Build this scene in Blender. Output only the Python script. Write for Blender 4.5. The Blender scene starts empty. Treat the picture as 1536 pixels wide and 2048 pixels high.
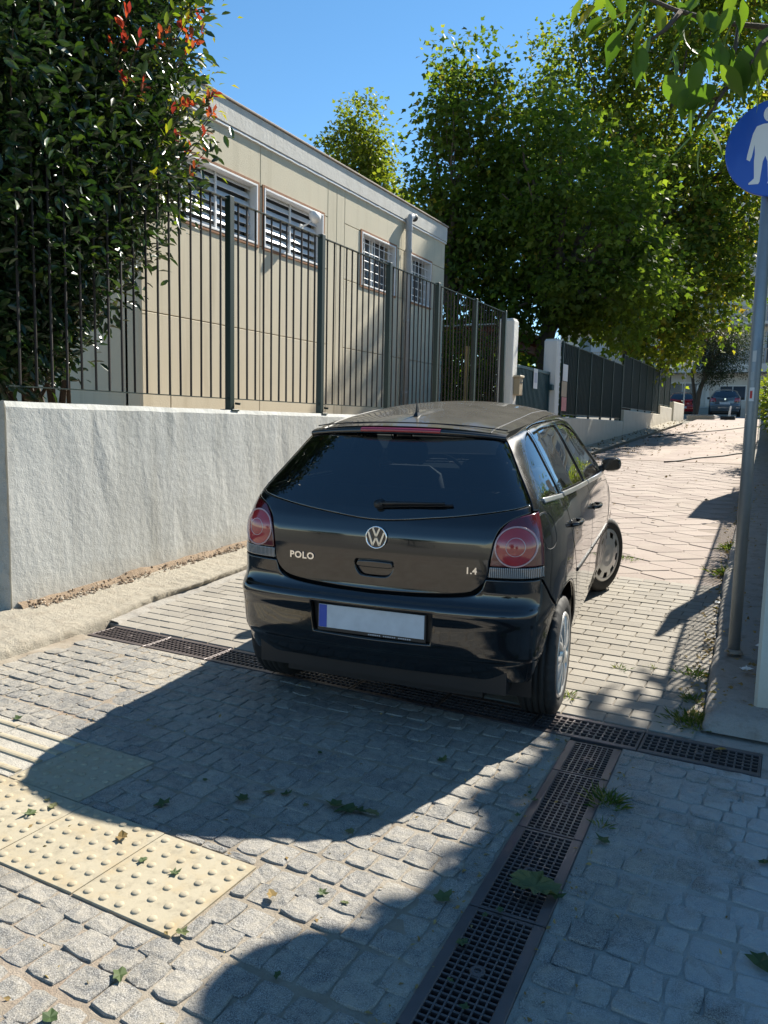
import bpy, math, random
import numpy as np
from mathutils import Matrix, Vector
from mathutils.geometry import delaunay_2d_cdt

random.seed(7)
RNG = np.random.default_rng(11)
SC = bpy.context.scene
COL = SC.collection

# ------------------------------------------------------------------ camera
# World frame: Y runs up the lane, X to its right, Z up; the camera stands over the origin.
CAM_H = 1.42
def camera():
    pitch, roll, yaw = math.radians(6.6), math.radians(1.28), math.radians(28.0)
    f = Vector((0, math.cos(pitch), -math.sin(pitch)))
    r0 = Vector((1, 0, 0)); u0 = Vector((0, math.sin(pitch), math.cos(pitch)))
    r = r0 * math.cos(roll) + u0 * math.sin(roll)
    u = -r0 * math.sin(roll) + u0 * math.cos(roll)
    rz = Matrix.Rotation(yaw, 3, 'Z')
    r, u, f = rz @ r, rz @ u, rz @ f
    m = Matrix(((r.x, u.x, -f.x, 0), (r.y, u.y, -f.y, 0), (r.z, u.z, -f.z, CAM_H), (0, 0, 0, 1)))
    cd = bpy.data.cameras.new('camera')
    cd.sensor_fit = 'VERTICAL'; cd.sensor_height = 24.0; cd.lens = 1538.0 / 2048.0 * 24.0
    cd.clip_start = 0.05; cd.clip_end = 3000
    o = bpy.data.objects.new('camera', cd); COL.objects.link(o); o.matrix_world = m
    SC.camera = o
    return r, u, f
CR, CU, CF = camera()
def project(p):
    v = Vector(p) - Vector((0, 0, CAM_H)); d = v.dot(CF)
    if d < .05: return None
    return 768 + 1538 * v.dot(CR) / d, 1024 - 1538 * v.dot(CU) / d, d

# ------------------------------------------------------------------ light
SUN_EL, SUN_AZ = math.radians(41.5), math.radians(13.3)     # azimuth from +Y towards +X
w = bpy.data.worlds.new('World'); SC.world = w; w.use_nodes = True
nt = w.node_tree; nt.nodes.clear()
sky = nt.nodes.new('ShaderNodeTexSky'); sky.sky_type = 'NISHITA'; sky.sun_disc = False
sky.sun_elevation = SUN_EL; sky.sun_rotation = SUN_AZ
sky.air_density = 1.0; sky.dust_density = 0.0; sky.ozone_density = 2.6; sky.altitude = 900
bg = nt.nodes.new('ShaderNodeBackground'); bg.inputs['Strength'].default_value = 0.073
wo = nt.nodes.new('ShaderNodeOutputWorld')
hs_ = nt.nodes.new('ShaderNodeHueSaturation'); hs_.inputs['Saturation'].default_value = 1.16; hs_.inputs['Hue'].default_value = .492; hs_.inputs['Value'].default_value = 1.06
nt.links.new(sky.outputs['Color'], hs_.inputs['Color']); nt.links.new(hs_.outputs[0], bg.inputs['Color']); nt.links.new(bg.outputs[0], wo.inputs['Surface'])
sd = bpy.data.lights.new('sun', 'SUN'); sd.energy = 5.0; sd.angle = math.radians(0.53); sd.color = (1.0, 0.94, 0.83)
so = bpy.data.objects.new('sun', sd); COL.objects.link(so)
TO_SUN = Vector((math.cos(SUN_EL) * math.sin(SUN_AZ), math.cos(SUN_EL) * math.cos(SUN_AZ), math.sin(SUN_EL)))
so.rotation_euler = TO_SUN.to_track_quat('Z', 'Y').to_euler()
so.location = TO_SUN * 60

vs = SC.view_settings
vs.view_transform = 'Standard'; vs.look = 'None'; vs.exposure = 1.25; vs.gamma = 1.0
vs.use_curve_mapping = False
SC.cycles.use_denoising = True
SC.cycles.max_bounces = 8; SC.cycles.transparent_max_bounces = 24
SC.cycles.diffuse_bounces = 3; SC.cycles.glossy_bounces = 4; SC.cycles.transmission_bounces = 6
SC.cycles.caustics_reflective = True
SC.cycles.blur_glossy = 0.6
SC.cycles.sample_clamp_indirect = 6

# ------------------------------------------------------------------ helpers
def link(o, parent=None):
    COL.objects.link(o)
    if parent is not None: o.parent = parent
    return o
def tag(o, label=None, cat=None, group=None, kind=None):
    if label: o['label'] = label
    if cat: o['category'] = cat
    if group: o['group'] = group
    if kind: o['kind'] = kind
    return o
def thing(name, label, cat, loc=(0, 0, 0), group=None, rot=(0, 0, 0)):
    o = bpy.data.objects.new(name, None); link(o)
    o.empty_display_size = .2
    o.location = loc; o.rotation_euler = rot
    return tag(o, label, cat, group)
def mkmesh(name, verts, faces, mat=None, smooth=False):
    me = bpy.data.meshes.new(name)
    me.from_pydata([tuple(map(float, v)) for v in verts], [], [tuple(map(int, f)) for f in faces])
    if mat is not None: me.materials.append(mat)
    if smooth and len(me.polygons): me.polygons.foreach_set('use_smooth', [True] * len(me.polygons))
    me.update()
    return me
def add(name, me, parent=None, loc=(0, 0, 0), rot=(0, 0, 0), scale=(1, 1, 1)):
    o = bpy.data.objects.new(name, me); link(o, parent)
    o.location = loc; o.rotation_euler = rot; o.scale = scale
    return o
class MB:
    """collects shapes into one mesh"""
    def __init__(s): s.v = []; s.f = []
    def poly(s, vs, fs):
        n = len(s.v); s.v += [tuple(v) for v in vs]; s.f += [tuple(i + n for i in f) for f in fs]; return s
    def box(s, x0, x1, y0, y1, z0, z1):
        return s.poly([(x0,y0,z0),(x1,y0,z0),(x1,y1,z0),(x0,y1,z0),(x0,y0,z1),(x1,y0,z1),(x1,y1,z1),(x0,y1,z1)],
                      [(0,3,2,1),(4,5,6,7),(0,1,5,4),(1,2,6,5),(2,3,7,6),(3,0,4,7)])
    def cbox(s, x0, x1, y0, y1, z0, z1, c=.01):
        """box with chamfered edges all round"""
        X, Y, Z = (x0, x1), (y0, y1), (z0, z1); idx = {}; vs = []
        for i in (0, 1):
            for j in (0, 1):
                for k in (0, 1):
                    sx, sy, sz = (1, -1)[i], (1, -1)[j], (1, -1)[k]
                    for a in range(3):
                        d = [c * sx, c * sy, c * sz]; d[a] = 0
                        idx[(i, j, k, a)] = len(vs); vs.append((X[i] + d[0], Y[j] + d[1], Z[k] + d[2]))
        fs = []
        g = lambda i, j, k, a: idx[(i, j, k, a)]
        for i in (0, 1): fs.append([g(i,0,0,0), g(i,1,0,0), g(i,1,1,0), g(i,0,1,0)][::(1 if i else -1)])
        for j in (0, 1): fs.append([g(0,j,0,1), g(1,j,0,1), g(1,j,1,1), g(0,j,1,1)][::(-1 if j else 1)])
        for k in (0, 1): fs.append([g(0,0,k,2), g(1,0,k,2), g(1,1,k,2), g(0,1,k,2)][::(1 if k else -1)])
        for i in (0, 1):
            for j in (0, 1): fs.append([g(i,j,0,0), g(i,j,0,1), g(i,j,1,1), g(i,j,1,0)][::(-1 if i == j else 1)])
        for i in (0, 1):
            for k in (0, 1): fs.append([g(i,0,k,0), g(i,0,k,2), g(i,1,k,2), g(i,1,k,0)][::(1 if i == k else -1)])
        for j in (0, 1):
            for k in (0, 1): fs.append([g(0,j,k,1), g(0,j,k,2), g(1,j,k,2), g(1,j,k,1)][::(-1 if j == k else 1)])
        for i in (0, 1):
            for j in (0, 1):
                for k in (0, 1): fs.append([g(i,j,k,0), g(i,j,k,1), g(i,j,k,2)][::(1 if (i + j + k) % 2 else -1)])
        return s.poly(vs, fs)
    def tube(s, pts, r, n=8, cap=True):
        pts = [Vector(p) for p in pts]; rs = r if hasattr(r, '__len__') else [r] * len(pts)
        base = len(s.v); prev = None
        for i, p in enumerate(pts):
            d = (pts[min(i + 1, len(pts) - 1)] - pts[max(i - 1, 0)]).normalized()
            if prev is None:
                a = Vector((0, 0, 1)) if abs(d.z) < .9 else Vector((1, 0, 0))
                e1 = d.cross(a).normalized()
            else: e1 = (prev - d * prev.dot(d)).normalized()
            prev = e1; e2 = d.cross(e1)
            for k in range(n):
                t = 2 * math.pi * k / n
                s.v.append(tuple(p + (e1 * math.cos(t) + e2 * math.sin(t)) * rs[i]))
        for i in range(len(pts) - 1):
            for k in range(n):
                a, b = base + i * n + k, base + i * n + (k + 1) % n
                s.f.append((a, b, b + n, a + n))
        if cap:
            s.f.append(tuple(base + k for k in range(n))[::-1])
            s.f.append(tuple(base + (len(pts) - 1) * n + k for k in range(n)))
        return s
    def lathe(s, prof, n=32, axis='Z', c=(0, 0, 0), closed=False):
        base = len(s.v); m = len(prof)
        for k in range(n):
            t = 2 * math.pi * k / n; ct, st = math.cos(t), math.sin(t)
            for (r, h) in prof:
                p = {'Z': (r * ct, r * st, h), 'X': (h, r * ct, r * st), 'Y': (r * st, h, r * ct)}[axis]
                s.v.append((p[0] + c[0], p[1] + c[1], p[2] + c[2]))
        for k in range(n):
            k2 = (k + 1) % n
            for i in range(m - 1 + (1 if closed else 0)):
                i2 = (i + 1) % m
                s.f.append((base + k * m + i, base + k2 * m + i, base + k2 * m + i2, base + k * m + i2))
        return s
    def prism(s, poly, d0, d1, plane='XY'):
        """2D polygon extruded along the third axis"""
        n = len(poly); vs = []
        for d in (d0, d1):
            for (a, b) in poly:
                vs.append({'XY': (a, b, d), 'XZ': (a, d, b), 'YZ': (d, a, b)}[plane])
        fs = [tuple(range(n))[::-1], tuple(range(n, 2 * n))]
        for i in range(n):
            j = (i + 1) % n; fs.append((i, j, n + j, n + i))
        return s.poly(vs, fs)
    def mesh(s, name, mat, smooth=False): return mkmesh(name, s.v, s.f, mat, smooth)
    def build(s, name, mat, parent=None, smooth=False, loc=(0, 0, 0), rot=(0, 0, 0)):
        return add(name, s.mesh(name, mat, smooth), parent, loc, rot)
def fixn(me):
    import bmesh
    bm = bmesh.new(); bm.from_mesh(me); bmesh.ops.recalc_face_normals(bm, faces=bm.faces); bm.to_mesh(me); bm.free(); me.update()
    return me

# ------------------------------------------------------------------ materials
def lin(c): return tuple(((x / 12.92) if x <= .04045 else ((x + .055) / 1.055) ** 2.4) for x in c)
class NT:
    def __init__(s, name):
        s.m = bpy.data.materials.new(name); s.m.use_nodes = True; s.t = s.m.node_tree; s.t.nodes.clear()
        s.out = s.n('ShaderNodeOutputMaterial'); s._pos = None
    def n(s, typ, **kw):
        n = s.t.nodes.new(typ)
        for k, v in kw.items(): setattr(n, k, v)
        return n
    def l(s, a, b): s.t.links.new(a, b)
    def val(s, sock, v):
        if hasattr(v, 'is_linked') or isinstance(v, bpy.types.NodeSocket): s.l(v, sock)
        else: sock.default_value = v
    @property
    def pos(s):
        if s._pos is None: s._pos = s.n('ShaderNodeNewGeometry').outputs['Position']
        return s._pos
    def objco(s): return s.n('ShaderNodeTexCoord').outputs['Object']
    def noise(s, scale, detail=4, rough=.6, vec=None, stretch=None, dist=0):
        v = vec if vec is not None else s.pos
        if stretch:
            mp = s.n('ShaderNodeMapping'); mp.inputs['Scale'].default_value = stretch; s.l(v, mp.inputs['Vector']); v = mp.outputs[0]
        n = s.n('ShaderNodeTexNoise'); n.inputs['Scale'].default_value = scale; n.inputs['Detail'].default_value = detail
        n.inputs['Roughness'].default_value = rough; n.inputs['Distortion'].default_value = dist
        s.l(v, n.inputs['Vector']); return n.outputs['Fac']
    def ramp(s, fac, stops):
        r = s.n('ShaderNodeValToRGB'); s.l(fac, r.inputs[0]); e = r.color_ramp.elements
        while len(e) < len(stops): e.new(.5)
        for i, (p, c) in enumerate(stops):
            e[i].position = p; e[i].color = (*c, 1) if hasattr(c, '__len__') else (c, c, c, 1)
        return r.outputs[0]
    def mix(s, fac, a, b, mode='MIX'):
        m = s.n('ShaderNodeMix'); m.data_type = 'RGBA'; m.blend_type = mode; m.clamp_factor = True
        s.val(m.inputs[0], fac)
        for sock, v in ((m.inputs[6], a), (m.inputs[7], b)):
            if isinstance(v, bpy.types.NodeSocket): s.l(v, sock)
            else: sock.default_value = (*v, 1) if len(v) == 3 else v
        return m.outputs[2]
    def math(s, op, a, b=0., clamp=False):
        m = s.n('ShaderNodeMath'); m.operation = op; m.use_clamp = clamp; s.val(m.inputs[0], a); s.val(m.inputs[1], b); return m.outputs[0]
    def rnd(s):
        oi = s.n('ShaderNodeObjectInfo').outputs['Random']
        at = s.n('ShaderNodeAttribute'); at.attribute_name = 'rnd'
        return s.math('FRACT', s.math('ADD', oi, at.outputs['Fac']))
    def bump(s, h, strength=.3, dist=.01, normal=None):
        b = s.n('ShaderNodeBump'); b.inputs['Strength'].default_value = strength; b.inputs['Distance'].default_value = dist
        s.l(h, b.inputs['Height'])
        if normal is not None: s.l(normal, b.inputs['Normal'])
        return b.outputs[0]
    def bsdf(s, base=(.5, .5, .5), rough=.7, metal=0., spec=.5, coat=0., coat_rough=.05, normal=None, trans=0., ior=1.5, sheen=0.):
        p = s.n('ShaderNodeBsdfPrincipled')
        if isinstance(base, bpy.types.NodeSocket): s.l(base, p.inputs['Base Color'])
        else: p.inputs['Base Color'].default_value = (*base, 1)
        s.val(p.inputs['Roughness'], rough); s.val(p.inputs['Metallic'], metal)
        p.inputs['Specular IOR Level'].default_value = spec
        s.val(p.inputs['Coat Weight'], coat); p.inputs['Coat Roughness'].default_value = coat_rough
        p.inputs['Transmission Weight'].default_value = trans; p.inputs['IOR'].default_value = ior
        if normal is not None: s.l(normal, p.inputs['Normal'])
        s.p = p; return p.outputs[0]
    def done(s, shader):
        s.l(shader, s.out.inputs['Surface']); return s.m
def simple(name, c, rough=.6, metal=0., spec=.5, coat=0., var=.12, nscale=8., bump=0., bscale=80., bdist=.004):
    t = NT(name); n = t.noise(nscale, 5)
    lo = tuple(max(0, x * (1 - var)) for x in c); hi = tuple(min(1, x * (1 + var)) for x in c)
    col = t.mix(n, lo, hi)
    nm = t.bump(t.noise(bscale, 6), bump, bdist) if bump else None
    return t.done(t.bsdf(col, rough, metal, spec, coat, normal=nm))

def road_z(y):
    """height of the lane's surface: level apron, then a steady climb that eases off at the far end"""
    if y < 3.70: return 0.
    if y < 40: return .055 * (y - 3.70)
    if y < 50: return 1.9965 + .024 * (y - 40)
    return 2.2365
# ------------------------------------------------------------------ ground materials
def m_granite():
    t = NT('granite_cobble'); r = t.rnd()
    sp = t.noise(300, 3, .7); cl = t.noise(26, 5, .6)
    base = t.ramp(r, [(0, (.082, .080, .077)), (.45, (.138, .132, .123)), (.8, (.195, .183, .164)), (1, (.245, .225, .194))])
    c = t.mix(t.ramp(sp, [(.38, 0.), (.50, .4), (.62, 1.)]), (.018, .018, .019), (.52, .50, .46))
    c = t.mix(.56, base, c)
    dust = t.ramp(t.math('ADD', t.math('MULTIPLY', cl, .6), t.math('MULTIPLY', t.noise(2.2, 4), .5)), [(.47, 0.), (.68, .7)])
    c = t.mix(dust, c, (.36, .325, .265))
    c = t.mix(t.math('MULTIPLY', t.ramp(t.noise(1.1, 5, .6), [(.55, 0.), (.72, .5)]), t.ramp(t.noise(13, 5), [(.45, 0.), (.6, 1.)])), c, (.075, .070, .062))
    # dried cement slurry smeared over the stones near the right-hand side
    sx = t.n('ShaderNodeSeparateXYZ'); t.l(t.pos, sx.inputs[0])
    side = t.ramp(t.math('ADD', sx.outputs['X'], .9), [(.30, 0.), (1.0, 1.)])
    sm = t.math('MULTIPLY', t.ramp(t.math('ADD', t.noise(3.1, 8, .72, dist=.6), t.math('MULTIPLY', side, .16)), [(.50, 0.), (.62, 1.)]), side)
    c = t.mix(t.math('MULTIPLY', sm, .8), c, (.40, .41, .41))
    h = t.math('ADD', t.math('MULTIPLY', t.noise(55, 6, .62), 1.), t.math('MULTIPLY', t.noise(260, 3, .6), .35))
    return t.done(t.bsdf(c, .78, spec=.35, normal=t.bump(h, .85, .007)))
def m_bed():
    t = NT('joint_sand')
    c = t.ramp(t.noise(5, 6, .65), [(.28, (.22, .18, .135)), (.5, (.32, .275, .215)), (.72, (.40, .36, .30))])
    c = t.mix(t.ramp(t.noise(1.4, 4), [(.55, 0.), (.7, .5)]), c, (.29, .20, .145))
    sx = t.n('ShaderNodeSeparateXYZ'); t.l(t.pos, sx.inputs[0])
    c = t.mix(t.ramp(t.math('ADD', sx.outputs['X'], 1.0), [(.1, 0.), (.7, .8)]), c, (.40, .395, .375))
    c = t.mix(t.ramp(t.noise(320, 3, .7), [(.40, 0.), (.75, .55)]), c, (.17, .155, .13))
    h = t.math('ADD', t.noise(40, 6, .65), t.math('MULTIPLY', t.noise(230, 4, .7), .6))
    return t.done(t.bsdf(c, .95, spec=.15, normal=t.bump(h, .9, .008)))
def m_paver(name, a, b, dustc, dusta=.5):
    t = NT(name); r = t.rnd()
    c = t.mix(r, a, b)
    c = t.mix(t.ramp(t.noise(3.2, 5, .6), [(.42, 0.), (.7, dusta)]), c, dustc)
    c = t.mix(t.ramp(t.noise(300, 4, .7), [(.45, 0.), (.8, .45)]), c, tuple(x * .42 for x in a))
    c = t.mix(t.ramp(t.noise(11, 6, .7), [(.58, 0.), (.72, .35)]), c, tuple(x * .55 for x in a))
    h = t.math('ADD', t.noise(70, 6, .6), t.math('MULTIPLY', t.noise(340, 3), .5))
    return t.done(t.bsdf(c, .88, spec=.25, normal=t.bump(h, .45, .004)))
def m_concrete(name, a, b, bump=.7, dirt=(.22, .19, .15), dirta=.5, deep=1.):
    t = NT(name)
    c = t.mix(t.noise(3.5, 6, .6), a, b)
    c = t.mix(t.ramp(t.noise(9, 8, .72), [(.5, 0.), (.72, dirta)]), c, dirt)
    c = t.mix(t.ramp(t.noise(160, 4, .75), [(.5, 0.), (.8, .5)]), c, tuple(x * .5 for x in a))
    h = t.math('ADD', t.noise(18, 7, .65), t.math('MULTIPLY', t.noise(120, 5, .65), .5))
    return t.done(t.bsdf(c, .92, spec=.2, normal=t.bump(h, bump, .012 * deep)))
M_GRAN = m_granite(); M_BED = m_bed()
M_BRICK = m_paver('grey_paver', (.235, .215, .185), (.315, .29, .25), (.34, .305, .25))
M_RED = m_paver('pinkish_paver', (.265, .215, .188), (.345, .285, .25), (.36, .315, .265))
M_KERB = m_concrete('rough_concrete', (.40, .36, .29), (.32, .29, .235), 1., (.20, .165, .12), .55, 1.8)
M_WALK = m_concrete('worn_concrete', (.27, .255, .23), (.36, .335, .295), .9, (.13, .10, .075), .75)
M_IRON = simple('coated_cast_iron', (.090, .072, .070), .45, metal=.3, var=.35, nscale=14, bump=.15, bscale=220, bdist=.002)
M_PIT = simple('drain_pit', (.018, .017, .016), .95, spec=.1)
def m_tactile():
    t = NT('yellow_tactile')
    c = t.mix(t.noise(6, 5), (.315, .275, .195), (.385, .34, .25))
    c = t.mix(t.ramp(t.noise(4.5, 7, .7, dist=.4), [(.50, 0.), (.68, .6)]), c, (.34, .25, .13))
    c = t.mix(t.ramp(t.noise(22, 6, .72), [(.50, 0.), (.70, .6)]), c, (.19, .165, .12))
    return t.done(t.bsdf(c, .75, spec=.3, normal=t.bump(t.noise(120, 5), .25, .003)))
M_TACT = m_tactile()
def m_ground():
    t = NT('dusty_asphalt')
    c = t.mix(t.noise(.35, 6, .6), (.155, .145, .125), (.225, .21, .182))
    c = t.mix(t.ramp(t.noise(.09, 4), [(.5, 0.), (.65, .6)]), c, (.13, .125, .08))
    return t.done(t.bsdf(c, .95, spec=.15, normal=t.bump(t.noise(30, 6), .5, .01)))
M_GROUND = m_ground()

# ------------------------------------------------------------------ ground sheet to the horizon
ys = [-700, -60, -12, 3.70, 40, 50, 90, 800]; xs = [-700, -60, -12, -4, 4, 20, 80, 700]
gv = [(x, y, road_z(y) - .07) for y in ys for x in xs]; nx = len(xs)
gf = [(j * nx + i, j * nx + i + 1, (j + 1) * nx + i + 1, (j + 1) * nx + i) for j in range(len(ys) - 1) for i in range(nx - 1)]
tag(add('ground', mkmesh('ground', gv, gf, M_GROUND)), kind='structure')

def kerb_x(y):  # outer edge of the right-hand kerb
    return float(np.interp(y, [3.8, 4.5, 5.4, 7, 11, 15, 25, 40, 60], [-.30, -.335, -.37, -.46, -.58, -.70, -1.02, -1.6, -2.2]))

# ------------------------------------------------------------------ cobbled apron
TL = .388
TILE_RECTS = [(-1.81, -1.422, 1.472, 1.860), (-2.202, -1.814, 1.472, 1.860), (-2.594, -2.206, 1.472, 1.860), (-2.986, -2.598, 1.472, 1.860),
              (-2.640, -2.252, 1.866, 2.254)]
RIB_RECTS = [(-3.034, -2.646, 1.866, 2.254), (-3.428, -3.040, 1.866, 2.254), (-3.822, -3.434, 1.866, 2.254)]
TILE_RECTS = TILE_RECTS + RIB_RECTS
def ldrain_x(y): return -.700 + .040 * (3.40 - y)          # centre line of the long drain, slightly skewed
def keep_out(x, y, m=0.):
    if y > 3.415 - m: return True
    if abs(x - ldrain_x(y)) < .120 + m: return True
    return any(x0 - m < x < x1 + m and y0 - m < y < y1 + m for (x0, x1, y0, y1) in TILE_RECTS)

apron = MB()
ay = np.linspace(-3.0, 3.425, 40)
for side in (0, 1):
    n0 = len(apron.v); fr = np.linspace(0, 1, 26)
    for yy in ay:
        x0, x1 = (-6.2, ldrain_x(yy) - .117) if side == 0 else (ldrain_x(yy) + .117, 2.4)
        for q in fr:
            xx = x0 + (x1 - x0) * q; apron.v.append((xx, yy, -.0038 + .0012 * math.sin(xx * 5.1 + yy * 3.7)))
    n = len(fr)
    for j in range(len(ay) - 1):
        for i in range(n - 1):
            k = n0 + j * n + i; apron.f.append((k, k + 1, k + 1 + n, k + n))
PAVE = apron.build('cobbled_pavement', M_BED, smooth=True); tag(PAVE, kind='structure')

def cobble_shape(seed, w=1., l=1., tilt=1.):
    """rough-split sett: nearly square outline with chipped corners, flat slightly tilted top"""
    r = random.Random(seed); N = 12; pts = []
    p = r.uniform(5.5, 11.); sk = r.uniform(-.05, .05); tp = r.uniform(-.06, .06)
    for k in range(N):
        t = 2 * math.pi * (k + .5) / N
        c, s = math.cos(t), math.sin(t); q = (abs(c) ** p + abs(s) ** p) ** (-1 / p)
        q *= r.uniform(.93, 1.03); x, y = c * q * .5, s * q * .5
        pts.append((x + sk * y + tp * x * y * 2, y - sk * x))
    tx, ty = r.uniform(-.045, .045) * tilt, r.uniform(-.055, .045) * tilt
    z = lambda x, y, d: d + tx * x * w + ty * y * l
    i1, i2 = (.955, .60)
    v = [(x * w, y * l, -.05) for x, y in pts] + [(x * w, y * l, z(x, y, -.0028 + r.uniform(-.0018, .0006))) for x, y in pts]
    v += [(x * w * i1, y * l * i1, z(x, y, .0 + r.uniform(-.0012, .0018))) for x, y in pts]
    v += [(x * w * i2 + r.uniform(-.03, .03) * w, y * l * i2, z(x, y, .0012 + r.uniform(-.0022, .0026))) for x, y in pts[::2]]
    f = []
    for k in range(N):
        j = (k + 1) % N
        f += [(k, j, N + j, N + k), (N + k, N + j, 2 * N + j, 2 * N + k)]
    h = N // 2
    for k in range(h):
        a, b, c2 = 2 * N + 2 * k, 2 * N + (2 * k + 1) % N, 2 * N + (2 * k + 2) % N
        i0, i1_ = 3 * N + k, 3 * N + (k + 1) % h
        f += [(a, b, i0), (b, c2, i1_), (b, i1_, i0)]
    f.append(tuple(3 * N + k for k in range(h)))
    return v, f
def attr_rnd(me, vals):
    a = me.attributes.new('rnd', 'FLOAT', 'POINT'); a.data.foreach_set('value', np.asarray(vals, dtype=np.float32)); return me

stones = []; y = .15; rr = random.Random(3)
def clip_stone(x0, x1, y0, y1):
    """trim a stone against the drains and tiles; None when too little is left"""
    g = .006
    obs = [(a - g, b + g, c - g, d + g) for a, b, c, d in TILE_RECTS] + [(-9, 9, 3.418, 9)]
    xm = ldrain_x((y0 + y1) / 2); obs.append((xm - .122, xm + .122, -9, 9))
    for (a, b, c, d) in obs:
        if x1 <= a or x0 >= b or y1 <= c or y0 >= d: continue
        opt = [(x1 - a, 0), (b - x0, 1), (y1 - c, 2), (d - y0, 3)]; w_, k = min(opt)
        if k == 0: x1 = a
        elif k == 1: x0 = b
        elif k == 2: y1 = c
        else: y0 = d
        if x1 - x0 < .032 or y1 - y0 < .032: return None
    return x0, x1, y0, y1
while y < 3.42:
    l = rr.uniform(.094, .114); x = -4.35 + rr.uniform(0, .1)
    ph = rr.uniform(0, 6)
    while x < 1.35:
        wdt = rr.uniform(.084, .128); yo = .008 * math.sin(x * 2.2 + ph)
        q = clip_stone(x, x + wdt, y + yo, y + l + yo)
        if q and not (q[0] < -3.95 and q[3] > 2.68):
            cx_, cy_ = (q[0] + q[1]) / 2, (q[2] + q[3]) / 2; w2, l2 = q[1] - q[0], q[3] - q[2]
            pr = project((cx_, cy_, 0)); area = 0
            if pr and -120 < pr[0] < 1656 and 1100 < pr[1] < 2170: area = w2 * l2 / pr[2] ** 3
            stones.append((area, cx_, cy_, w2 - rr.uniform(-.001, .007), l2 - rr.uniform(-.001, .007), rr.uniform(-.07, .07) * min(1, min(w2, l2) / .08), rr.uniform(-.002, .0022)))
        x += wdt
    y += l
stones.sort(reverse=True)
COB = [mkmesh('cobble', *cobble_shape(100 + k, tilt=.10), M_GRAN, False) for k in range(16)]
for i, (ar, x, y, w_, l_, rz, dz) in enumerate(stones[:300]):
    add('cobble', COB[i % 16], PAVE, (x, y, dz), (0, 0, rz + (math.pi if i % 2 else 0)), (w_, l_, 1.))
cm = MB(); rv = []
for i, (ar, x, y, w_, l_, rz, dz) in enumerate(stones[300:]):
    v, f = cobble_shape(5000 + i, w_, l_, 1.); c, s = math.cos(rz), math.sin(rz)
    cm.poly([(x + a * c - b * s, y + a * s + b * c, z + dz) for a, b, z in v], f); rv += [random.random()] * len(v)
o = cm.build('remaining_cobbles', M_GRAN, PAVE, False); attr_rnd(o.data, rv); tag(o, kind='stuff')

# ------------------------------------------------------------------ yellow tactile tiles
dome = MB().lathe([(.0150, -.001), (.0138, .0022), (.0102, .0044), (.0055, .0055), (.0, .0058)], 10).mesh('dome', M_TACT, True)
slab = MB().cbox(-TL / 2, TL / 2, -TL / 2, TL / 2, -.045, .003, .002).mesh('tactile_tile', M_TACT)
tp = thing('tactile_paving', 'L-shaped path of yellow tactile paving tiles laid in the cobbles', 'tactile paving', (-2.2, 1.7, 0))
rr = random.Random(5)
for n, (x0, x1, y0, y1) in enumerate(TILE_RECTS[:5]):
    t_ = add('tactile_tile', slab, tp, ((x0 + x1) / 2 + 2.2, (y0 + y1) / 2 - 1.7, rr.uniform(-.001, .002)), (rr.uniform(-.006, .006), rr.uniform(-.006, .006), rr.uniform(-.006, .006)))
    for i in range(6):
        for j in range(6): add('dome', dome, t_, ((i - 2.5) * TL / 6, (j - 2.5) * TL / 6, .003))
rib = MB().prism([(-.018, -.002), (-.014, .005), (-.006, .0075), (.006, .0075), (.014, .005), (.018, -.002)], -TL / 2 + .002, TL / 2 - .002, 'YZ').mesh('rib', M_TACT, False)
M_TBASE = m_concrete('gritty_tile_base', (.34, .32, .28), (.42, .39, .33), .8)
slab2 = MB().cbox(-TL / 2, TL / 2, -TL / 2, TL / 2, -.045, .002, .003).mesh('guide_tile', M_TBASE)
for (x0, x1, y0, y1) in RIB_RECTS:
    t_ = add('guide_tile', slab2, tp, ((x0 + x1) / 2 + 2.2, (y0 + y1) / 2 - 1.7, 0))
    for j in range(4): add('rib', rib, t_, (0, (j - 1.5) * TL / 4, .0025))

# ------------------------------------------------------------------ drain channels with grates
pit = MB()
pit.box(-4.0, -.03, 3.427, 3.69, -.069, -.062)
tag(pit.build('drain_channel_bed', M_PIT), kind='structure')
tag(MB().box(-.86, -.40, .2, 3.40, -.069, -.062).build('long_drain_channel_bed', M_PIT), kind='structure')
def grate_parts(L, W, fl, rows, pitch, bw_long, bw_cross):
    """frame flanges along both long sides; long bars run along L, cross bars across"""
    g = {}
    g['flange'] = MB().cbox(-L / 2, L / 2, -fl / 2, fl / 2, -.10, .0, .0025).mesh('flange', M_IRON)
    g['end'] = MB().cbox(-.006, .006, -W / 2 + fl, W / 2 - fl, -.03, -.0015, .001).mesh('end_bar', M_IRON)
    g['long'] = MB().box(-L / 2 + .006, L / 2 - .006, -bw_long / 2, bw_long / 2, -.03, -.0015).mesh('long_bar', M_IRON)
    g['cross'] = MB().box(-bw_cross / 2, bw_cross / 2, -W / 2 + fl, W / 2 - fl, -.028, -.0035).mesh('cross_bar', M_IRON)
    g['d'] = (L, W, fl, rows, pitch); return g
def place_grate(g, loc, rz, label, group, logo=False):
    L, W, fl, rows, pitch = g['d']
    t_ = thing('drain_grate', label, 'drain grate', loc, group, (0, 0, rz))
    for s in (-1, 1):
        add('flange', g['flange'], t_, (0, s * (W - fl) / 2, 0))
        add('end_bar', g['end'], t_, (s * (L / 2 - .007), 0, 0))
    iw = W - 2 * fl
    for k in range(1, rows): add('long_bar', g['long'], t_, (0, -iw / 2 + iw * k / rows, 0))
    n = int((L - .02) / pitch)
    for k in range(1, n): add('cross_bar', g['cross'], t_, (-L / 2 + .007 + (L - .014) * k / n, 0, 0))
    add('bolt', BOLT, t_, (0, 0, -.002))
    return t_
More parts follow.
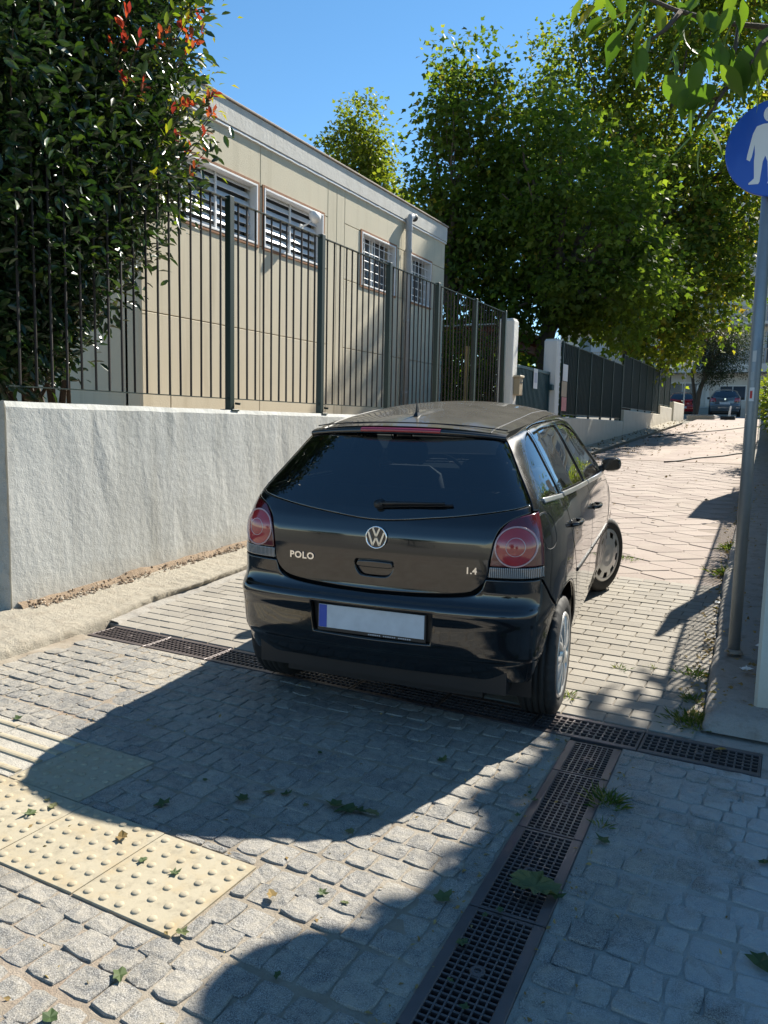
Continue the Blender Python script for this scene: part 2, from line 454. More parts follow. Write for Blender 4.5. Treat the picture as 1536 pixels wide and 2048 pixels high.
BOLT = MB().lathe([(.021, -.02), (.021, 0.), (.017, .002), (.010, .002), (.009, -.004), (0, -.004)], 16).mesh('bolt', M_IRON)
gx = grate_parts(.494, .255, .034, 5, .0315, .007, .0075)
order = ['first', 'second', 'third', 'fourth', 'fifth', 'sixth', 'seventh', 'eighth']
for k in range(8):
    xc = -.03 - .497 * (k + .5)
    place_grate(gx, (xc, 3.555, .002), 0, f'dark iron grate of the cross drain, {order[7 - k]} along from the left wall kerb', 'grates of the cross drain')
gl = grate_parts(.508, .232, .034, 7, .0215, .0045, .0065)
gl2 = grate_parts(.335, .232, .034, 7, .0215, .0045, .0065)
ang = math.pi / 2 + .040
yc = 3.395 - .17; place_grate(gl2, (ldrain_x(yc), yc, .002), ang, 'short dark iron grate of the long drain butting against the cross drain', 'grates of the long drain')
lab = ['dark iron grate of the long drain with a small emblem, next to the grass tuft', 'dark iron grate of the long drain under the large torn fallen leaf',
       'dark iron grate of the long drain nearest the bottom edge of the picture', 'dark iron grate of the long drain continuing below the picture edge', 'dark iron grate of the long drain by the photographer']
for k in range(5):
    yc = 3.055 - .513 * (k + .5); place_grate(gl, (ldrain_x(yc), yc, .002), ang, lab[k], 'grates of the long drain')

# ------------------------------------------------------------------ grey brick pavers, then pinkish slabs
def sheet(name, x0, x1, y0, y1, dz, mat, ny=20, kind='structure'):
    v = []; f = []
    for j in range(ny + 1):
        yy = y0 + (y1 - y0) * j / ny
        a = x0(yy) if callable(x0) else x0; b = x1(yy) if callable(x1) else x1
        v += [(a, yy, road_z(yy) + dz), (b, yy, road_z(yy) + dz)]
    f = [(2 * j, 2 * j + 1, 2 * j + 3, 2 * j + 2) for j in range(ny)]
    return tag(add(name, mkmesh(name, v, f, mat)), kind=kind)
BRK = sheet('brick_pavement', -4.30, lambda y: kerb_x(y) + .03, 3.692, 6.64, -.010, M_BED, 10)
bl = []; y = 3.705; row = 0; rr = random.Random(9)
PX, PY = .208, .106
SLOPE = math.atan(.055)
def under_car(x, y):
    dx, dy = x + 1.665, y - 3.02; c, s = math.cos(.127), math.sin(.127)
    u_, v_ = dx * c + dy * s, -dx * s + dy * c
    return abs(u_) < .72 and v_ > .25 and v_ < 3.9
while y < 6.60:
    x = -4.27 + (PX / 2 if row % 2 else 0)
    while x < kerb_x(y):
        x1 = min(x + PX, kerb_x(y) - .002)
        if x1 - x > .05:
            xc, yc = (x + x1) / 2, y + PY / 2; pr = project((xc, yc, road_z(yc)))
            a = 0 if under_car(xc, yc) or not pr or not (-50 < pr[0] < 1600) else 1 / pr[2] ** 3
            bl.append((a, xc, yc, x1 - x, rr.uniform(-.0018, .0018), rr.uniform(-.012, .012)))
        x += PX
    y += PY; row += 1
bl.sort(reverse=True)
bme = MB().cbox(-PX / 2 + .003, PX / 2 - .003, -PY / 2 + .003, PY / 2 - .003, -.06, 0, .004).mesh('brick', M_BRICK)
for (a, x, y, wd, dz, rz) in bl[:300]:
    add('brick', bme, BRK, (x, y, road_z(y) + dz), (SLOPE, 0, rz), (wd / PX, 1, 1))
bm_ = MB(); rv = []
for (a, x, y, wd, dz, rz) in bl[300:]:
    n0 = len(bm_.v); h = wd / 2 - .003; q = MB().cbox(-h, h, -PY / 2 + .003, PY / 2 - .003, -.06, 0, .004)
    bm_.poly([(x + a_, y + b_, road_z(y) + .055 * b_ + c_ + dz) for a_, b_, c_ in q.v], q.f); rv += [random.random()] * (len(bm_.v) - n0)
o = bm_.build('remaining_bricks', M_BRICK, BRK); attr_rnd(o.data, rv); tag(o, kind='stuff')

M_BED2 = m_concrete('dusty_slab_joint', (.24, .195, .165), (.30, .25, .21), .8)
REDP = sheet('slab_pavement', -4.30, lambda y: kerb_x(y) + .03, 6.642, 17.3, -.006, M_BED2, 20)
def m_far():
    t = NT('pinkish_paver_far')
    mp = t.n('ShaderNodeMapping'); mp.inputs['Scale'].default_value = (2.0, 2.9, .01); t.l(t.pos, mp.inputs[0])
    vo = t.n('ShaderNodeTexVoronoi'); vo.feature = 'DISTANCE_TO_EDGE'; vo.inputs['Scale'].default_value = 1.; vo.inputs['Randomness'].default_value = .35; t.l(mp.outputs[0], vo.inputs['Vector'])
    vc = t.n('ShaderNodeTexVoronoi'); vc.inputs['Scale'].default_value = 1.; vc.inputs['Randomness'].default_value = .35; t.l(mp.outputs[0], vc.inputs['Vector'])
    sc = t.n('ShaderNodeSeparateColor'); t.l(vc.outputs['Color'], sc.inputs[0])
    c = t.mix(sc.outputs[0], (.27, .215, .19), (.35, .285, .25))
    c = t.mix(t.ramp(t.noise(1.2, 6, .65), [(.45, 0.), (.7, .6)]), c, (.42, .36, .30))
    c = t.mix(t.ramp(vo.outputs['Distance'], [(.0, 1.), (.035, 0.)]), c, (.27, .23, .18))
    return t.done(t.bsdf(c, .9, spec=.2, normal=t.bump(t.noise(40, 5), .4, .006)))
M_REDFAR = m_far()
sheet('far_pavement', -4.12, lambda y: kerb_x(y) + .03, 17.3, 62, 0., M_REDFAR, 40)
HX, HY = .44, .27
hexs = []; row = 0; y = 6.70
while y < 17.2:
    x = -4.2 + (HX * .75 * 0 if row % 2 == 0 else HX / 2)
    while x < kerb_x(y) + .1:
        hexs.append((x, y)); x += HX
    y += HY * .78; row += 1
def hexpoly(k):
    # pointed ends to left and right, sides interlocking between rows
    p = [(-.5, -.10), (-.16, -.42), (.16, -.42), (.5, -.10), (.5, .10), (.16, .42), (-.16, .42), (-.5, .10)]
    q = [(-.5, -.14), (0, -.64), (.5, -.14), (.5, .14), (0, .64), (-.5, .14)]
    return [(a * HX, b * HY) for a, b in q]
def hexmesh(seed):
    r = random.Random(seed); p = hexpoly(0); n = len(p)
    def ins(d):
        return [(x - math.copysign(min(d, abs(x)), x), y - math.copysign(min(d * 1.1, abs(y)), y) if abs(y) > .05 else y) for x, y in p]
    a, b = ins(.005), ins(.012)
    v = [(x, y, -.05) for x, y in a] + [(x, y, -.004) for x, y in a] + [(x, y, r.uniform(-.001, .001)) for x, y in b]
    f = []
    for i in range(n):
        j = (i + 1) % n; f += [(i, j, n + j, n + i), (n + i, n + j, 2 * n + j, 2 * n + i)]
    f.append(tuple(range(2 * n, 3 * n)))
    return mkmesh('slab', v, f, M_RED)
HM = [hexmesh(k) for k in range(6)]
cand = []
for (x, y) in hexs:
    if x < -3.86 or x + HX * .4 > kerb_x(y): continue
    pr = project((x, y, road_z(y)))
    cand.append((-pr[2] if not under_car(x, y) else -99, x, y))
cand.sort(reverse=True)
rr = random.Random(21)
for i, (d, x, y) in enumerate(cand[:300]):
    add('slab', HM[i % 6], REDP, (x, y, road_z(y) + rr.uniform(-.003, .003)), (SLOPE + rr.uniform(-.006, .006), rr.uniform(-.006, .006), rr.uniform(-.02, .02)), (-1 if i % 2 else 1, 1, 1))
hm = MB(); rv = []
for i, (d, x, y) in enumerate(cand[300:]):
    me = HM[i % 6]; n0 = len(me.vertices)
    hm.poly([(x + v.co.x, y + v.co.y, road_z(y) + .055 * v.co.y + v.co.z) for v in me.vertices], [tuple(p.vertices) for p in me.polygons]); rv += [random.random()] * n0
if cand[300:]:
    o = hm.build('remaining_slabs', M_RED, REDP); attr_rnd(o.data, rv); tag(o, kind='stuff')

# ------------------------------------------------------------------ kerbs and the right-hand footway
def rough(x, y, z, s=1.):
    from mathutils import noise
    return noise.fractal(Vector((x, y, z)) * s, 1., 2., 4)
def kerb_left():
    prof = [(-4.045, -.05), (-4.05, .02), (-4.062, .052), (-4.10, .066), (-4.20, .072), (-4.36, .080), (-4.50, .092), (-4.66, .105)]
    Y = np.concatenate([np.linspace(2.62, 7, 150), np.linspace(7.1, 34, 110)]); v = []; m = len(prof)
    for y in Y:
        endk = max(0, 1 - (y - 2.62) / .30)
        base = road_z(y) * (1 if y > 3.7 else 0)
        for k, (x, z) in enumerate(prof):
            e = 1.7 if k in (2, 3) else (1. if k > 3 else .7)
            dx = .016 * rough(y * 1.2, k * .07, 1.3, 1.5) * e + .012 * rough(y * 14, k, 2.) * e
            dz = (.008 * rough(y * .9, x * 2, 4., 1.5) + .007 * rough(y * 17, x * 17, 7.)) * (0 if k == 0 else 1)
            yy = y - (.10 * rough(x * 4, 1., 3.) * endk)
            v.append((x + dx + float(np.interp(y, [2.6, 3.5, 4.1, 6.], [.10, -.02, -.14, -.19])) * max(0, 1 - k / 6) - .05 * endk ** 2 * (1 if k < 4 else .2), yy, base + (z + dz) * (1 - .95 * endk ** 3) - (.02 if endk > .95 else 0)))
    f = [(j * m + k, j * m + k + 1, (j + 1) * m + k + 1, (j + 1) * m + k) for j in range(len(Y) - 1) for k in range(m - 1)]
    f = [q[::-1] for q in f]
    return fixn(mkmesh('left_kerb', v, f, M_KERB, True))
tag(add('left_kerb', kerb_left()), kind='structure')
# thin mortar edging between kerb and bricks
v = []; Y = np.linspace(3.72, 8, 90)
for y in Y:
    r0 = .03 * rough(y * 2.3, 0., 9., 2.); ko = float(np.interp(y, [3.5, 4.1, 6.], [-.02, -.14, -.19])); v += [(-4.06 + ko, y, road_z(y) + .02), (-3.965 + ko + r0, y, road_z(y) + .012), (-3.945 + ko + r0, y, road_z(y) - .01)]
f = [(3 * j + k, 3 * j + k + 1, 3 * j + 4 + k, 3 * j + 3 + k) for j in range(len(Y) - 1) for k in (0, 1)]
tag(add('mortar_edging', mkmesh('mortar_edging', v, f, M_WALK, True)), kind='structure')

def right_wall_x(y): return kerb_x(y) + .30
def walk_right():
    Y = np.concatenate([np.linspace(3.80, 8, 110), np.linspace(8.2, 60, 90)]); v = []
    prof = [0., .004, .016, .05, .14, .22, .31, .42]
    zz = [-.05, .03, .055, .066, .070, .073, .076, .078]; m = len(prof)
    for y in Y:
        e = max(0, 1 - (y - 3.80) / .10)
        for k in range(m):
            x = kerb_x(y) + prof[k] + .010 * rough(y * 3, k * .1, .3, 2.) + .006 * rough(y * 13, k, 5.)
            z = zz[k] + .007 * rough(y * 3, x * 4, 1.7, 2.) * (k > 0)
            v.append((x, y, road_z(y) + z * (1 - e ** 2 * .9)))
    f = [(j * m + k, j * m + k + 1, (j + 1) * m + k + 1, (j + 1) * m + k)[::-1] for j in range(len(Y) - 1) for k in range(m - 1)]
    return fixn(mkmesh('right_footway', v, f, M_WALK, True))
tag(add('right_footway', walk_right()), kind='structure')
tag(add('gutter_fill', mkmesh('gutter_fill', [(-.34, 3.692, -.006), (2.4, 3.692, -.006), (2.4, 4.2, -.004), (-.34, 4.2, -.004), (-.03, 3.425, -.006), (2.4, 3.425, -.006), (2.4, 3.6915, -.006), (-.03, 3.6915, -.006)], [(0, 1, 2, 3), (4, 5, 6, 7)], M_WALK)), kind='structure')
# ------------------------------------------------------------------ left retaining wall
def m_render(name, a, b, bump=.9, streak=.25, dirt=(.42, .40, .35)):
    t = NT(name)
    c = t.mix(t.noise(1.3, 5, .6), a, b)
    st = t.noise(5, 6, .7, stretch=(1, 1, .05))
    c = t.mix(t.ramp(st, [(.47, 0.), (.72, streak)]), c, dirt)
    sz = t.n('ShaderNodeSeparateXYZ'); t.l(t.pos, sz.inputs[0])
    foot = t.math('SUBTRACT', sz.outputs['Z'], t.math('MULTIPLY', t.math('MAXIMUM', t.math('SUBTRACT', sz.outputs['Y'], 3.7), 0.), .055))
    ft = t.ramp(t.math('ADD', foot, t.math('MULTIPLY', t.noise(4, 5), .35)), [(.22, .55), (.50, 0.)])
    c = t.mix(ft, c, (.46, .41, .32))
    c = t.mix(t.ramp(t.noise(16, 8, .75), [(.68, 0.), (.74, .5)]), c, tuple(x * .6 for x in a))
    h = t.math('ADD', t.noise(22, 5, .5, stretch=(1, 1, .8)), t.math('MULTIPLY', t.noise(95, 5, .6), .45))
    return t.done(t.bsdf(c, .9, spec=.2, normal=t.bump(h, bump, .011)))
M_WALL = m_render('painted_render', (.485, .49, .465), (.555, .555, .525), .46, .6, (.34, .33, .29))
M_WALLRAW = m_concrete('broken_render', (.52, .50, .44), (.36, .34, .30), 1.)
FX = -4.65                                                     # street face of the wall
def wall_mesh(name, y0, y1, ztop, x0=FX, th=.25, mat=None, step=.12):
    from mathutils import noise
    Y = np.arange(y0, y1 + step * .5, step); v = []; prof = [(0, 0.), (0, .25), (0, .5), (0, .75), (0, .975), (-.018, 1.), (-th + .02, 1.), (-th, .97), (-th, 0.)]
    m = len(prof)
    for y in Y:
        zb = road_z(y) - .1
        for k, (dx, q) in enumerate(prof):
            j = .008 * noise.noise(Vector((y * 1.5, q * 3, 1.))) + .006 * noise.noise(Vector((y * 7, q * 9, 4.))) if k < 7 else 0
            z = zb + (ztop - zb) * q + (.007 * noise.noise(Vector((y * 4, k, 8.))) if 4 <= k <= 7 else 0)
            v.append((x0 + dx + j, y, z))
    f = [(a * m + k, a * m + k + 1, (a + 1) * m + k + 1, (a + 1) * m + k)[::-1] for a in range(len(Y) - 1) for k in range(m - 1)]
    f += [tuple(range(m)), tuple(range((len(Y) - 1) * m, len(Y) * m))[::-1]]
    return fixn(mkmesh(name, v, f, mat, False))
lw = thing('retaining_wall', 'grey-white rendered retaining wall beside the black car, carrying the picket fence', 'wall', (FX, 3.36, 0))
def put(o, par):  # geometry given in world coordinates under an unrotated parent
    o.parent = par; o.location = -par.location; return o
put(add('wall', wall_mesh('wall', 3.36, 13.55, 1.51, mat=M_WALL)), lw)
# crumbling end of the wall, bare under the paint
e = MB(); rr = random.Random(4)
N = 16; M_ = 5
for j in range(N + 1):
    z = -.05 + 1.55 * j / N
    for i in range(M_ + 1):
        x = FX + .012 - .27 * i / M_
        e.v.append((x + rr.uniform(-.004, .004), 3.352 - .012 - rr.uniform(0, .022) * (1 if 0 < i else .4), z + rr.uniform(-.02, .02)))
for j in range(N):
    for i in range(M_):
        a = j * (M_ + 1) + i; e.f.append((a, a + M_ + 1, a + M_ + 2, a + 1))
put(e.build('broken_end', M_WALLRAW), lw)

# soil and grit along the foot of the wall
grit = MB(); rr = random.Random(8); rv = []
def pebble(mb, x, y, z, s, r):
    n0 = len(mb.v)
    d = [(1,0,0),(-1,0,0),(0,1,0),(0,-1,0),(0,0,1),(0,0,-1)]
    mb.poly([(x + a * s * r.uniform(.6, 1.3), y + b * s * r.uniform(.6, 1.3), z + c * s * r.uniform(.45, .9)) for a, b, c in d],
            [(0,2,4),(2,1,4),(1,3,4),(3,0,4),(2,0,5),(1,2,5),(3,1,5),(0,3,5)])
    return len(mb.v) - n0
for k in range(2600):
    y = 3.45 + rr.random() ** 1.1 * 6; b = rr.random(); h = (1 - b) ** 1.5
    dens = .55 + .45 * rough(y * 1.1, 0., 2.)
    if rr.random() > dens + .15: continue
    n = pebble(grit, FX + .01 + b * .10 * (1 + .5 * rough(y * 2., 3., 0.)), y, road_z(y) + .100 + h * .05 * rr.random(), rr.uniform(.004, .015), rr); rv += [rr.random()] * n
M_GRIT = NT('soil_grit'); r_ = M_GRIT.rnd()
M_GRIT = M_GRIT.done(M_GRIT.bsdf(M_GRIT.ramp(r_, [(0, (.15, .105, .07)), (.5, (.30, .225, .16)), (1, (.46, .40, .32))]), .95, spec=.1))
o = grit.build('wall_foot_gravel', M_GRIT); attr_rnd(o.data, rv); tag(o, 'brown soil and gravel heaped along the foot of the rendered wall', 'gravel', kind='stuff')
sl = MB(); Y = np.linspace(3.40, 9.5, 120)
for y in Y:
    hgt = .045 + .03 * rough(y * 3, 0, 5.); wd = .065 + .03 * rough(y * 2.2, 1, 3.)
    sl.v += [(FX - .01, y, road_z(y) + .10 + hgt), (FX + wd * .5, y, road_z(y) + .10 + hgt * .6), (FX + wd, y, road_z(y) + .085)]
for j in range(len(Y) - 1):
    for k in (0, 1): sl.f.append((3 * j + k, 3 * j + k + 1, 3 * j + 4 + k, 3 * j + 3 + k))
M_SOIL = m_concrete('dry_soil', (.30, .225, .155), (.22, .165, .115), 1., (.14, .10, .07))
tag(sl.build('wall_foot_soil', M_SOIL, smooth=True), kind='structure')

# ------------------------------------------------------------------ picket fence on the wall
M_GREEN = simple('dark_green_paint', (.010, .027, .022), .5, coat=.05, var=.3, nscale=9, bump=.05)
M_GREEN2 = simple('teal_gate_paint', (.012, .050, .062), .45, var=.3, nscale=6)
M_RUSTG = simple('rust_brown_bars', (.018, .013, .010), .6, var=.4, nscale=20)
FZ0, FZ1 = 1.615, 3.41; FXX = FX - .075
posts = [2.65, 5.75, 7.30, 8.885, 10.385, 11.87, 13.28]
fen = thing('picket_fence', 'dark green iron picket fence on top of the rendered wall', 'fence', (FXX, 5.75, 1.5))
pm = MB().cbox(-.032, .032, -.032, .032, -.01, FZ1 - 1.5 + .02, .004)
pm.cbox(-.075, .075, -.05, .05, -.012, .004, .002)
pm.tube([(.03, .045, .06), (.075, .06, .055)], .012, 6)
POST = pm.mesh('post', M_GREEN)
BARM = MB().tube([(0, 0, FZ0 - 1.5), (0, 0, FZ1 - 1.5)], .010, 6).mesh('bar', M_RUSTG)
for i, py in enumerate(posts):
    if py < 3.4: continue
    add('post', POST, fen, (0, py - 5.75, .012))
    if py >= posts[-1]: break
for i in range(len(posts) - 1):
    a, b = posts[i], posts[i + 1]
    if a < 3.4: a = 3.40
    for z in (FZ0, FZ1):
        add('rail', MB().box(-.017, .017, a + .033 - 5.75, b - .033 - 5.75, z - 1.5 - .004, z - 1.5 + .004).mesh('rail', M_GREEN), fen)
    n = max(2, round((b - a) / .128))
    for k in range(1, n):
        add('bar', BARM, fen, (random.uniform(-.002, .002), a + (b - a) * k / n - 5.75, 0), (random.uniform(-.003, .003), random.uniform(-.003, .003), random.uniform(0, 3)))

# ------------------------------------------------------------------ school-like building behind
BX, BY0, BY1, BZ0, BZ1 = -6.6, 6.50, 14.80, .8, 5.41
def m_bldg():
    t = NT('beige_precast')
    c = t.mix(t.noise(.9, 5, .6), (.61, .54, .405), (.68, .605, .46))
    sz = t.n('ShaderNodeSeparateXYZ'); t.l(t.pos, sz.inputs[0])
    st = t.noise(6, 6, .7, stretch=(1, 1, .06))
    c = t.mix(t.ramp(st, [(.52, 0.), (.75, .45)]), c, (.37, .31, .205))
    up = t.ramp(t.math('MULTIPLY', t.math('SUBTRACT', sz.outputs['Z'], 3.0), .5), [(.1, 0.), (.75, .65)])
    c = t.mix(t.math('MULTIPLY', up, t.noise(2.2, 5, stretch=(1, 1, .3))), c, (.50, .475, .36))
    c = t.mix(t.ramp(t.noise(30, 6, .7), [(.62, 0.), (.75, .3)]), c, (.34, .31, .25))
    return t.done(t.bsdf(c, .9, spec=.2, normal=t.bump(t.math('ADD', t.noise(50, 6), t.math('MULTIPLY', t.noise(220, 4), .6)), .5, .006)))
M_BLD = m_bldg()
M_PARA = m_render('parapet_concrete', (.54, .525, .475), (.62, .60, .55), .4, .45, (.40, .38, .33))
M_WHITE = simple('white_enamel', (.74, .74, .73), .45, var=.06)
M_ALU = simple('grey_louvre', (.66, .68, .70), .4, metal=.05, var=.1)
M_RUST = simple('flaking_rust', (.30, .155, .085), .9, var=.5, nscale=30, bump=.4)
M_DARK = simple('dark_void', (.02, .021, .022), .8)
M_PANE = simple('window_pane', (.10, .11, .12), .25, spec=.5)
M_PVC = simple('grey_drainpipe', (.36, .365, .365), .5, var=.1)
bl_ = thing('beige_building', 'low beige concrete building with barred windows and grey parapet behind the fence', 'building', (BX, BY0, BZ0))
P = lambda mb, name, mat, par=bl_, smooth=False: put(mb.build(name, mat, smooth=smooth), par)
wins = [(7.12, 8.60, 3.76, 4.54, 'louvre'), (8.74, 10.22, 3.76, 4.54, 'louvre'), (11.40, 12.62, 3.70, 4.56, 'grid'), (13.05, 14.15, 3.70, 4.56, 'grid')]
# front wall: panels around the window openings (street face at BX), with real recesses
ycuts = [BY0] + [q for w_ in wins for q in w_[:2]] + [BY1]
front = MB(); th = .22
def fpanel(y0, y1, z0, z1, name='wall_panel'):
    P(MB().cbox(BX - th, BX, y0 + .004, y1 - .004, z0 + .004, z1 - .004, .006), name, M_BLD)
ZS = 5.09; ZJ = 2.62
joints = [BY0, 6.95, 8.67, 10.36, 10.62, 10.86, 12.84, BY1]
for a, b in zip(joints[:-1], joints[1:]):
    w_ = [q for q in wins if q[0] > a - .01 and q[1] < b + .01]
    if not w_:
        if b - a > .3: fpanel(a, b, BZ0, ZJ); fpanel(a, b, ZJ, ZS)
        else: fpanel(a, b, BZ0, ZS)
    else:
        y0, y1, z0, z1, _ = w_[0]
        fpanel(a, b, BZ0, ZJ); fpanel(a, b, ZJ, z0); fpanel(a, y0, z0, z1); fpanel(y1, b, z0, z1); fpanel(a, b, z1, ZS)
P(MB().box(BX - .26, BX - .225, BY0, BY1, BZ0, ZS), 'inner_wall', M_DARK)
P(MB().cbox(BX - 7, BX - .03, BY0 + .0, BY0 + .22, BZ0, ZS, .006), 'end_wall', M_BLD)
P(MB().cbox(BX - 7, BX - .03, BY1 - .22, BY1, BZ0, ZS, .006), 'end_wall', M_BLD)
P(MB().box(BX - 7, BX - .24, BY0 + .23, BY1 - .23, BZ0 + 3.9, BZ0 + 4.1), 'roof', M_PARA)
pa = P(MB().cbox(BX - .20, BX + .035, BY0 - .03, BY1 + .02, ZS + .004, BZ1 - .03, .006), 'parapet', M_PARA)
P(MB().cbox(BX - 7, BX - .205, BY0 - .03, BY0 + .18, ZS + .004, BZ1 - .03, .006), 'parapet', M_PARA)
P(MB().cbox(BX - 7, BX - .205, BY1 - .18, BY1 + .02, ZS + .004, BZ1 - .03, .006), 'parapet', M_PARA)
P(MB().cbox(BX - .22, BX + .06, BY0 - .05, BY1 + .04, BZ1 - .028, BZ1, .006), 'coping', simple('rusty_coping', (.33, .27, .22), .8, var=.4, nscale=12))
led = MB()  # peeling ledge strip below the parapet
Y = np.linspace(BY0 - .02, BY1 + .01, 140)
for y in Y:
    j = .008 * rough(y * 8, 0, 1.); led.v += [(BX + .002, y, ZS - .035 + j), (BX + .028 + j * .5, y, ZS - .03 + j), (BX + .028 + j * .5, y, ZS - .006), (BX + .002, y, ZS - .004)]
for j in range(len(Y) - 1):
    for k in range(3): led.f.append((4 * j + k, 4 * j + k + 1, 4 * j + 5 + k, 4 * j + 4 + k))
put(add('ledge', fixn(led.mesh('ledge', M_WHITE))), bl_)
for n, (y0, y1, z0, z1, kind) in enumerate(wins):
    wn = bpy.data.objects.new('window', None); link(wn, bl_); wn.location = (0, y0 - BY0, z0 - BZ0)
    W_, H_ = y1 - y0, z1 - z0
    def wp(mb, name, mat): return mb.build(name, mat, wn)
    # stained reveal, white frame
    fr = MB()
    for (a, b, c, d) in ((-.035, 0., -.035, H_ + .035), (W_, W_ + .035, -.035, H_ + .035), (0., W_, -.035, 0.), (0., W_, H_, H_ + .035)):
        fr.cbox(.002, .016, a, b, c, d, .003)
    wp(fr, 'trim', M_RUST)
    f2 = MB()
    for (a, b, c, d) in ((0.002, .03, 0, H_), (W_ - .03, W_ - .002, 0, H_), (.03, W_ - .03, 0.002, .028), (.03, W_ - .03, H_ - .028, H_ - .002)):
        f2.cbox(-.15, .020, a, b, c, d, .003)
    wp(f2, 'frame', M_WHITE)
    wp(MB().box(-.21, -.20, .03, W_ - .03, .028, H_ - .028), 'pane', M_PANE)
    if kind == 'louvre':
        sl_ = MB().poly([(-.135, -W_ / 2 + .032, .052), (-.135, W_ / 2 - .032, .052), (-.085, W_ / 2 - .032, -.030), (-.085, -W_ / 2 + .032, -.030),
                         (-.141, -W_ / 2 + .032, .048), (-.141, W_ / 2 - .032, .048), (-.091, W_ / 2 - .032, -.034), (-.091, -W_ / 2 + .032, -.034)],
                        [(0,1,2,3),(7,6,5,4),(3,2,6,7),(0,4,5,1)]).mesh('slat', M_ALU)
        ns = 7
        for k in range(ns): add('slat', fixn(sl_) if k == 0 else sl_, wn, (0, W_ / 2, .06 + (H_ - .1) * k / (ns - 1)))
        for k in (.5,): wp(MB().box(-.10, -.075, W_ * k - .012, W_ * k + .012, .028, H_ - .028), 'mullion', M_WHITE)
    else:
        for k in range(1, 7): wp(MB().tube([(-.04, W_ * k / 7, .0), (-.04, W_ * k / 7, H_)], .007, 6), 'grille_bar', M_WHITE)
        for k in range(1, 6): wp(MB().tube([(-.045, 0, H_ * k / 6), (-.045, W_, H_ * k / 6)], .007, 6), 'grille_bar', M_WHITE)
        wp(MB().box(-.16, -.13, W_ / 2 - .02, W_ / 2 + .02, .028, H_ - .028), 'mullion', M_WHITE)
# rainwater pipe with elbow
py = 12.95
pp = thing('rain_pipe', 'grey plastic rain pipe with an elbow on the beige building front', 'pipe', (BX + .1, py, BZ0))
pipe = MB().tube([(BX + .10, py, BZ0), (BX + .10, py, 4.98), (BX + .10, py + .01, 5.09), (BX + .10, py + .06, 5.16), (BX + .10, py + .13, 5.18), (BX + .10, py + .20, 5.18)], .060, 14)
put(pipe.build('pipe', M_PVC, smooth=True), pp)
put(MB().tube([(BX + .10, py + .15, 5.18), (BX + .10, py + .22, 5.18)], .072, 14).build('collar', simple('dark_collar', (.05, .05, .05), .6)), pp)
put(MB().tube([(BX + .10, py, 4.90), (BX + .10, py, 4.98)], .067, 14).build('collar', M_PVC), pp)
for z in (4.55, 3.3, 2.0): put(MB().lathe([(.063, z - .02), (.070, z - .02), (.070, z + .02), (.063, z + .02)], 14, c=(BX + .10, py, 0), closed=True).build('bracket', M_PVC), pp)
# small floodlight on a bracket in front of the second window
fl = thing('floodlight', 'small white floodlight on an arm over the second louvred window', 'lamp', (BX, 9.72, 4.35))
put(MB().tube([(BX, 9.62, 4.22), (BX + .10, 9.64, 4.26), (BX + .16, 9.70, 4.34)], .014, 8).build('arm', M_WHITE, smooth=True), fl)
h = MB().lathe([(.0, -.09), (.05, -.085), (.075, -.03), (.085, .04), (.08, .045), (.07, .03), (.0, .02)], 18).build('lamp_head', M_WHITE, fl, True)
h.location = (.17, .02, .03); h.rotation_euler = (math.radians(-100), math.radians(25), 0)
put(MB().cbox(BX, BX + .03, 9.58, 9.66, 4.18, 4.26, .004).build('base_plate', M_WHITE), fl)

# paved yard behind the wall
yv = [(x, y, z - .02) for (y, z) in ((3.37, 1.2), (12, 1.15), (14.5, .70), (17.2, .72), (24, 1.1), (34, 1.65), (60, 2.2)) for x in (-60, FX - .24)]
tag(add('yard_ground', mkmesh('yard_ground', yv, [(2 * j, 2 * j + 1, 2 * j + 3, 2 * j + 2) for j in range(6)], M_SOIL)), kind='structure')
tag(add('yard_bank', mkmesh('yard_bank', [(-60, 3.37, -.1), (FX - .24, 3.37, -.1), (FX - .24, 3.37, 1.18), (-60, 3.37, 1.18)], [(0, 1, 2, 3)], M_WALL)), kind='structure')

# ------------------------------------------------------------------ gate pillars and gate
M_PILLAR = m_render('whitewash_pillar', (.66, .655, .62), (.72, .71, .67), .5, .35)
GX = -4.80
for (yc, zt, lab) in ((13.72, 3.33, 'white gate pillar with the brass letter box'), (16.62, 3.27, 'white gate pillar holding the gate hinges beside the posters')):
    t_ = thing('gate_pillar', lab, 'pillar', (GX, yc, road_z(yc)), 'white gate pillars')
    put(MB().cbox(GX - .15, GX + .15, yc - .14, yc + .14, .1, zt, .02).build('shaft', M_PILLAR), t_)
    put(MB().cbox(GX - .13, GX + .13, yc - .12, yc + .12, zt - .004, zt + .025, .012).build('cap', M_PILLAR), t_)
mb = thing('letter_box', 'beige letter box fixed to the gate pillar', 'letter box', (GX + .15, 13.78, 2.15))
put(MB().cbox(GX + .153, GX + .27, 13.66, 13.86, 1.98, 2.30, .012).build('box', simple('old_brass_box', (.36, .29, .19), .6)), mb)
put(MB().cbox(GX + .155, GX + .29, 13.64, 13.88, 2.30, 2.34, .008).build('lid', simple('old_brass_lid', (.45, .38, .27), .6)), mb)
put(MB().box(GX + .271, GX + .276, 13.69, 13.83, 2.20, 2.23).build('slot', M_DARK), mb)
gt = thing('sliding_gate', 'teal steel gate of close upright bars between the white pillars', 'gate', (GX, 15.1, .7))
g0, g1, gz0, gz1 = 13.90, 16.44, .70, 2.585
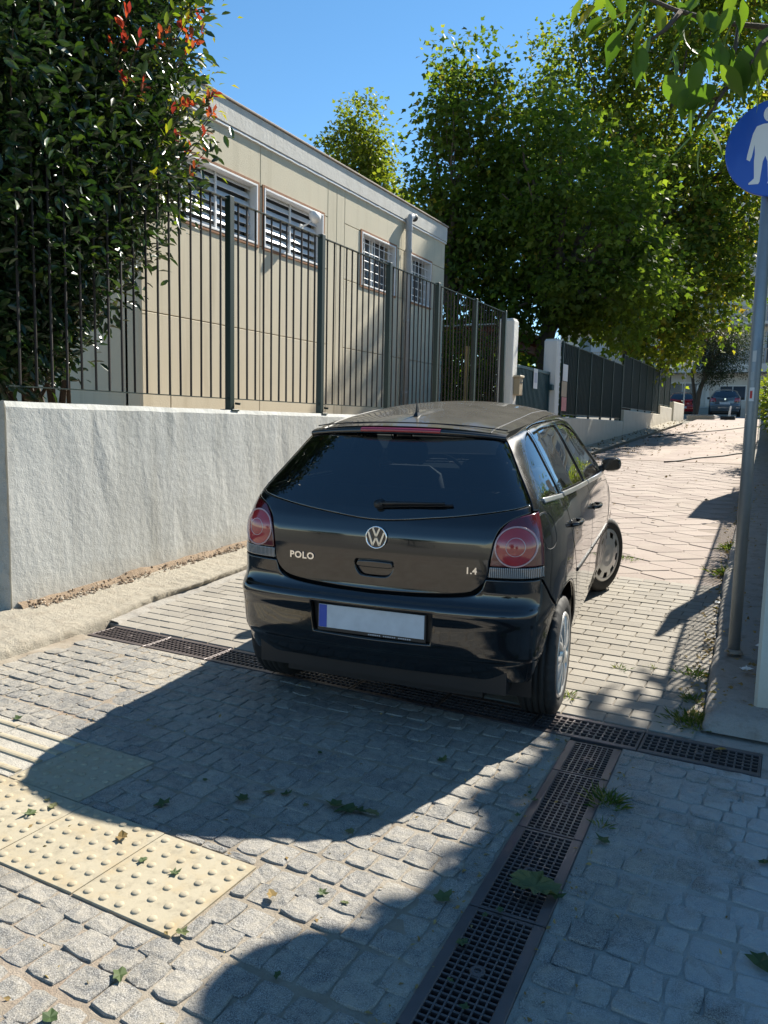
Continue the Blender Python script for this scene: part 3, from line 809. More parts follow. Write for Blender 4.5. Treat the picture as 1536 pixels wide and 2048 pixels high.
for nm, q in (('top_rail', (GX - .03, GX + .03, g0, g1, gz1 - .06, gz1)), ('bottom_rail', (GX - .03, GX + .03, g0, g1, gz0, gz0 + .08)),
              ('stile', (GX - .03, GX + .03, g0, g0 + .06, gz0 + .082, gz1 - .062)), ('stile', (GX - .03, GX + .03, g1 - .06, g1, gz0 + .082, gz1 - .062))):
    put(MB().cbox(*q, .004).build(nm, M_GREEN2), gt)
gb = MB().box(-.012, .012, -.016, .016, gz0 + .082, gz1 - .062).mesh('gate_bar', M_GREEN2)
for k in range(1, 28): o = add('gate_bar', gb, None, (GX, g0 + .06 + (g1 - g0 - .12) * k / 28, 0)); o.parent = gt; o.location = Vector(o.location) - gt.location
put(MB().box(GX - .028, GX - .020, g0 + .06, g1 - .06, gz0 + .08, gz1 - .06).build('backing_sheet', simple('teal_sheet', (.010, .036, .045), .5)), gt)
for z in (1.2, 2.2): put(MB().cbox(GX + .03, GX + .11, g1 - .08, g1 + .06, z, z + .12, .01).build('hinge', M_GREEN2), gt)
M_PAPER = simple('paper', (.78, .77, .74), .8, var=.05)
nz = thing('paper_notice', 'white paper notice taped to the teal gate', 'notice', (GX + .04, 15.4, 2.2))
put(MB().box(GX + .034, GX + .036, 15.25, 15.52, 2.18, 2.58).build('sheet', M_PAPER), nz)
put(MB().box(GX + .0365, GX + .0372, 15.29, 15.48, 2.30, 2.50).build('print', simple('faint_print', (.52, .53, .58), .8)), nz)

# ------------------------------------------------------------------ stepped wall and screened fence beyond the gate
M_WALL2 = m_render('cream_render', (.54, .49, .40), (.61, .56, .46), .5, .4, (.42, .37, .29))
M_MESHG = simple('green_shade_net', (.013, .020, .016), .75, var=.4, nscale=4)
secs = [(17.2, 24.0, 1.64, 3.30), (24.0, 30.9, 1.98, 3.62), (30.9, 33.8, 2.30, 3.90)]
words = ['first', 'second', 'third']
for n, (a, b, zt, zf) in enumerate(secs):
    t_ = thing('low_wall', f'cream low wall with tree shadows past the gate, {words[n]} step', 'wall', (FX, a, road_z(a)), 'stepped cream wall sections')
    put(add('wall', wall_mesh('wall', a, b - .003, zt, mat=M_WALL2, step=.25)), t_)
    f_ = thing('screened_fence', f'dark green fence with shade netting on the {words[n]} step of the cream wall', 'fence', (FX - .1, a, zt), 'netted fence sections')
    x = FX - .10
    k = max(2, round((b - a) / 1.36)); pz = zt + .06
    pmesh = MB().cbox(-.025, .025, -.025, .025, zt - .02, zf + .02, .003).mesh('post', M_GREEN)
    for i in range(k + 1):
        yy = a + .06 + (b - a - .12) * i / k; o = add('post', pmesh, f_, (0, yy - a, -zt))
    for i in range(k):
        y0 = a + .06 + (b - a - .12) * i / k + .028; y1 = a + .06 + (b - a - .12) * (i + 1) / k - .028
        put(MB().box(x - .012, x - .004, y0, y1, pz + .03, zf - .02).build('net_panel', M_MESHG), f_)
        put(MB().box(x - .018, x + .018, y0, y1, zf - .018, zf).build('rail', M_GREEN), f_)
        put(MB().box(x - .018, x + .018, y0, y1, pz, pz + .02).build('rail', M_GREEN), f_)
        nb = 9
        bmesh_ = MB().tube([(0, 0, pz + .02), (0, 0, zf - .018)], .008, 5).mesh('bar', M_GREEN)
        for q in range(1, nb): add('bar', bmesh_, f_, (.006, y0 + (y1 - y0) * q / nb - a, -zt))
pst = thing('poster', 'weathered beige and red poster fixed to the fence beside the gate', 'poster', (FX, 17.4, 2.2))
put(MB().box(FX - .062, FX - .058, 17.22, 17.62, 2.45, 2.82).build('upper_sheet', M_PAPER), pst)
put(MB().box(FX - .066, FX - .060, 17.18, 17.60, 2.10, 2.44).build('cardboard_sheet', simple('cardboard', (.46, .36, .25), .85, var=.25)), pst)
put(MB().box(FX - .064, FX - .060, 17.22, 17.62, 1.78, 2.09).build('red_sheet', simple('faded_red_paper', (.60, .26, .24), .8, var=.4, nscale=12)), pst)
# timber pergola behind the gate
M_TIMB = simple('red_brown_timber', (.19, .065, .035), .7, var=.4, nscale=5)
pg = thing('timber_shelter', 'red-brown timber shelter with a pale roof behind the gate', 'shelter', (-9.5, 21, 1))
for (x, y) in ((-7.2, 19.2), (-7.2, 24.4), (-11.5, 19.2), (-11.5, 24.4)):
    put(MB().cbox(x - .08, x + .08, y - .08, y + .08, .7, 3.55, .01).build('post', M_TIMB), pg)
for x in (-7.2, -11.5): put(MB().cbox(x - .09, x + .09, 18.8, 24.8, 3.55, 3.78, .01).build('beam', M_TIMB), pg)
for y in np.arange(18.9, 24.9, .6): put(MB().cbox(-12.0, -6.7, y - .04, y + .04, 3.785, 3.92, .006).build('rafter', M_TIMB), pg)
put(MB().cbox(-12.1, -6.6, 18.6, 25.0, 3.925, 3.96, .006).build('roof', M_PARA), pg)
yl = thing('yellow_pole', 'thin ochre pole standing behind the green fence', 'pole', (-6.2, 15.2, .7))
put(MB().tube([(-6.2, 15.2, .65), (-6.2, 15.2, 3.05)], .045, 10).build('shaft', simple('ochre_paint', (.45, .27, .09), .6)), yl)
# ------------------------------------------------------------------ right-hand boundary wall with railing
M_RWALL = m_render('pale_green_render', (.50, .53, .48), (.58, .60, .54), .6, .45, (.33, .33, .28))
rw = thing('garden_wall', 'pale green garden wall with iron railing along the right footway', 'wall', (.05, 4.3, .1))
Y = np.concatenate([np.arange(4.30, 9, .2), np.arange(9, 40.5, 1.)]); v = []
prof = [(0, 0.), (0, .5), (0, .97), (.015, 1.), (.20, 1.), (.20, 0.)]; m = len(prof)
for y in Y:
    for k, (dx, q) in enumerate(prof):
        v.append((right_wall_x(y) + .02 + dx + (.008 * rough(y * 3, q * 4, 2.) if k < 3 else 0), y, road_z(y) + q * .95 - (.1 if q == 0 else 0)))
f = [(j * m + k, j * m + k + 1, (j + 1) * m + k + 1, (j + 1) * m + k) for j in range(len(Y) - 1) for k in range(m - 1)] + [tuple(range(m)), tuple(range(len(v) - m, len(v)))]
put(add('wall', fixn(mkmesh('wall', v, f, M_RWALL))), rw)
put(MB().cbox(right_wall_x(4.1) - .075, right_wall_x(4.1) + .28, 4.04, 4.32, .02, 1.95, .015).build('end_pier', M_RWALL), rw)
put(MB().cbox(right_wall_x(4.1) - .10, right_wall_x(4.1) + .30, 4.02, 4.34, 1.952, 2.01, .012).build('pier_cap', M_RWALL), rw)
rl = thing('garden_railing', 'dark iron railing on top of the pale green garden wall', 'railing', (.1, 4.4, 1))
rbar = MB().tube([(0, 0, .95), (0, 0, 1.92)], .008, 6).mesh('bar', M_GREEN)
ry = 4.40
while ry < 15.5:
    o = add('bar', rbar, rl, (right_wall_x(ry) + .12 - .1, ry - 4.4, road_z(ry) - 1)); ry += .115
for zz in (1.05, 1.88):
    pts = [(right_wall_x(q) + .12, q, road_z(q) + zz) for q in np.arange(4.33, 15.6, .75)]
    put(MB().tube(pts, .014, 6).build('rail', M_GREEN), rl)
# solid notice panel and a metre cabinet on the wall: they throw the blocky shadows on the paving
nb = thing('wall_cabinet', 'grey metal cabinet standing behind the right-hand railing', 'cabinet', (.3, 13.2, .6))
put(MB().cbox(-.42, .10, 12.9, 14.3, road_z(13.5) + .9, road_z(13.5) + 2.35, .02).build('body', M_PVC), nb)
put(MB().cbox(-.45, .13, 12.87, 14.33, road_z(13.5) + 2.352, road_z(13.5) + 2.40, .01).build('lid', M_PVC), nb)
nb2 = thing('notice_board', 'small notice board fixed to the right-hand railing', 'board', (.0, 8.0, 1.6))
put(MB().cbox(-.16, -.12, 7.55, 8.15, road_z(7.8) + 1.15, road_z(7.8) + 2.05, .006).build('panel', M_ALU), nb2)

# ------------------------------------------------------------------ pedestrian sign on its pole
M_GALV = NT('galvanised_steel')
t = M_GALV; c = t.mix(t.noise(9, 6, .7), (.22, .25, .27), (.34, .37, .385)); c = t.mix(t.ramp(t.noise(3, 5, stretch=(1, 1, .2)), [(.55, 0.), (.75, .5)]), c, (.15, .17, .18))
M_GALV = t.done(t.bsdf(c, .48, .55, normal=t.bump(t.noise(60, 5), .1, .003)))
M_BLUE = simple('sign_blue', (.004, .068, .42), .35, coat=.3, var=.04)
M_SIGNW = simple('sign_white', (.70, .71, .72), .4, var=.03)
sx, sy = -.232, 4.78; s0 = road_z(sy) + .09
sg = thing('pedestrian_sign', 'round blue pedestrian sign with white walking figures on a grey steel pole', 'road sign', (sx, sy, s0))
put(MB().tube([(sx, sy, s0 - .03), (sx - .002, sy, 1.6), (sx - .003, sy, 3.28)], .0325, 20).build('pole', M_GALV, smooth=True), sg)
put(MB().lathe([(.036, s0 - .005), (.05, s0 + .0), (.045, s0 + .012), (.034, s0 + .02)], 18, c=(sx, sy, 0)).build('base_mortar', M_WALK), sg)
dc = (-.208, 4.725, 2.915); rot = math.radians(6)
def sgn(mb, name, mat, dy=0.):
    o = mb.build(name, mat, sg); o.location = (dc[0] - sx, dc[1] - sy + dy, dc[2] - s0); o.rotation_euler = (0, 0, rot); return o
R_ = .250
sgn(MB().lathe([(0., .004), (R_ - .006, .004), (R_, .002), (R_, -.004), (R_ - .004, -.006), (0, -.006)], 64, 'Y'), 'sign_plate', M_BLUE)
def figure(cx_, s, foot):
    """walking figure in front view: head, coat, arms, trousers, shoes"""
    P_ = [(-.030, .300), (-.062, .290), (-.078, .255), (-.098, .150), (-.100, .128), (-.084, .118), (-.076, .138), (-.066, .200), (-.062, .150), (-.064, .120),
          (-.058, .03), (-.070, .018), (-.082, .008), (-.082, 0.), (-.036, 0.), (-.030, .012), (-.022, .11), (-.012, .14), (.0, .11), (.010, .012), (.006, .0), (.052, .0), (.052, .008), (.044, .03),
          (.056, .15), (.066, .200), (.076, .138), (.084, .118), (.100, .128), (.098, .150), (.078, .255), (.062, .290), (.030, .300)]
    b = MB().prism([(cx_ + x * s, foot + z * s) for x, z in P_], -.0075, -.0050, 'XZ')
    hd = [(cx_ + .034 * s * math.cos(a), foot + (.347 + .040 * math.sin(a)) * s) for a in np.linspace(0, 2 * math.pi, 18)[:-1]]
    b.prism(hd, -.0075, -.0050, 'XZ'); return b
sgn(figure(-.040, 1.02, -.181), 'adult_figure', M_SIGNW)
sgn(figure(.125, .58, -.150), 'child_figure', M_SIGNW)
for z in (2.80, 3.09): put(MB().cbox(sx - .045, sx + .075, sy - .048, sy + .04, z, z + .03, .004).build('clamp', M_GALV), sg)
def sticker(z0, z1, a0, a1, mat, name='sticker', lift=.0335):
    b = MB(); n = 6
    for i in range(n + 1):
        a = math.radians(a0 + (a1 - a0) * i / n)
        for z in (z0, z1): b.v.append((sx + lift * math.cos(a), sy + lift * math.sin(a), z))
    for i in range(n): b.f.append((2 * i, 2 * i + 2, 2 * i + 3, 2 * i + 1))
    put(b.build(name, mat, smooth=True), sg)
sticker(1.585, 1.66, -130, -80, M_SIGNW); sticker(1.60, 1.642, -118, -96, simple('sticker_red', (.55, .03, .03), .5), lift=.0340)
sticker(1.70, 1.745, -128, -92, simple('worn_sticker', (.36, .40, .42), .6)); sticker(1.80, 1.86, -120, -85, simple('torn_sticker', (.55, .56, .55), .7))

# ------------------------------------------------------------------ far end of the lane
M_FAR = m_render('far_offwhite', (.60, .585, .545), (.68, .66, .615), .2, .3)
M_FARG = simple('far_glass', (.05, .07, .10), .12, spec=.6)
M_SHUT = simple('far_shutter', (.46, .50, .55), .6)
M_RAILF = simple('balcony_bars', (.42, .36, .29), .6)
M_AWN = simple('awning_terracotta', (.33, .12, .075), .8)
FY = 57.; fz = road_z(57)
fb = thing('apartment_building', 'off-white apartment block with balconies at the end of the lane', 'building', (-6, FY, fz))
def FP(mb, name, mat, par=fb): return put(mb.build(name, mat), par)
FP(MB().box(-16, 6, FY + .3, FY + 9, fz - .2, fz + 14.2), 'wall', M_FAR)
for lv in range(4):
    z = fz + 3.0 + 3.05 * lv
    FP(MB().cbox(-15.5, 5.6, FY - 1.1, FY + .295, z, z + .55 if lv == 0 else z + .2, .02), 'balcony_slab', M_FAR)
    z1 = z + (.55 if lv == 0 else .2)
    for k in range(0, 4):
        x0 = -15.3 + 5.25 * k; rb = MB()
        for q in np.arange(x0, x0 + 5.0, .14): rb.box(q - .03, q + .03, FY - 1.06, FY - 1.03, z1, z1 + .92)
        rb.box(x0 - .03, x0 + 5.0, FY - 1.08, FY - 1.01, z1 + .92, z1 + .97)
        FP(rb, 'balcony_railing', M_RAILF)
    for k in range(5):
        x0 = -14.6 + 4.1 * k
        w2 = FP(MB().cbox(x0, x0 + 1.9, FY + .22, FY + .297, z1 + .05, z1 + 2.2, .01), 'balcony_door', M_SHUT)
        o = MB().box(x0 + .1, x0 + .9, FY + .20, FY + .218, z1 + .15, z1 + 2.1).build('pane', M_FARG, w2)
    if lv in (0, 2): FP(MB().box(-6.4, -4.6, FY - 1.05, FY - .2, z1 + 1.5, z1 + 2.3), 'awning', M_AWN)
for (x0, x1, z0, z1) in ((-8.2, -6.3, 1.2, 2.35), (-4.85, -3.25, 1.25, 2.15), (-3.05, -1.6, 1.25, 2.15), (-1.2, .6, 1.25, 2.15)):
    w2 = FP(MB().cbox(x0 - .08, x1 + .08, FY + .22, FY + .297, fz + z0 - .08, fz + z1 + .08, .01), 'window', M_WHITE)
    for k in range(2):
        a = x0 + (x1 - x0) * k / 2 + .03; MB().box(a, a + (x1 - x0) / 2 - .06, FY + .20, FY + .218, fz + z0, fz + z1).build('pane', M_FARG, w2)
    for o in w2.children: o.location = (0, 0, 0)
for x in (-5.6, -2.4, 1.5): FP(MB().cbox(x - .12, x + .12, FY + .10, FY + .298, fz, fz + 3.0, .01), 'pilaster', M_FAR)
dw = thing('far_low_wall', 'low grey wall behind the parked cars at the end of the lane', 'wall', (-6, 55.5, fz))
put(MB().cbox(-12, -2.2, 55.3, 55.5, fz - .1, fz + .62, .02).build('wall', M_PARA), dw)
put(MB().cbox(-12, -2.2, 55.28, 55.52, fz + .622, fz + .70, .01).build('coping', M_PILLAR), dw)
# second pale block to the right, seen past the pole
b2 = thing('side_house', 'pale two-storey house behind the right-hand garden wall', 'building', (8, 24, 1))
put(MB().box(5.2, 14, 18, 34, .3, 7.2).build('wall', M_FAR), b2)
put(MB().cbox(4.9, 14.2, 17.7, 34.3, 7.21, 7.5, .02).build('roof', M_PARA), b2)
for y in (19.5, 23, 26.5, 30):
    for z in (2.2, 5.0):
        w2 = put(MB().cbox(5.13, 5.196, y, y + 1.4, z, z + 1.3, .01).build('window', M_SHUT), b2)
# round traffic sign seen from behind
rs = thing('round_sign', 'round traffic sign seen from behind at the end of the fence', 'road sign', (-4.72, 38, road_z(38)))
put(MB().tube([(-4.72, 38, road_z(38) - .05), (-4.72, 38, 4.72)], .03, 10).build('pole', M_GALV), rs)
put(MB().lathe([(0, .01), (.27, .01), (.275, 0.), (.27, -.01), (0, -.01)], 28, 'Y', (-4.72, 38.05, 4.43)).build('sign_plate', M_ALU), rs)
rb = thing('kerb_island', 'raised concrete island with a broken wall at the end of the cream wall', 'wall', (-5.1, 35, road_z(35)))
put(MB().cbox(-5.5, -4.62, 34.2, 37.5, road_z(35) - .2, road_z(36) + .80, .03).build('wall', M_WALL2), rb)
put(MB().cbox(-4.6, -3.4, 38.4, 41.0, road_z(39) - .2, road_z(40) + .13, .05).build('island', M_WALK), rb)
# weighted base with a broken post on the road
cb = thing('weighted_base', 'black weighted post base with a short pale post standing on the road', 'post base', (-2.85, 38.6, road_z(38.6)))
put(MB().cbox(-3.16, -2.54, 38.4, 38.8, road_z(38.5) - .005, road_z(38.6) + .15, .03).build('base', M_DARK), cb)
put(MB().tube([(-2.80, 38.6, road_z(38.6) + .15), (-2.79, 38.6, road_z(38.6) + .35), (-2.76, 38.6, road_z(38.6) + .62)], [.05, .045, .035], 8).build('post', M_PAPER), cb)
# thin dark strips standing in for line shadows across the road
M_LINESHADE = simple('line_shadow_black', (.02, .02, .02), .7)
for (p, q, lab) in (((-4.0, 24.6), (-1.05, 33.5), 'thin dark strip standing in for a line shadow across the far part of the lane'), ((-2.4, 16.9), (-.82, 20.4), 'thin dark strip standing in for a line shadow across the lane near the tree shadow')):
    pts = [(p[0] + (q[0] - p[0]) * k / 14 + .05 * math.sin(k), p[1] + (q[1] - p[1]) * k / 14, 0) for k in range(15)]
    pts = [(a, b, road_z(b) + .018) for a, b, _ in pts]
    tag(MB().tube(pts, .016, 6).build('line_shadow', M_LINESHADE, smooth=True), lab, 'line_shadow', 'strips standing in for line shadows across the lane')
# ------------------------------------------------------------------ car body surface
def table(pts, sig, n=1600):
    x = np.array([p[0] for p in pts], float); y = np.array([p[1] for p in pts], float)
    X = np.linspace(x[0], x[-1], n); Yv = np.interp(X, x, y); h = (x[-1] - x[0]) / (n - 1)
    k = max(1, int(3 * sig / h)); g = np.exp(-.5 * (np.arange(-k, k + 1) * h / sig) ** 2); g /= g.sum()
    d0, d1 = Yv[1] - Yv[0], Yv[-1] - Yv[-2]
    pad = np.concatenate([Yv[0] + d0 * np.arange(-k, 0), Yv, Yv[-1] + d1 * np.arange(1, k + 1)])
    return X, np.convolve(pad, g, 'valid')
PLAN = [(0,0),(.2,.003),(.4,.012),(.6,.027),(.72,.042),(.80,.060),(.855,.085),(.895,.125),(.918,.18),(.94,.26),(.958,.36),(.975,.5),(.988,.7),(.997,1.0),(1,1.4),(1,2.2),
        (.998,2.7),(.985,3.1),(.955,3.4),(.90,3.62),(.80,3.76),(.62,3.85),(.35,3.90),(0,3.916)]
pt = [0.]
for a, b in zip(PLAN[:-1], PLAN[1:]): pt.append(pt[-1] + math.hypot((b[0] - a[0]) * .82, b[1] - a[1]))
TX, CXV = table([(t, p[0]) for t, p in zip(pt, PLAN)], .022); _, CYV = table([(t, p[1]) for t, p in zip(pt, PLAN)], .022)
CXV = CXV - CXV[0] * np.exp(-TX / .05); TMAX = pt[-1]
YRX, YRV = table([(.10,.22),(.16,.16),(.24,.105),(.30,.07),(.36,.045),(.392,.036),(.408,.012),(.45,.006),(.56,.004),(.585,-.004),(.622,-.006),(.638,.014),(.655,.040),(.69,.054),(.76,.057),(.86,.062),
                  (.94,.072),(1.0,.095),(1.06,.132),(1.10,.166),(1.2,.256),(1.3,.35),(1.36,.408),(1.40,.447),(1.46,.51)], .006)
YFX, YFV = table([(.1,.12),(.25,.03),(.5,0),(.62,.02),(.70,.08),(.76,.2),(.82,.38),(.88,.58),(.94,.80),(.99,.98),(1.02,1.06),(1.10,1.2),(1.2,1.38),(1.3,1.58),(1.4,1.80),(1.46,1.95)], .015)
WX, WV = table([(.10,.66),(.16,.71),(.22,.757),(.30,.79),(.40,.808),(.5,.815),(.6,.821),(.68,.825),(.8,.825),(.92,.815),(1.0,.797),(1.06,.774),(1.10,.756),(1.2,.703),(1.3,.648),(1.37,.606),(1.41,.572),(1.435,.54),(1.47,.46)], .014)
RCX, RCV = table([(.2,1.375),(.40,1.408),(.6,1.446),(.9,1.482),(1.3,1.506),(1.7,1.508),(2.0,1.490),(2.3,1.46),(4.,1.3)], .05)
roofc = lambda y: np.interp(y, RCX, RCV)
crown_h = lambda y: np.interp(y, [.40, .95, 1.8, 2.1], [.045, .074, .074, .06])
railz = lambda y: roofc(y) - crown_h(y)
def surf(t, z):
    """body skin: t runs round the plan from the tail centre (signed, left negative), z is height"""
    t = np.asarray(t, float); z = np.asarray(z, float); s = np.where(t < 0, -1., 1.); a = np.abs(t)
    cx = np.interp(a, TX, CXV); cy = np.interp(a, TX, CYV)
    wr = np.clip(1 - cy / 1.3, 0, 1); wf = np.clip((cy - 1.6) / 2.316, 0, 1)
    y = cy + np.interp(z, YRX, YRV) * wr - np.interp(z, YFX, YFV) * wf
    k = np.clip((z - 1.06) / .28, 0, 1); k = k * k * (3 - 2 * k)
    zz = z + (1.432 - railz(np.clip(y, .3, 2.3))) * k
    x = cx * np.interp(zz, WX, WV)
    return np.stack([s * x, y, z + 0 * x], -1)
def surfn(t, z):
    h = .004; du = surf(t + h, z) - surf(t - h, z); dv = surf(t, z + h) - surf(t, z - h)
    n = np.cross(du, dv); return n / np.linalg.norm(n, axis=-1, keepdims=True)
def t_of_x(x, z):
    lo, hi = 0., float(np.interp(.30, CYV, TX)); s = -1 if x < 0 else 1; x = abs(x)
    for _ in range(40):
        m = (lo + hi) / 2
        if abs(surf(m, z)[0]) < x: lo = m
        else: hi = m
    return s * lo
def t_of_y(y, z):
    lo, hi = 0., TMAX
    for _ in range(40):
        m = (lo + hi) / 2
        if surf(m, z)[1] < y: lo = m
        else: hi = m
    return lo
T_G = float(np.interp(.885, CXV[:700], TX[:700])); T_L = float(np.interp(.910, CXV[:700], TX[:700]))
def tz(p):
    k, a, z = p
    if k == 'r': return (t_of_x(a, z), z)
    if k == 's': return (t_of_y(a, z), z)
    return (a, z)
def catmull(P, step=.012):
    P = np.array(P, float)
    if len(P) == 2:
        n = max(1, int(np.linalg.norm(P[1] - P[0]) / step)); return [tuple(P[0] + (P[1] - P[0]) * i / n) for i in range(n)]
    Q = np.vstack([2 * P[0] - P[1], P, 2 * P[-1] - P[-2]]); out = []
    for i in range(1, len(Q) - 2):
        n = max(1, int(np.linalg.norm(Q[i + 1] - Q[i]) / step))
        for j in range(n):
            t = j / n; a, b, c, d = Q[i - 1], Q[i], Q[i + 1], Q[i + 2]
            out.append(tuple(.5 * (2 * b + (c - a) * t + (2 * a - 5 * b + 4 * c - d) * t * t + (3 * b - a - 3 * c + d) * t ** 3)))
    return out
def outline(segs, step=.012):
    """closed outline from smooth segments; each segment ends where the next begins"""
    out = []
    segs = [[tz(p) for p in s] for s in segs]
    for i, s in enumerate(segs):
        nxt = segs[(i + 1) % len(segs)][0]
        if math.dist(s[-1], nxt) > 1e-4: s = s + [nxt] if len(s) == 1 else s
        out += catmull(s, step)
        if math.dist(s[-1], nxt) > 1e-4: out += catmull([s[-1], nxt], step)
    return np.array(out)
def area2(P): return .5 * np.sum(P[:, 0] * np.roll(P[:, 1], -1) - np.roll(P[:, 0], -1) * P[:, 1])
def inset(P, d):
    """shrink a counter-clockwise outline by d"""
    e = np.roll(P, -1, 0) - P; e /= np.linalg.norm(e, axis=1, keepdims=True) + 1e-9
    nrm = np.stack([-e[:, 1], e[:, 0]], 1); n2 = nrm + np.roll(nrm, 1, 0); n2 /= np.linalg.norm(n2, axis=1, keepdims=True) + 1e-9
    c = np.clip(np.sum(n2 * nrm, 1), .5, 1); return P + n2 * (d / c)[:, None]
def inside(pts, P):
    x, y = pts[:, 0][:, None], pts[:, 1][:, None]; x0, y0 = P[:, 0][None], P[:, 1][None]; x1, y1 = np.roll(P[:, 0], -1)[None], np.roll(P[:, 1], -1)[None]
    c = ((y0 > y) != (y1 > y)) & (x < (x1 - x0) * (y - y0) / (y1 - y0 + 1e-12) + x0)
    return (c.sum(1) % 2) == 1
def dist_to(pts, P):
    a = P[None]; b = np.roll(P, -1, 0)[None]; p = pts[:, None]; ab = b - a
    t = np.clip(((p - a) * ab).sum(-1) / ((ab * ab).sum(-1) + 1e-12), 0, 1)[..., None]
    return np.linalg.norm(p - a - ab * t, axis=-1).min(1)
def panel(name, segs, mat, parent, holes=(), off=0., gap=.0022, rim=.016, grid=.03, mirror=False, edge=.0045, raw=None, offf=None, step=.012):
    P = outline(segs, step) if raw is None else raw
    if area2(P) < 0: P = P[::-1]
    HS = []
    for h in holes:
        Q = outline(h, step) if not isinstance(h, np.ndarray) else h
        HS.append(Q if area2(Q) < 0 else Q[::-1])           # clockwise: inset() then grows the panel away from the hole edge
    loops = [P] + HS; pts = []; edges = []; ring0 = []; depth = []; outd = []
    for L in loops:
        for k, d in enumerate((gap, gap + edge)):
            R = inset(L, d); n0 = len(pts); n = len(R)
            e = np.roll(L, -1, 0) - np.roll(L, 1, 0); e /= np.linalg.norm(e, axis=1, keepdims=True) + 1e-9
            pts += [tuple(q) for q in R]; edges += [(n0 + i, n0 + (i + 1) % n) for i in range(n)]
            depth += [-.0018 if k == 0 else 0.] * n; outd += [(e[i, 1], -e[i, 0]) if k == 0 else (0, 0) for i in range(n)]
            if k == 0: ring0.append((n0, n))
    lo, hi = P.min(0), P.max(0)
    G = np.stack(np.meshgrid(np.arange(lo[0], hi[0], grid), np.arange(lo[1], hi[1], grid)), -1).reshape(-1, 2)
    G = G + ((np.arange(len(G)) % 2) * .3 * grid)[:, None] * 0
    if len(G):
        ok = inside(G, P)
        for h in HS: ok &= ~inside(G, h)
        G = G[ok]
    if len(G):
        dm = np.min([dist_to(G, L) for L in loops], 0); G = G[dm > gap + edge + grid * .35]
    pts += [tuple(q) for q in G]; depth += [0.] * len(G); outd += [(0, 0)] * len(G)
    vo, _, fo, ov, _, _ = delaunay_2d_cdt([Vector(p) for p in pts], edges, [], 0, 1e-6)
    vo = np.array([tuple(v) for v in vo]); src = [o[0] if len(o) else -1 for o in ov]
    F = np.array(fo); cen = vo[F].mean(1); R0 = inset(P, gap)
    ok = inside(cen, R0)
    for h in HS: ok &= ~inside(cen, inset(h, gap))
    F = F[ok]
    dep = np.array([depth[s] if s >= 0 else 0. for s in src]); od = np.array([outd[s] if s >= 0 else (0, 0) for s in src])
    S_ = surf(vo[:, 0], vo[:, 1]); N_ = surfn(vo[:, 0], vo[:, 1])
    oo = off + (offf(S_) if offf is not None else 0.)
    if offf is not None:                                   # displaced skin: take normals from the displaced surface
        h = .003; f_ = lambda a, b: surf(a, b) + surfn(a, b) * (off + offf(surf(a, b)))[:, None]
        du = f_(vo[:, 0] + h, vo[:, 1]) - f_(vo[:, 0] - h, vo[:, 1]); dv = f_(vo[:, 0], vo[:, 1] + h) - f_(vo[:, 0], vo[:, 1] - h)
        NN = np.cross(du, dv); NN /= np.linalg.norm(NN, axis=1, keepdims=True)
    else: NN = N_
    V = S_ + N_ * (oo + dep)[:, None] if np.ndim(oo + dep) else S_
    h = .003; du = surf(vo[:, 0] + h, vo[:, 1]) - surf(vo[:, 0] - h, vo[:, 1]); dv = surf(vo[:, 0], vo[:, 1] + h) - surf(vo[:, 0], vo[:, 1] - h)
    du /= np.linalg.norm(du, axis=1, keepdims=True); dv /= np.linalg.norm(dv, axis=1, keepdims=True)
    E_ = du * od[:, :1] + dv * od[:, 1:]
    NV = NN + E_ * .8; NV /= np.linalg.norm(NV, axis=1, keepdims=True)
    verts = [tuple(v) for v in V]; norms = [tuple(n) for n in NV]; faces = [tuple(f) for f in F]
    back = {}
    for i, s in enumerate(src): back.setdefault(s, i)
    for (n0, n) in ring0:                                   # folded edge going inwards
        idx = [back.get(n0 + i, -1) for i in range(n)]
        if min(idx) < 0: continue
        a0 = len(verts)
        for i in idx: verts.append(tuple(V[i])); norms.append(tuple(E_[i] / (np.linalg.norm(E_[i]) + 1e-9)))
        for i in idx: verts.append(tuple(V[i] - N_[i] * rim)); norms.append(tuple(E_[i] / (np.linalg.norm(E_[i]) + 1e-9)))
        for i in range(n):
            j = (i + 1) % n; faces.append((a0 + j, a0 + i, a0 + n + i, a0 + n + j))
    if mirror:
        verts = [(-x, y, z) for x, y, z in verts]; norms = [(-x, y, z) for x, y, z in norms]; faces = [f[::-1] for f in faces]
    me = mkmesh(name, verts, faces, mat, True)
    me.normals_split_custom_set_from_vertices(norms)
    return add(name, me, parent)
def circ(x, z, r, n=40, squash=1.):
    return np.array([(t_of_x(x + r * math.cos(a) * squash, z + r * math.sin(a)), z + r * math.sin(a)) for a in np.linspace(0, 2 * math.pi, n, endpoint=False)])
def arc(yc, zc, r, a0, a1, n=24):
    return [('s', yc + r * math.cos(a), zc + r * math.sin(a)) for a in np.radians(np.linspace(a0, a1, n))]

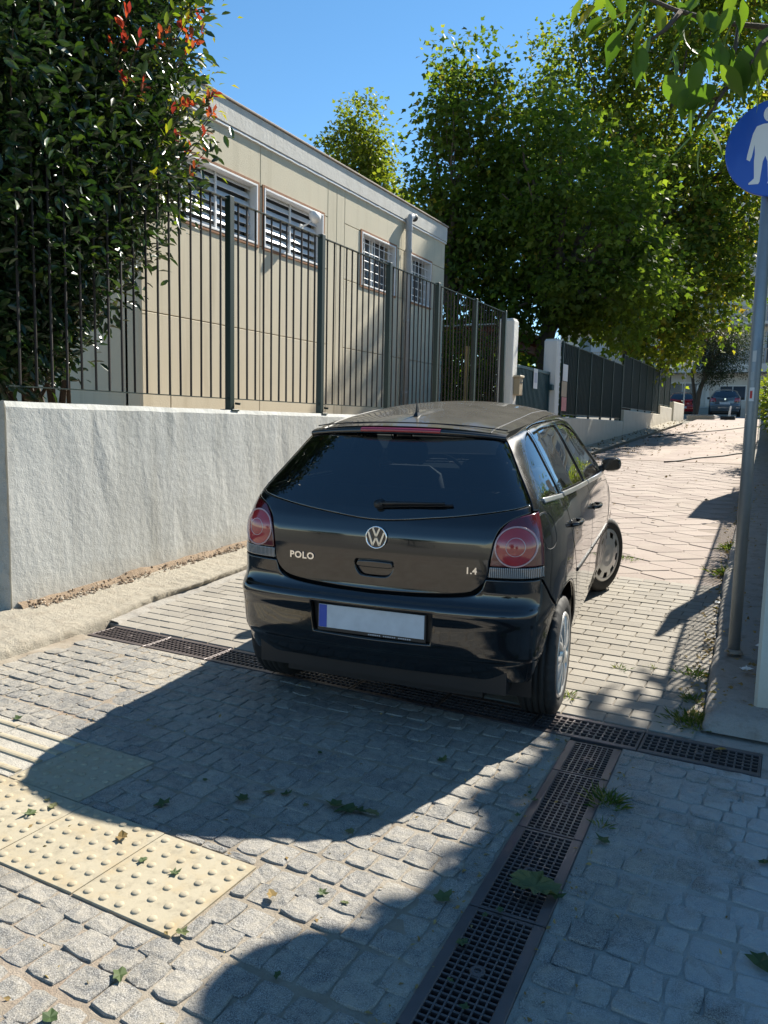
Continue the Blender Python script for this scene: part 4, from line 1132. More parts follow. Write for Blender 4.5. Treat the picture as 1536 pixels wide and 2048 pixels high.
# ------------------------------------------------------------------ car materials
def m_paint(name, col, dustc=(.235, .222, .195), dust=1.):
    t = NT(name)
    g = t.n('ShaderNodeNewGeometry'); sx_ = t.n('ShaderNodeSeparateXYZ'); t.l(g.outputs['Normal'], sx_.inputs[0])
    up = t.ramp(sx_.outputs['Z'], [(.66, .01 * dust), (.97, .40 * dust)])
    sd_ = t.math('MULTIPLY', t.ramp(t.noise(2.1, 6, .65), [(.35, .2), (.75, 1.)]), .055 * dust)
    px = t.ramp(sx_.outputs['X'], [(.25, 0.), (.7, .9)])
    d = t.math('ADD', t.math('MULTIPLY', up, t.ramp(t.noise(7, 5, .6), [(.2, .75), (.8, 1.1)])), t.math('MULTIPLY', sd_, t.math('ADD', px, .04)), True)
    c = t.mix(d, col, dustc)
    ro = t.math('ADD', t.math('MULTIPLY', t.math('MULTIPLY', d, 6., True), .62), .06, True)
    b = t.bsdf(c, ro, spec=.5, coat=1., coat_rough=.025)
    t.l(t.math('MULTIPLY', t.math('SUBTRACT', 1., t.math('MULTIPLY', d, 7.), True), .5), t.p.inputs['Specular IOR Level'])
    cw = t.math('SUBTRACT', 1., t.math('MULTIPLY', d, 1.4), True); t.l(cw, t.p.inputs['Coat Weight'])
    return t.done(b)
M_PAINT = m_paint('black_paint', (.0035, .004, .0055))
M_TRIM = simple('black_plastic', (.012, .012, .013), .45, var=.2)
M_RUB = simple('tyre_rubber', (.022, .021, .020), .75, var=.3, nscale=20, bump=.2, bscale=150)
M_CHROME = simple('chrome', (.78, .79, .80), .10, metal=1., var=.02)
M_SILV = simple('silver_hubcap', (.56, .56, .55), .30, metal=.6, var=.12)
M_INT = simple('dark_upholstery', (.020, .021, .023), .85)
M_PLATE = simple('plate_white', (.50, .54, .58), .45, var=.22, nscale=16)
M_PLBLUE = simple('plate_blue', (.012, .06, .36), .4)
def m_glass(name, tint, dirt=1.):
    t = NT(name); f = t.n('ShaderNodeFresnel'); f.inputs['IOR'].default_value = 1.52
    tr = t.n('ShaderNodeBsdfTransparent'); tr.inputs['Color'].default_value = (*tint, 1)
    gl = t.n('ShaderNodeBsdfGlossy'); gl.inputs['Roughness'].default_value = .01; gl.inputs['Color'].default_value = (1, 1, 1, 1)
    df = t.n('ShaderNodeBsdfDiffuse'); df.inputs['Color'].default_value = (.34, .31, .26, 1)
    m1 = t.n('ShaderNodeMixShader'); k = t.math('ADD', t.math('MULTIPLY', f.outputs[0], 1.35), .03 if dirt > .5 else .055, True); t.l(k, m1.inputs[0])
    t.l(tr.outputs[0], m1.inputs[1]); t.l(gl.outputs[0], m1.inputs[2])
    m2 = t.n('ShaderNodeMixShader'); t.l(t.ramp(t.noise(6, 6, .7), [(.35, .010 * dirt), (.8, .05 * dirt)]), m2.inputs[0])
    t.l(m1.outputs[0], m2.inputs[1]); t.l(df.outputs[0], m2.inputs[2])
    return t.done(m2.outputs[0])
M_GLASS = m_glass('tinted_glass', (.30, .33, .33)); M_GLASSR = m_glass('rear_glass', (.16, .20, .22), .22)
def m_lens(name, c, rough=.12, c2=None):
    t = NT(name); base = t.mix(t.noise(40, 4), c, c2 or tuple(x * .75 for x in c))
    return t.done(t.bsdf(base, rough, spec=.6, coat=1., coat_rough=.02))
M_RED = m_lens('red_lens', (.11, .006, .010)); M_RED2 = m_lens('bright_red_lens', (.40, .036, .040)); M_RING = m_lens('lamp_ring', (.50, .30, .30), .2)
def m_clear():
    t = NT('reverse_lens'); mp = t.n('ShaderNodeTexWave'); mp.inputs['Scale'].default_value = 38; mp.bands_direction = 'X'; mp.inputs['Distortion'].default_value = 1.
    t.l(t.objco(), mp.inputs['Vector']); c = t.ramp(mp.outputs['Fac'], [(.2, (.03, .032, .035)), (.8, (.25, .255, .255))])
    return t.done(t.bsdf(c, .15, spec=.6, coat=1., coat_rough=.02, normal=t.bump(mp.outputs['Fac'], .3, .002)))
M_CLEAR = m_clear()
M_STOP = m_lens('stop_lamp', (.34, .010, .028), .25)

# ------------------------------------------------------------------ wheels
def tyre_mesh(R, r, w):
    h = w / 2; prof = [(r - .01, -h + .02), (r + .012, -h + .006), (r + (R - r) * .5, -h - .003), (R - .022, -h + .006), (R - .006, -h + .018)]
    for g in (-.045, -.015, .015, .045):
        prof += [(R, g - .006 - .006), (R, g - .005), (R - .008, g - .0035), (R - .008, g + .0035), (R, g + .005)]
    prof += [(R - .006, h - .018), (R - .022, h - .006), (r + (R - r) * .5, h + .003), (r + .012, h - .006), (r - .01, h - .02)]
    b = MB().lathe(prof, 96, 'X'); m = len(prof)
    for k in range(96):                                   # tread blocks: every third station of the shoulders is cut down
        if k % 3 == 0:
            for i in (4, 5, 6, 23, 24, 25):
                x, y, z = b.v[k * m + i]; b.v[k * m + i] = (x, y * .978, z * .978)
    return fixn(b.mesh('tyre', M_RUB, True))
def rim_mesh(R, n=9, style='fan'):
    """pressed wheel trim seen from +X: dished disc with twin ribs and a rolled edge"""
    b = MB()
    b.lathe([(R, -.02), (R + .004, .004), (R - .006, .014), (R - .016, .010), (R - .02, .002)], 64, 'X')
    for k in range(n):
        a0 = 2 * math.pi * k / n
        for s in ((-.13, .13) if style == 'fan' else (-.20, .20)):
            sec = []
            for q in range(7):
                rr_ = .045 + (R - .055) * q / 6; wdt = .010 + .006 * math.sin(math.pi * q / 6) + .004 * (q / 6); a = a0 + s * (q / 6) ** 1.2
                hgt = .016 - .020 * (q / 6 - .35) ** 2
                e = (math.cos(a), math.sin(a)); p = (-e[1], e[0])
                for w_, h_ in ((-wdt, hgt - .016), (-wdt * .45, hgt), (wdt * .45, hgt), (wdt, hgt - .016)):
                    sec.append((h_, e[0] * rr_ + p[0] * w_, e[1] * rr_ + p[1] * w_))
            f = [(4 * i + j, 4 * i + j + 1, 4 * i + 5 + j, 4 * i + 4 + j) for i in range(6) for j in range(3)]
            b.poly(sec, f)
    b.lathe([(0., .021), (.018, .021), (.030, .019), (.046, .013), (.055, .0)], 28, 'X')
    return fixn(b.mesh('wheel_trim', M_SILV, True))
def disc_mesh(R, slots=9):
    """closed pressed wheel trim with wedge-shaped slots near the edge"""
    b = MB(); n = 72
    b.lathe([(R, -.02), (R + .004, .004), (R - .008, .013), (R - .026, .008)], n, 'X')
    rings = [(R - .026, .008), (R - .070, .016), (R * .42, .022), (.05, .020), (0., .024)]
    for k in range(n):
        a0, a1 = 2 * math.pi * k / n, 2 * math.pi * (k + 1) / n; q = (k % (n // slots)) / (n / slots)
        for i in range(4):
            if i == 0 and q < .48: continue
            (r0, h0), (r1, h1) = rings[i], rings[i + 1]
            vs_ = [(h0, r0 * math.cos(a0), r0 * math.sin(a0)), (h0, r0 * math.cos(a1), r0 * math.sin(a1)), (h1, r1 * math.cos(a1), r1 * math.sin(a1)), (h1, r1 * math.cos(a0), r1 * math.sin(a0))]
            b.poly(vs_, [(0, 1, 2, 3)])
    return fixn(b.mesh('wheel_trim', M_SILV, True))
R_T, R_R, W_T = .297, .208, .184
ME_TYRE = tyre_mesh(R_T, R_R, W_T); ME_RIM = rim_mesh(R_R); ME_RIMF = disc_mesh(R_R)
ME_WELL = fixn(MB().lathe([(R_R - .005, -.06), (R_R - .006, .06), (R_R - .012, .062), (0., .060), (0., -.055), (R_R - .005, -.06)], 32, 'X').mesh('rim_well', M_TRIM, True))
def wheel(parent, loc, steer, right, front=False):
    w_ = bpy.data.objects.new('wheel', None); link(w_, parent); w_.location = loc; w_.rotation_euler = (random.uniform(0, 1), 0, 0)
    w_.rotation_euler = (0, 0, steer + (0 if right else math.pi))
    add('tyre', ME_TYRE, w_); add('rim_well', ME_WELL, w_); add('wheel_trim', ME_RIMF if front else ME_RIM, w_, (.080, 0, 0), (.3, 0, 0))
    return w_

def text_mesh(txt, size, ext, mat, sx_=1.25):
    cu = bpy.data.curves.new('lettering', 'FONT'); cu.body = txt; cu.size = size; cu.extrude = ext; cu.offset = size * .035; cu.resolution_u = 4
    cu.align_x = 'CENTER'; cu.align_y = 'CENTER'; cu.space_character = 1.12
    o = bpy.data.objects.new('tmp', cu); COL.objects.link(o)
    dg = bpy.context.evaluated_depsgraph_get(); me = bpy.data.meshes.new_from_object(o.evaluated_get(dg))
    bpy.data.objects.remove(o); me.name = 'lettering'; me.materials.clear(); me.materials.append(mat)
    for v in me.vertices: v.co.x *= sx_
    return me

# ------------------------------------------------------------------ the black hatchback
YA, YF_ = .580, 3.045; ZH = .297; RA = .372
def common_parts(car, paint, glass, rglass, lamps, full=True, g=.03):
    """skin panels shared by the parked cars; lamps is a callable that adds the tail lamps"""
    k = []
    glass_bot = [(.0, .996), (.27, 1.018), (.43, 1.037), (.60, 1.066)]
    gb_t = T_G, 1.086
    # tailgate
    R = [('r', .0, .676), ('r', .25, .682), ('r', .42, .697), ('r', .485, .725), ('r', .522, .775), ('r', .530, .85), ('r', .548, .945), ('r', .575, .997), ('r', .625, 1.032), ('t', T_G, 1.055)]
    Rt = [tz(p) for p in R]; right_side = [Rt[0:5], Rt[4:10]]
    gl = [tz(('r', x, z)) for x, z in glass_bot] + [gb_t]
    P = catmull([(-a, b) for a, b in Rt[:6][::-1]] + Rt[1:6], .012)
    seg = P + catmull(Rt[5:], .012) + [gb_t] + catmull(gl[::-1] + [(-a, b) for a, b in gl[1:]], .012) + catmull([gb_t[0:1] + gb_t[1:] and (-gb_t[0], gb_t[1]), (-T_G, 1.055)], .012) + catmull([(-a, b) for a, b in Rt[5:][::-1]], .012)
    tg_out = np.array(seg)
    d = np.linalg.norm(tg_out - np.roll(tg_out, 1, 0), axis=1); tg_out = tg_out[d > .002]
    hnd = outline([[('r', x, z) for x, z in ((-.088, .812), (0, .815), (.088, .812))], [('r', .088, .812), ('r', .094, .803), ('r', .090, .775), ('r', .070, .748), ('r', .045, .741), ('r', 0, .740), ('r', -.045, .741), ('r', -.070, .748), ('r', -.090, .775), ('r', -.094, .803), ('r', -.088, .812)]], .008)
    tg = panel('tailgate', None, paint, car, raw=tg_out, holes=[hnd] if full else (), grid=g)
    if full:
        cup = panel('handle_recess', None, paint, tg, raw=hnd[::1], off=-.022, gap=-.001, rim=.004, grid=.02)
        panel('handle_flap', None, paint, tg, raw=outline([[('r', -.082, .806), ('r', 0, .809), ('r', .082, .806)], [('r', .082, .806), ('r', .084, .782), ('r', 0, .779), ('r', -.084, .782), ('r', -.082, .806)]], .008), off=-.004, gap=0., rim=.012, grid=.02)
    # rear glass
    top = [(T_G, 1.352), (t_of_x(.30, 1.362), 1.362), (0, 1.364), (-t_of_x(.30, 1.362), 1.362), (-T_G, 1.352)]
    gout = np.array(catmull([(-a, b) for a, b in gl[::-1]] + gl[1:], .012) + catmull([gb_t, (T_G, 1.352)], .012) + catmull(top, .012) + catmull([(-T_G, 1.352), (-gb_t[0], gb_t[1])], .012))
    d = np.linalg.norm(gout - np.roll(gout, 1, 0), axis=1); gout = gout[d > .002]
    panel('rear_window', None, rglass, car, raw=gout, off=-.001, rim=.006, grid=g * 1.3)
    # rear bumper
    seam = [('s', .185, .768), ('s', .235, .712), ('s', .285, .660), ('s', .335, .620)]
    arc_r = [p for p in arc(YA, ZH, RA, 127, 190, 20)]
    arcT = [tz(p) for p in arc_r]
    topR = [tz(p) for p in [('r', .0, .664), ('r', .25, .670), ('r', .43, .686), ('r', .492, .712), ('r', .515, .764)]]
    lampb = [tz(('r', .515, .768)), (T_L, .768), tz(('s', .185, .768))]
    seamT = [tz(p) for p in seam] + [arcT[0]]
    half = catmull(topR, .012) + catmull(lampb, .012) + catmull(seamT, .012) + catmull(arcT, .012) + [arcT[-1]]
    bot = [(arcT[-1][0], arcT[-1][1]), (T_L, .27), (t_of_x(.5, .30), .30), (0., .305)]
    half += catmull(bot, .02)
    full_out = np.array(half + [(-a, b) for a, b in half[::-1]][1:-1])
    d = np.linalg.norm(full_out - np.roll(full_out, 1, 0), axis=1); full_out = full_out[d > .002]
    rec = outline([[('r', -.296, .606), ('r', 0, .607), ('r', .296, .606)], [('r', .296, .606), ('r', .294, .53), ('r', .285, .462)], [('r', .285, .462), ('r', 0, .458), ('r', -.285, .462)], [('r', -.285, .462), ('r', -.294, .53), ('r', -.296, .606)]], .012)
    bp = panel('rear_bumper', None, paint, car, raw=full_out, holes=[rec] if full else (), grid=g * .8, off=.002, rim=.02)
    if full: panel('plate_recess', None, M_TRIM, bp, raw=rec, off=-.030, gap=-.002, rim=.002, grid=.05)
    for mir in (False, True):
        # body side: quarter, pillars, roof rail and sill in one pressing, with the door opening cut out
        zr = lambda y: float(railz(y))
        lampo = [(T_L, .774), (T_L, .90), (T_L, 1.052)]
        gedge = [(T_L, 1.056), (T_G + .002, 1.058)]
        gl_e = [(T_G + .002, 1.06), (T_G + .002, 1.20), (T_G + .002, 1.352)]
        ys_ = [surf(T_G, 1.36)[1] + .02, .8, 1.2, 1.6, 1.9]
        rail = [(T_G + .002, 1.362)] + [tz(('s', y, zr(y))) for y in ys_[1:]]
        tA = float(np.interp(3.62, CYV, TX))
        apil = [rail[-1], (tA, 1.39), (tA, 1.30), (tA, 1.15), (tA, 1.03)]
        fs_ = [('s', 2.63, 1.005), ('s', 2.63, .75), ('s', 2.64, .5), ('s', 2.655, .30), ('s', 2.63, .215)]
        sill = [tz(('s', 2.63, .215)), tz(('s', 1.8, .205)), tz(('s', .955, .215))]
        arch = [tz(p) for p in arc(YA, ZH, RA, -8, 124, 40)]
        s2 = [tz(p) for p in [('s', .340, .626), ('s', .29, .668), ('s', .24, .72), ('s', .19, .774)]]
        out = np.array(catmull(lampo) + catmull(gedge) + catmull(gl_e) + catmull(rail) + catmull(apil) + catmull([apil[-1]] + [tz(p) for p in fs_[:1]]) + catmull([tz(p) for p in fs_]) + catmull(sill) + catmull([sill[-1], arch[0]]) + catmull(arch) + catmull([arch[-1], s2[0]]) + catmull(s2) + catmull([s2[-1], lampo[0]]))
        d = np.linalg.norm(out - np.roll(out, 1, 0), axis=1); out = out[d > .002]
        door_rear = [('s', .660, 1.083), ('s', .668, .98), ('s', .705, .87), ('s', .785, .75), ('s', .885, .60), ('s', .940, .45), ('s', .955, .345)]
        door_bot = [('s', .955, .345), ('s', .99, .318), ('s', 1.7, .305), ('s', 2.44, .305), ('s', 2.52, .33)]
        door_fr = [('s', 2.52, .33), ('s', 2.565, .5), ('s', 2.57, .8), ('s', 2.545, .99), ('s', 2.44, 1.035)]
        door_a = [('s', 2.44, 1.035), ('s', 2.30, 1.14), ('s', 2.12, 1.262), ('s', 1.93, 1.352), ('s', 1.72, 1.397)]
        door_top = [('s', 1.72, 1.397), ('s', 1.3, 1.410), ('s', .95, 1.404), ('s', .775, 1.388)]
        door_c = [('s', .775, 1.388), ('s', .722, 1.26), ('s', .660, 1.083)]
        opening = [door_rear, door_bot, door_fr, door_a, door_top, door_c]
        qwin = [[('s', .375, 1.100), ('s', .50, 1.096), ('s', .640, 1.090)], [('s', .640, 1.090), ('s', .70, 1.26), ('s', .742, 1.374)], [('s', .742, 1.374), ('s', .66, 1.352), ('s', .56, 1.300), ('s', .46, 1.205), ('s', .375, 1.100)]]
        bs = panel('body_side', None, paint, car, raw=out, holes=[opening, qwin], mirror=mir, grid=g)
        panel('quarter_window', qwin, glass, bs, off=-.006, gap=.001, rim=.004, mirror=mir, grid=g * 1.5)
        B = [('s', 1.485, .305), ('s', 1.480, .7), ('s', 1.475, 1.0), ('s', 1.445, 1.2), ('s', 1.410, 1.409)]
        wr_ = [[('s', .690, 1.098), ('s', 1.0, 1.085), ('s', 1.425, 1.067)], [('s', 1.425, 1.067), ('s', 1.400, 1.22), ('s', 1.375, 1.383)], [('s', 1.375, 1.383), ('s', 1.05, 1.383), ('s', .80, 1.366)], [('s', .80, 1.366), ('s', .745, 1.25), ('s', .690, 1.098)]]
        rd = panel('rear_door', [door_rear, door_bot[:2] + [('s', 1.485, .307)], B, [B[-1], ('s', .95, 1.404), ('s', .775, 1.388)], door_c], paint, car, holes=[wr_], mirror=mir, grid=g)
        panel('door_window', wr_, glass, rd, off=-.008, gap=.001, rim=.004, mirror=mir, grid=g * 1.5)
        wf_ = [[('s', 1.520, 1.063), ('s', 1.9, 1.047), ('s', 2.375, 1.028)], [('s', 2.375, 1.028), ('s', 2.25, 1.128), ('s', 2.08, 1.245), ('s', 1.90, 1.333), ('s', 1.70, 1.374)], [('s', 1.70, 1.374), ('s', 1.55, 1.382), ('s', 1.450, 1.384)], [('s', 1.450, 1.384), ('s', 1.485, 1.22), ('s', 1.520, 1.063)]]
        fd = panel('front_door', [[B[-1], B[-2], B[-3], B[-4], B[0]], [B[0], ('s', 2.0, .304), ('s', 2.44, .305), ('s', 2.52, .33)], door_fr, door_a, [('s', 1.72, 1.397), B[-1]]], paint, car, holes=[wf_], mirror=mir, grid=g)
        panel('door_window', wf_, glass, fd, off=-.008, gap=.001, rim=.004, mirror=mir, grid=g * 1.5)
        k.append((bs, rd, fd))
        # front wing, bonnet side, front bumper
        tF = float(np.interp(.86, CXV[900:][::-1], TX[900:][::-1]))
        wing = [[('s', 2.655, 1.0), ('s', 2.655, .7), ('s', 2.68, .36)], [('s', 2.68, .36)] + arc(YF_, ZH, RA, 172, 20, 30), arc(YF_, ZH, RA, 20, 18, 2) + [(  't', tF, .52)], [('t', tF, .52), ('t', tF, .70), ('t', tF, .86), ('t', tF, .985)], [('t', tF, .985), ('s', 2.655, 1.0)]]
        panel('front_wing', wing, paint, car, mirror=mir, grid=g * 1.5)
        panel('headlamp', [[('t', tF + .006, .56), ('t', tF + .30, .54)], [('t', tF + .30, .54), ('t', tF + .28, .66)], [('t', tF + .28, .66), ('t', tF + .006, .70)], [('t', tF + .006, .70), ('t', tF + .006, .56)]], M_CLEAR, car, mirror=mir, grid=.05)
        lamps(car, mir)
    # bonnet, windscreen, nose
    tF = float(np.interp(.86, CXV[900:][::-1], TX[900:][::-1])); T1 = TMAX - .001
    def front_panel(name, z0, z1, t0, mat, gg=.05):
        """grid panel across the nose from one side to the other"""
        a = np.linspace(t0, T1, 22); Z = np.arange(z0, z1 + .001, (z1 - z0) / 14)
        vs_ = []; 
        cols = [(t_, 1) for t_ in a] + [(t_, -1) for t_ in a[::-1][1:]]
        for z in Z:
            for (t_, s) in cols:
                p = surf(t_, z); vs_.append((p[0] * s, p[1], z))
        m_ = len(cols); f = [(i * m_ + j, i * m_ + j + 1, (i + 1) * m_ + j + 1, (i + 1) * m_ + j) for i in range(len(Z) - 1) for j in range(m_ - 1)]
        return add(name, fixn(mkmesh(name, vs_, f, mat, True)), car)
    front_panel('bonnet', .705, .992, tF + .004, paint)
    front_panel('windscreen', 1.02, 1.405, float(np.interp(3.63, CYV, TX)), glass)
    front_panel('scuttle', .994, 1.018, tF, M_TRIM)
    fb_ = front_panel('front_bumper', .24, .515, float(np.interp(3.43, CYV, TX)), paint)
    front_panel('grille', .54, .69, tF + .31, M_TRIM)
    # roof skin
    Y0, Y1 = .40, 2.06; vs_ = []; NY, NX = 40, 25
    for j in range(NY):
        q = j / (NY - 1)
        for i in range(NX):
            u_ = -1 + 2 * i / (NX - 1); x_ = math.sin(u_ * math.pi / 2)
            y_ = Y0 + (Y1 - Y0) * q + (.075 * u_ * u_ * (1 - q)) - .06 * (1 - u_ * u_) * 0 - .10 * u_ * u_ * q
            ze = float(railz(y_)); ch = float(crown_h(y_))
            tt = t_of_y(max(y_, .50 if q < .2 else y_), ze); xe = surf(tt, ze)[0] if y_ > .51 else surf(T_G, 1.36)[0]
            xx = u_ * (xe - .0015); c_ = (1 - abs(u_) ** 2.3)
            vs_.append((xx, y_, ze + ch * c_))
    f = [(j * NX + i, j * NX + i + 1, (j + 1) * NX + i + 1, (j + 1) * NX + i) for j in range(NY - 1) for i in range(NX - 1)]
    rf = add('roof', mkmesh('roof', vs_, f, paint, True), car)
    for s in (-1, 1):  # roof joint strips
        pts = []
        for j in range(NY):
            a_, b_ = Vector(vs_[j * NX + (NX - 3 if s > 0 else 2)]), Vector(vs_[j * NX + (NX - 2 if s > 0 else 1)]); pts.append(a_.lerp(b_, .5) + Vector((0, 0, .0005)))
        MB().tube(pts, .003, 5).build('roof_strip', M_TRIM, rf)
    return k, rf
def tail_lamps(car, mir):
    def seg(pts): return [tz(p) for p in pts]
    inn = seg([('r', .531, .826), ('r', .540, .90), ('r', .552, .948), ('r', .580, 1.000), ('r', .628, 1.036), ('t', T_L - .012, 1.056)])
    red = np.array(catmull(inn, .01) + catmull([(T_L - .004, 1.056), (T_L - .004, .826)], .012) + catmull([(T_L - .004, .826), inn[0]], .012))
    lp = panel('tail_lamp', None, M_RED, car, raw=red, off=.003, gap=.002, rim=.02, grid=.02, mirror=mir)
    clr = np.array(catmull([tz(('r', .524, .776)), tz(('r', .531, .824))], .01) + catmull([tz(('r', .531, .824)), (T_L - .004, .824)], .012) + catmull([(T_L - .004, .824), (T_L - .004, .776)], .012) + catmull([(T_L - .004, .776), tz(('r', .524, .776))], .012))
    panel('reversing_lens', None, M_CLEAR, lp, raw=clr, off=.003, gap=.001, rim=.02, grid=.02, mirror=mir)
    cx_, cz_ = .634, .913
    dome_ = lambda R0: (lambda S_: .010 * np.clip(1 - ((np.abs(S_[:, 0]) - cx_) ** 2 + (S_[:, 2] - cz_) ** 2) / R0 ** 2, 0, 1))
    panel('lamp_disc', None, M_RED2, lp, raw=circ(cx_, cz_, .080), off=.005, gap=0., rim=.006, grid=.014, mirror=mir, edge=.002, offf=dome_(.09))
    panel('lamp_ring', None, M_RING, lp, raw=circ(cx_, cz_, .087, 56), holes=[circ(cx_, cz_, .0805, 56)], off=.009, gap=0., rim=.010, grid=.05, mirror=mir, edge=.0015)
    panel('lamp_ring', None, M_RING, lp, raw=circ(cx_, cz_, .040, 40), holes=[circ(cx_, cz_, .0365, 40)], off=.0145, gap=0., rim=.006, grid=.05, mirror=mir, edge=.001)
    panel('lamp_disc', None, M_STOP, lp, raw=circ(cx_, cz_, .0365, 32), off=.0115, gap=0., rim=.004, grid=.012, mirror=mir, edge=.002)

CAR = thing('hatchback_car', 'dusty black five-door hatchback seen from behind, parked across the cross drain', 'car', (-1.665, 3.024, -.020), rot=(math.radians(2.95), math.radians(.2), math.radians(7.29)))
CAR.rotation_mode = 'XYZ'
sides, ROOF = common_parts(CAR, M_PAINT, M_GLASS, M_GLASSR, tail_lamps)
# spoiler lip with the third brake light
xs_ = np.linspace(-.507, .507, 33); v = []
for x in xs_:
    q = (x / .535) ** 2; y0 = .385 + .085 * q; z0 = -.026 * q ** 1.3
    for (dy, dz) in ((.075, 1.4100 - .002), (.03, 1.4030), (.004, 1.3960), (-.004, 1.3900), (-.002, 1.3790), (.010, 1.3720), (.060, 1.3640)):
        v.append((x * (1 - .0 * dy), y0 + dy, dz + z0 - .006 * q))
m = 7; f = [(j * m + k, j * m + k + 1, (j + 1) * m + k + 1, (j + 1) * m + k) for j in range(len(xs_) - 1) for k in range(m - 1)]
SP = add('spoiler', fixn(mkmesh('spoiler', v, f, M_PAINT, True)), CAR)
v = []; xs2 = np.linspace(-.205, .205, 17)
for x in xs2:
    q = (x / .535) ** 2; y0 = .385 + .085 * q; z0 = -.026 * q ** 1.3; e = 1 - max(0, (abs(x) - .19) / .015) * .5
    for (dy, dz) in ((.030, 1.4048), (.0, 1.3985), (-.0075, 1.3915), (-.0060, 1.3835), (.002, 1.3775)): v.append((x, y0 + dy, dz + z0 - .006 * q))
m = 5; f = [(j * m + k, j * m + k + 1, (j + 1) * m + k + 1, (j + 1) * m + k) for j in range(len(xs2) - 1) for k in range(m - 1)]
add('third_brake_light', fixn(mkmesh('third_brake_light', v, f, M_STOP, True)), CAR)
# roof joint behind the aerial, aerial
b = MB(); pts = [(x, .47 + .06 * (x / .5) ** 2, float(roofc(.47 + .06 * (x / .5) ** 2)) - float(crown_h(.5)) * abs(x / .545) ** 2.3 + .0008) for x in np.linspace(-.5, .5, 30)]
b.tube(pts, .003, 5).build('roof_seam', M_TRIM, ROOF)
ae = MB().poly([(-.012, -.028, 0), (.012, -.028, 0), (.014, .04, 0), (-.014, .04, 0), (-.006, -.012, .018), (.006, -.012, .018), (.006, .018, .018), (-.006, .018, .018), (0, -.010, .075), (0, -.004, .078)],
               [(0, 1, 5, 4), (1, 2, 6, 5), (2, 3, 7, 6), (3, 0, 4, 7), (4, 5, 8), (5, 6, 9, 8), (6, 7, 9), (7, 4, 8, 9)])
o = add('aerial', fixn(ae.mesh('aerial', M_TRIM)), ROOF, (.005, .64, float(roofc(.64)) - .001))
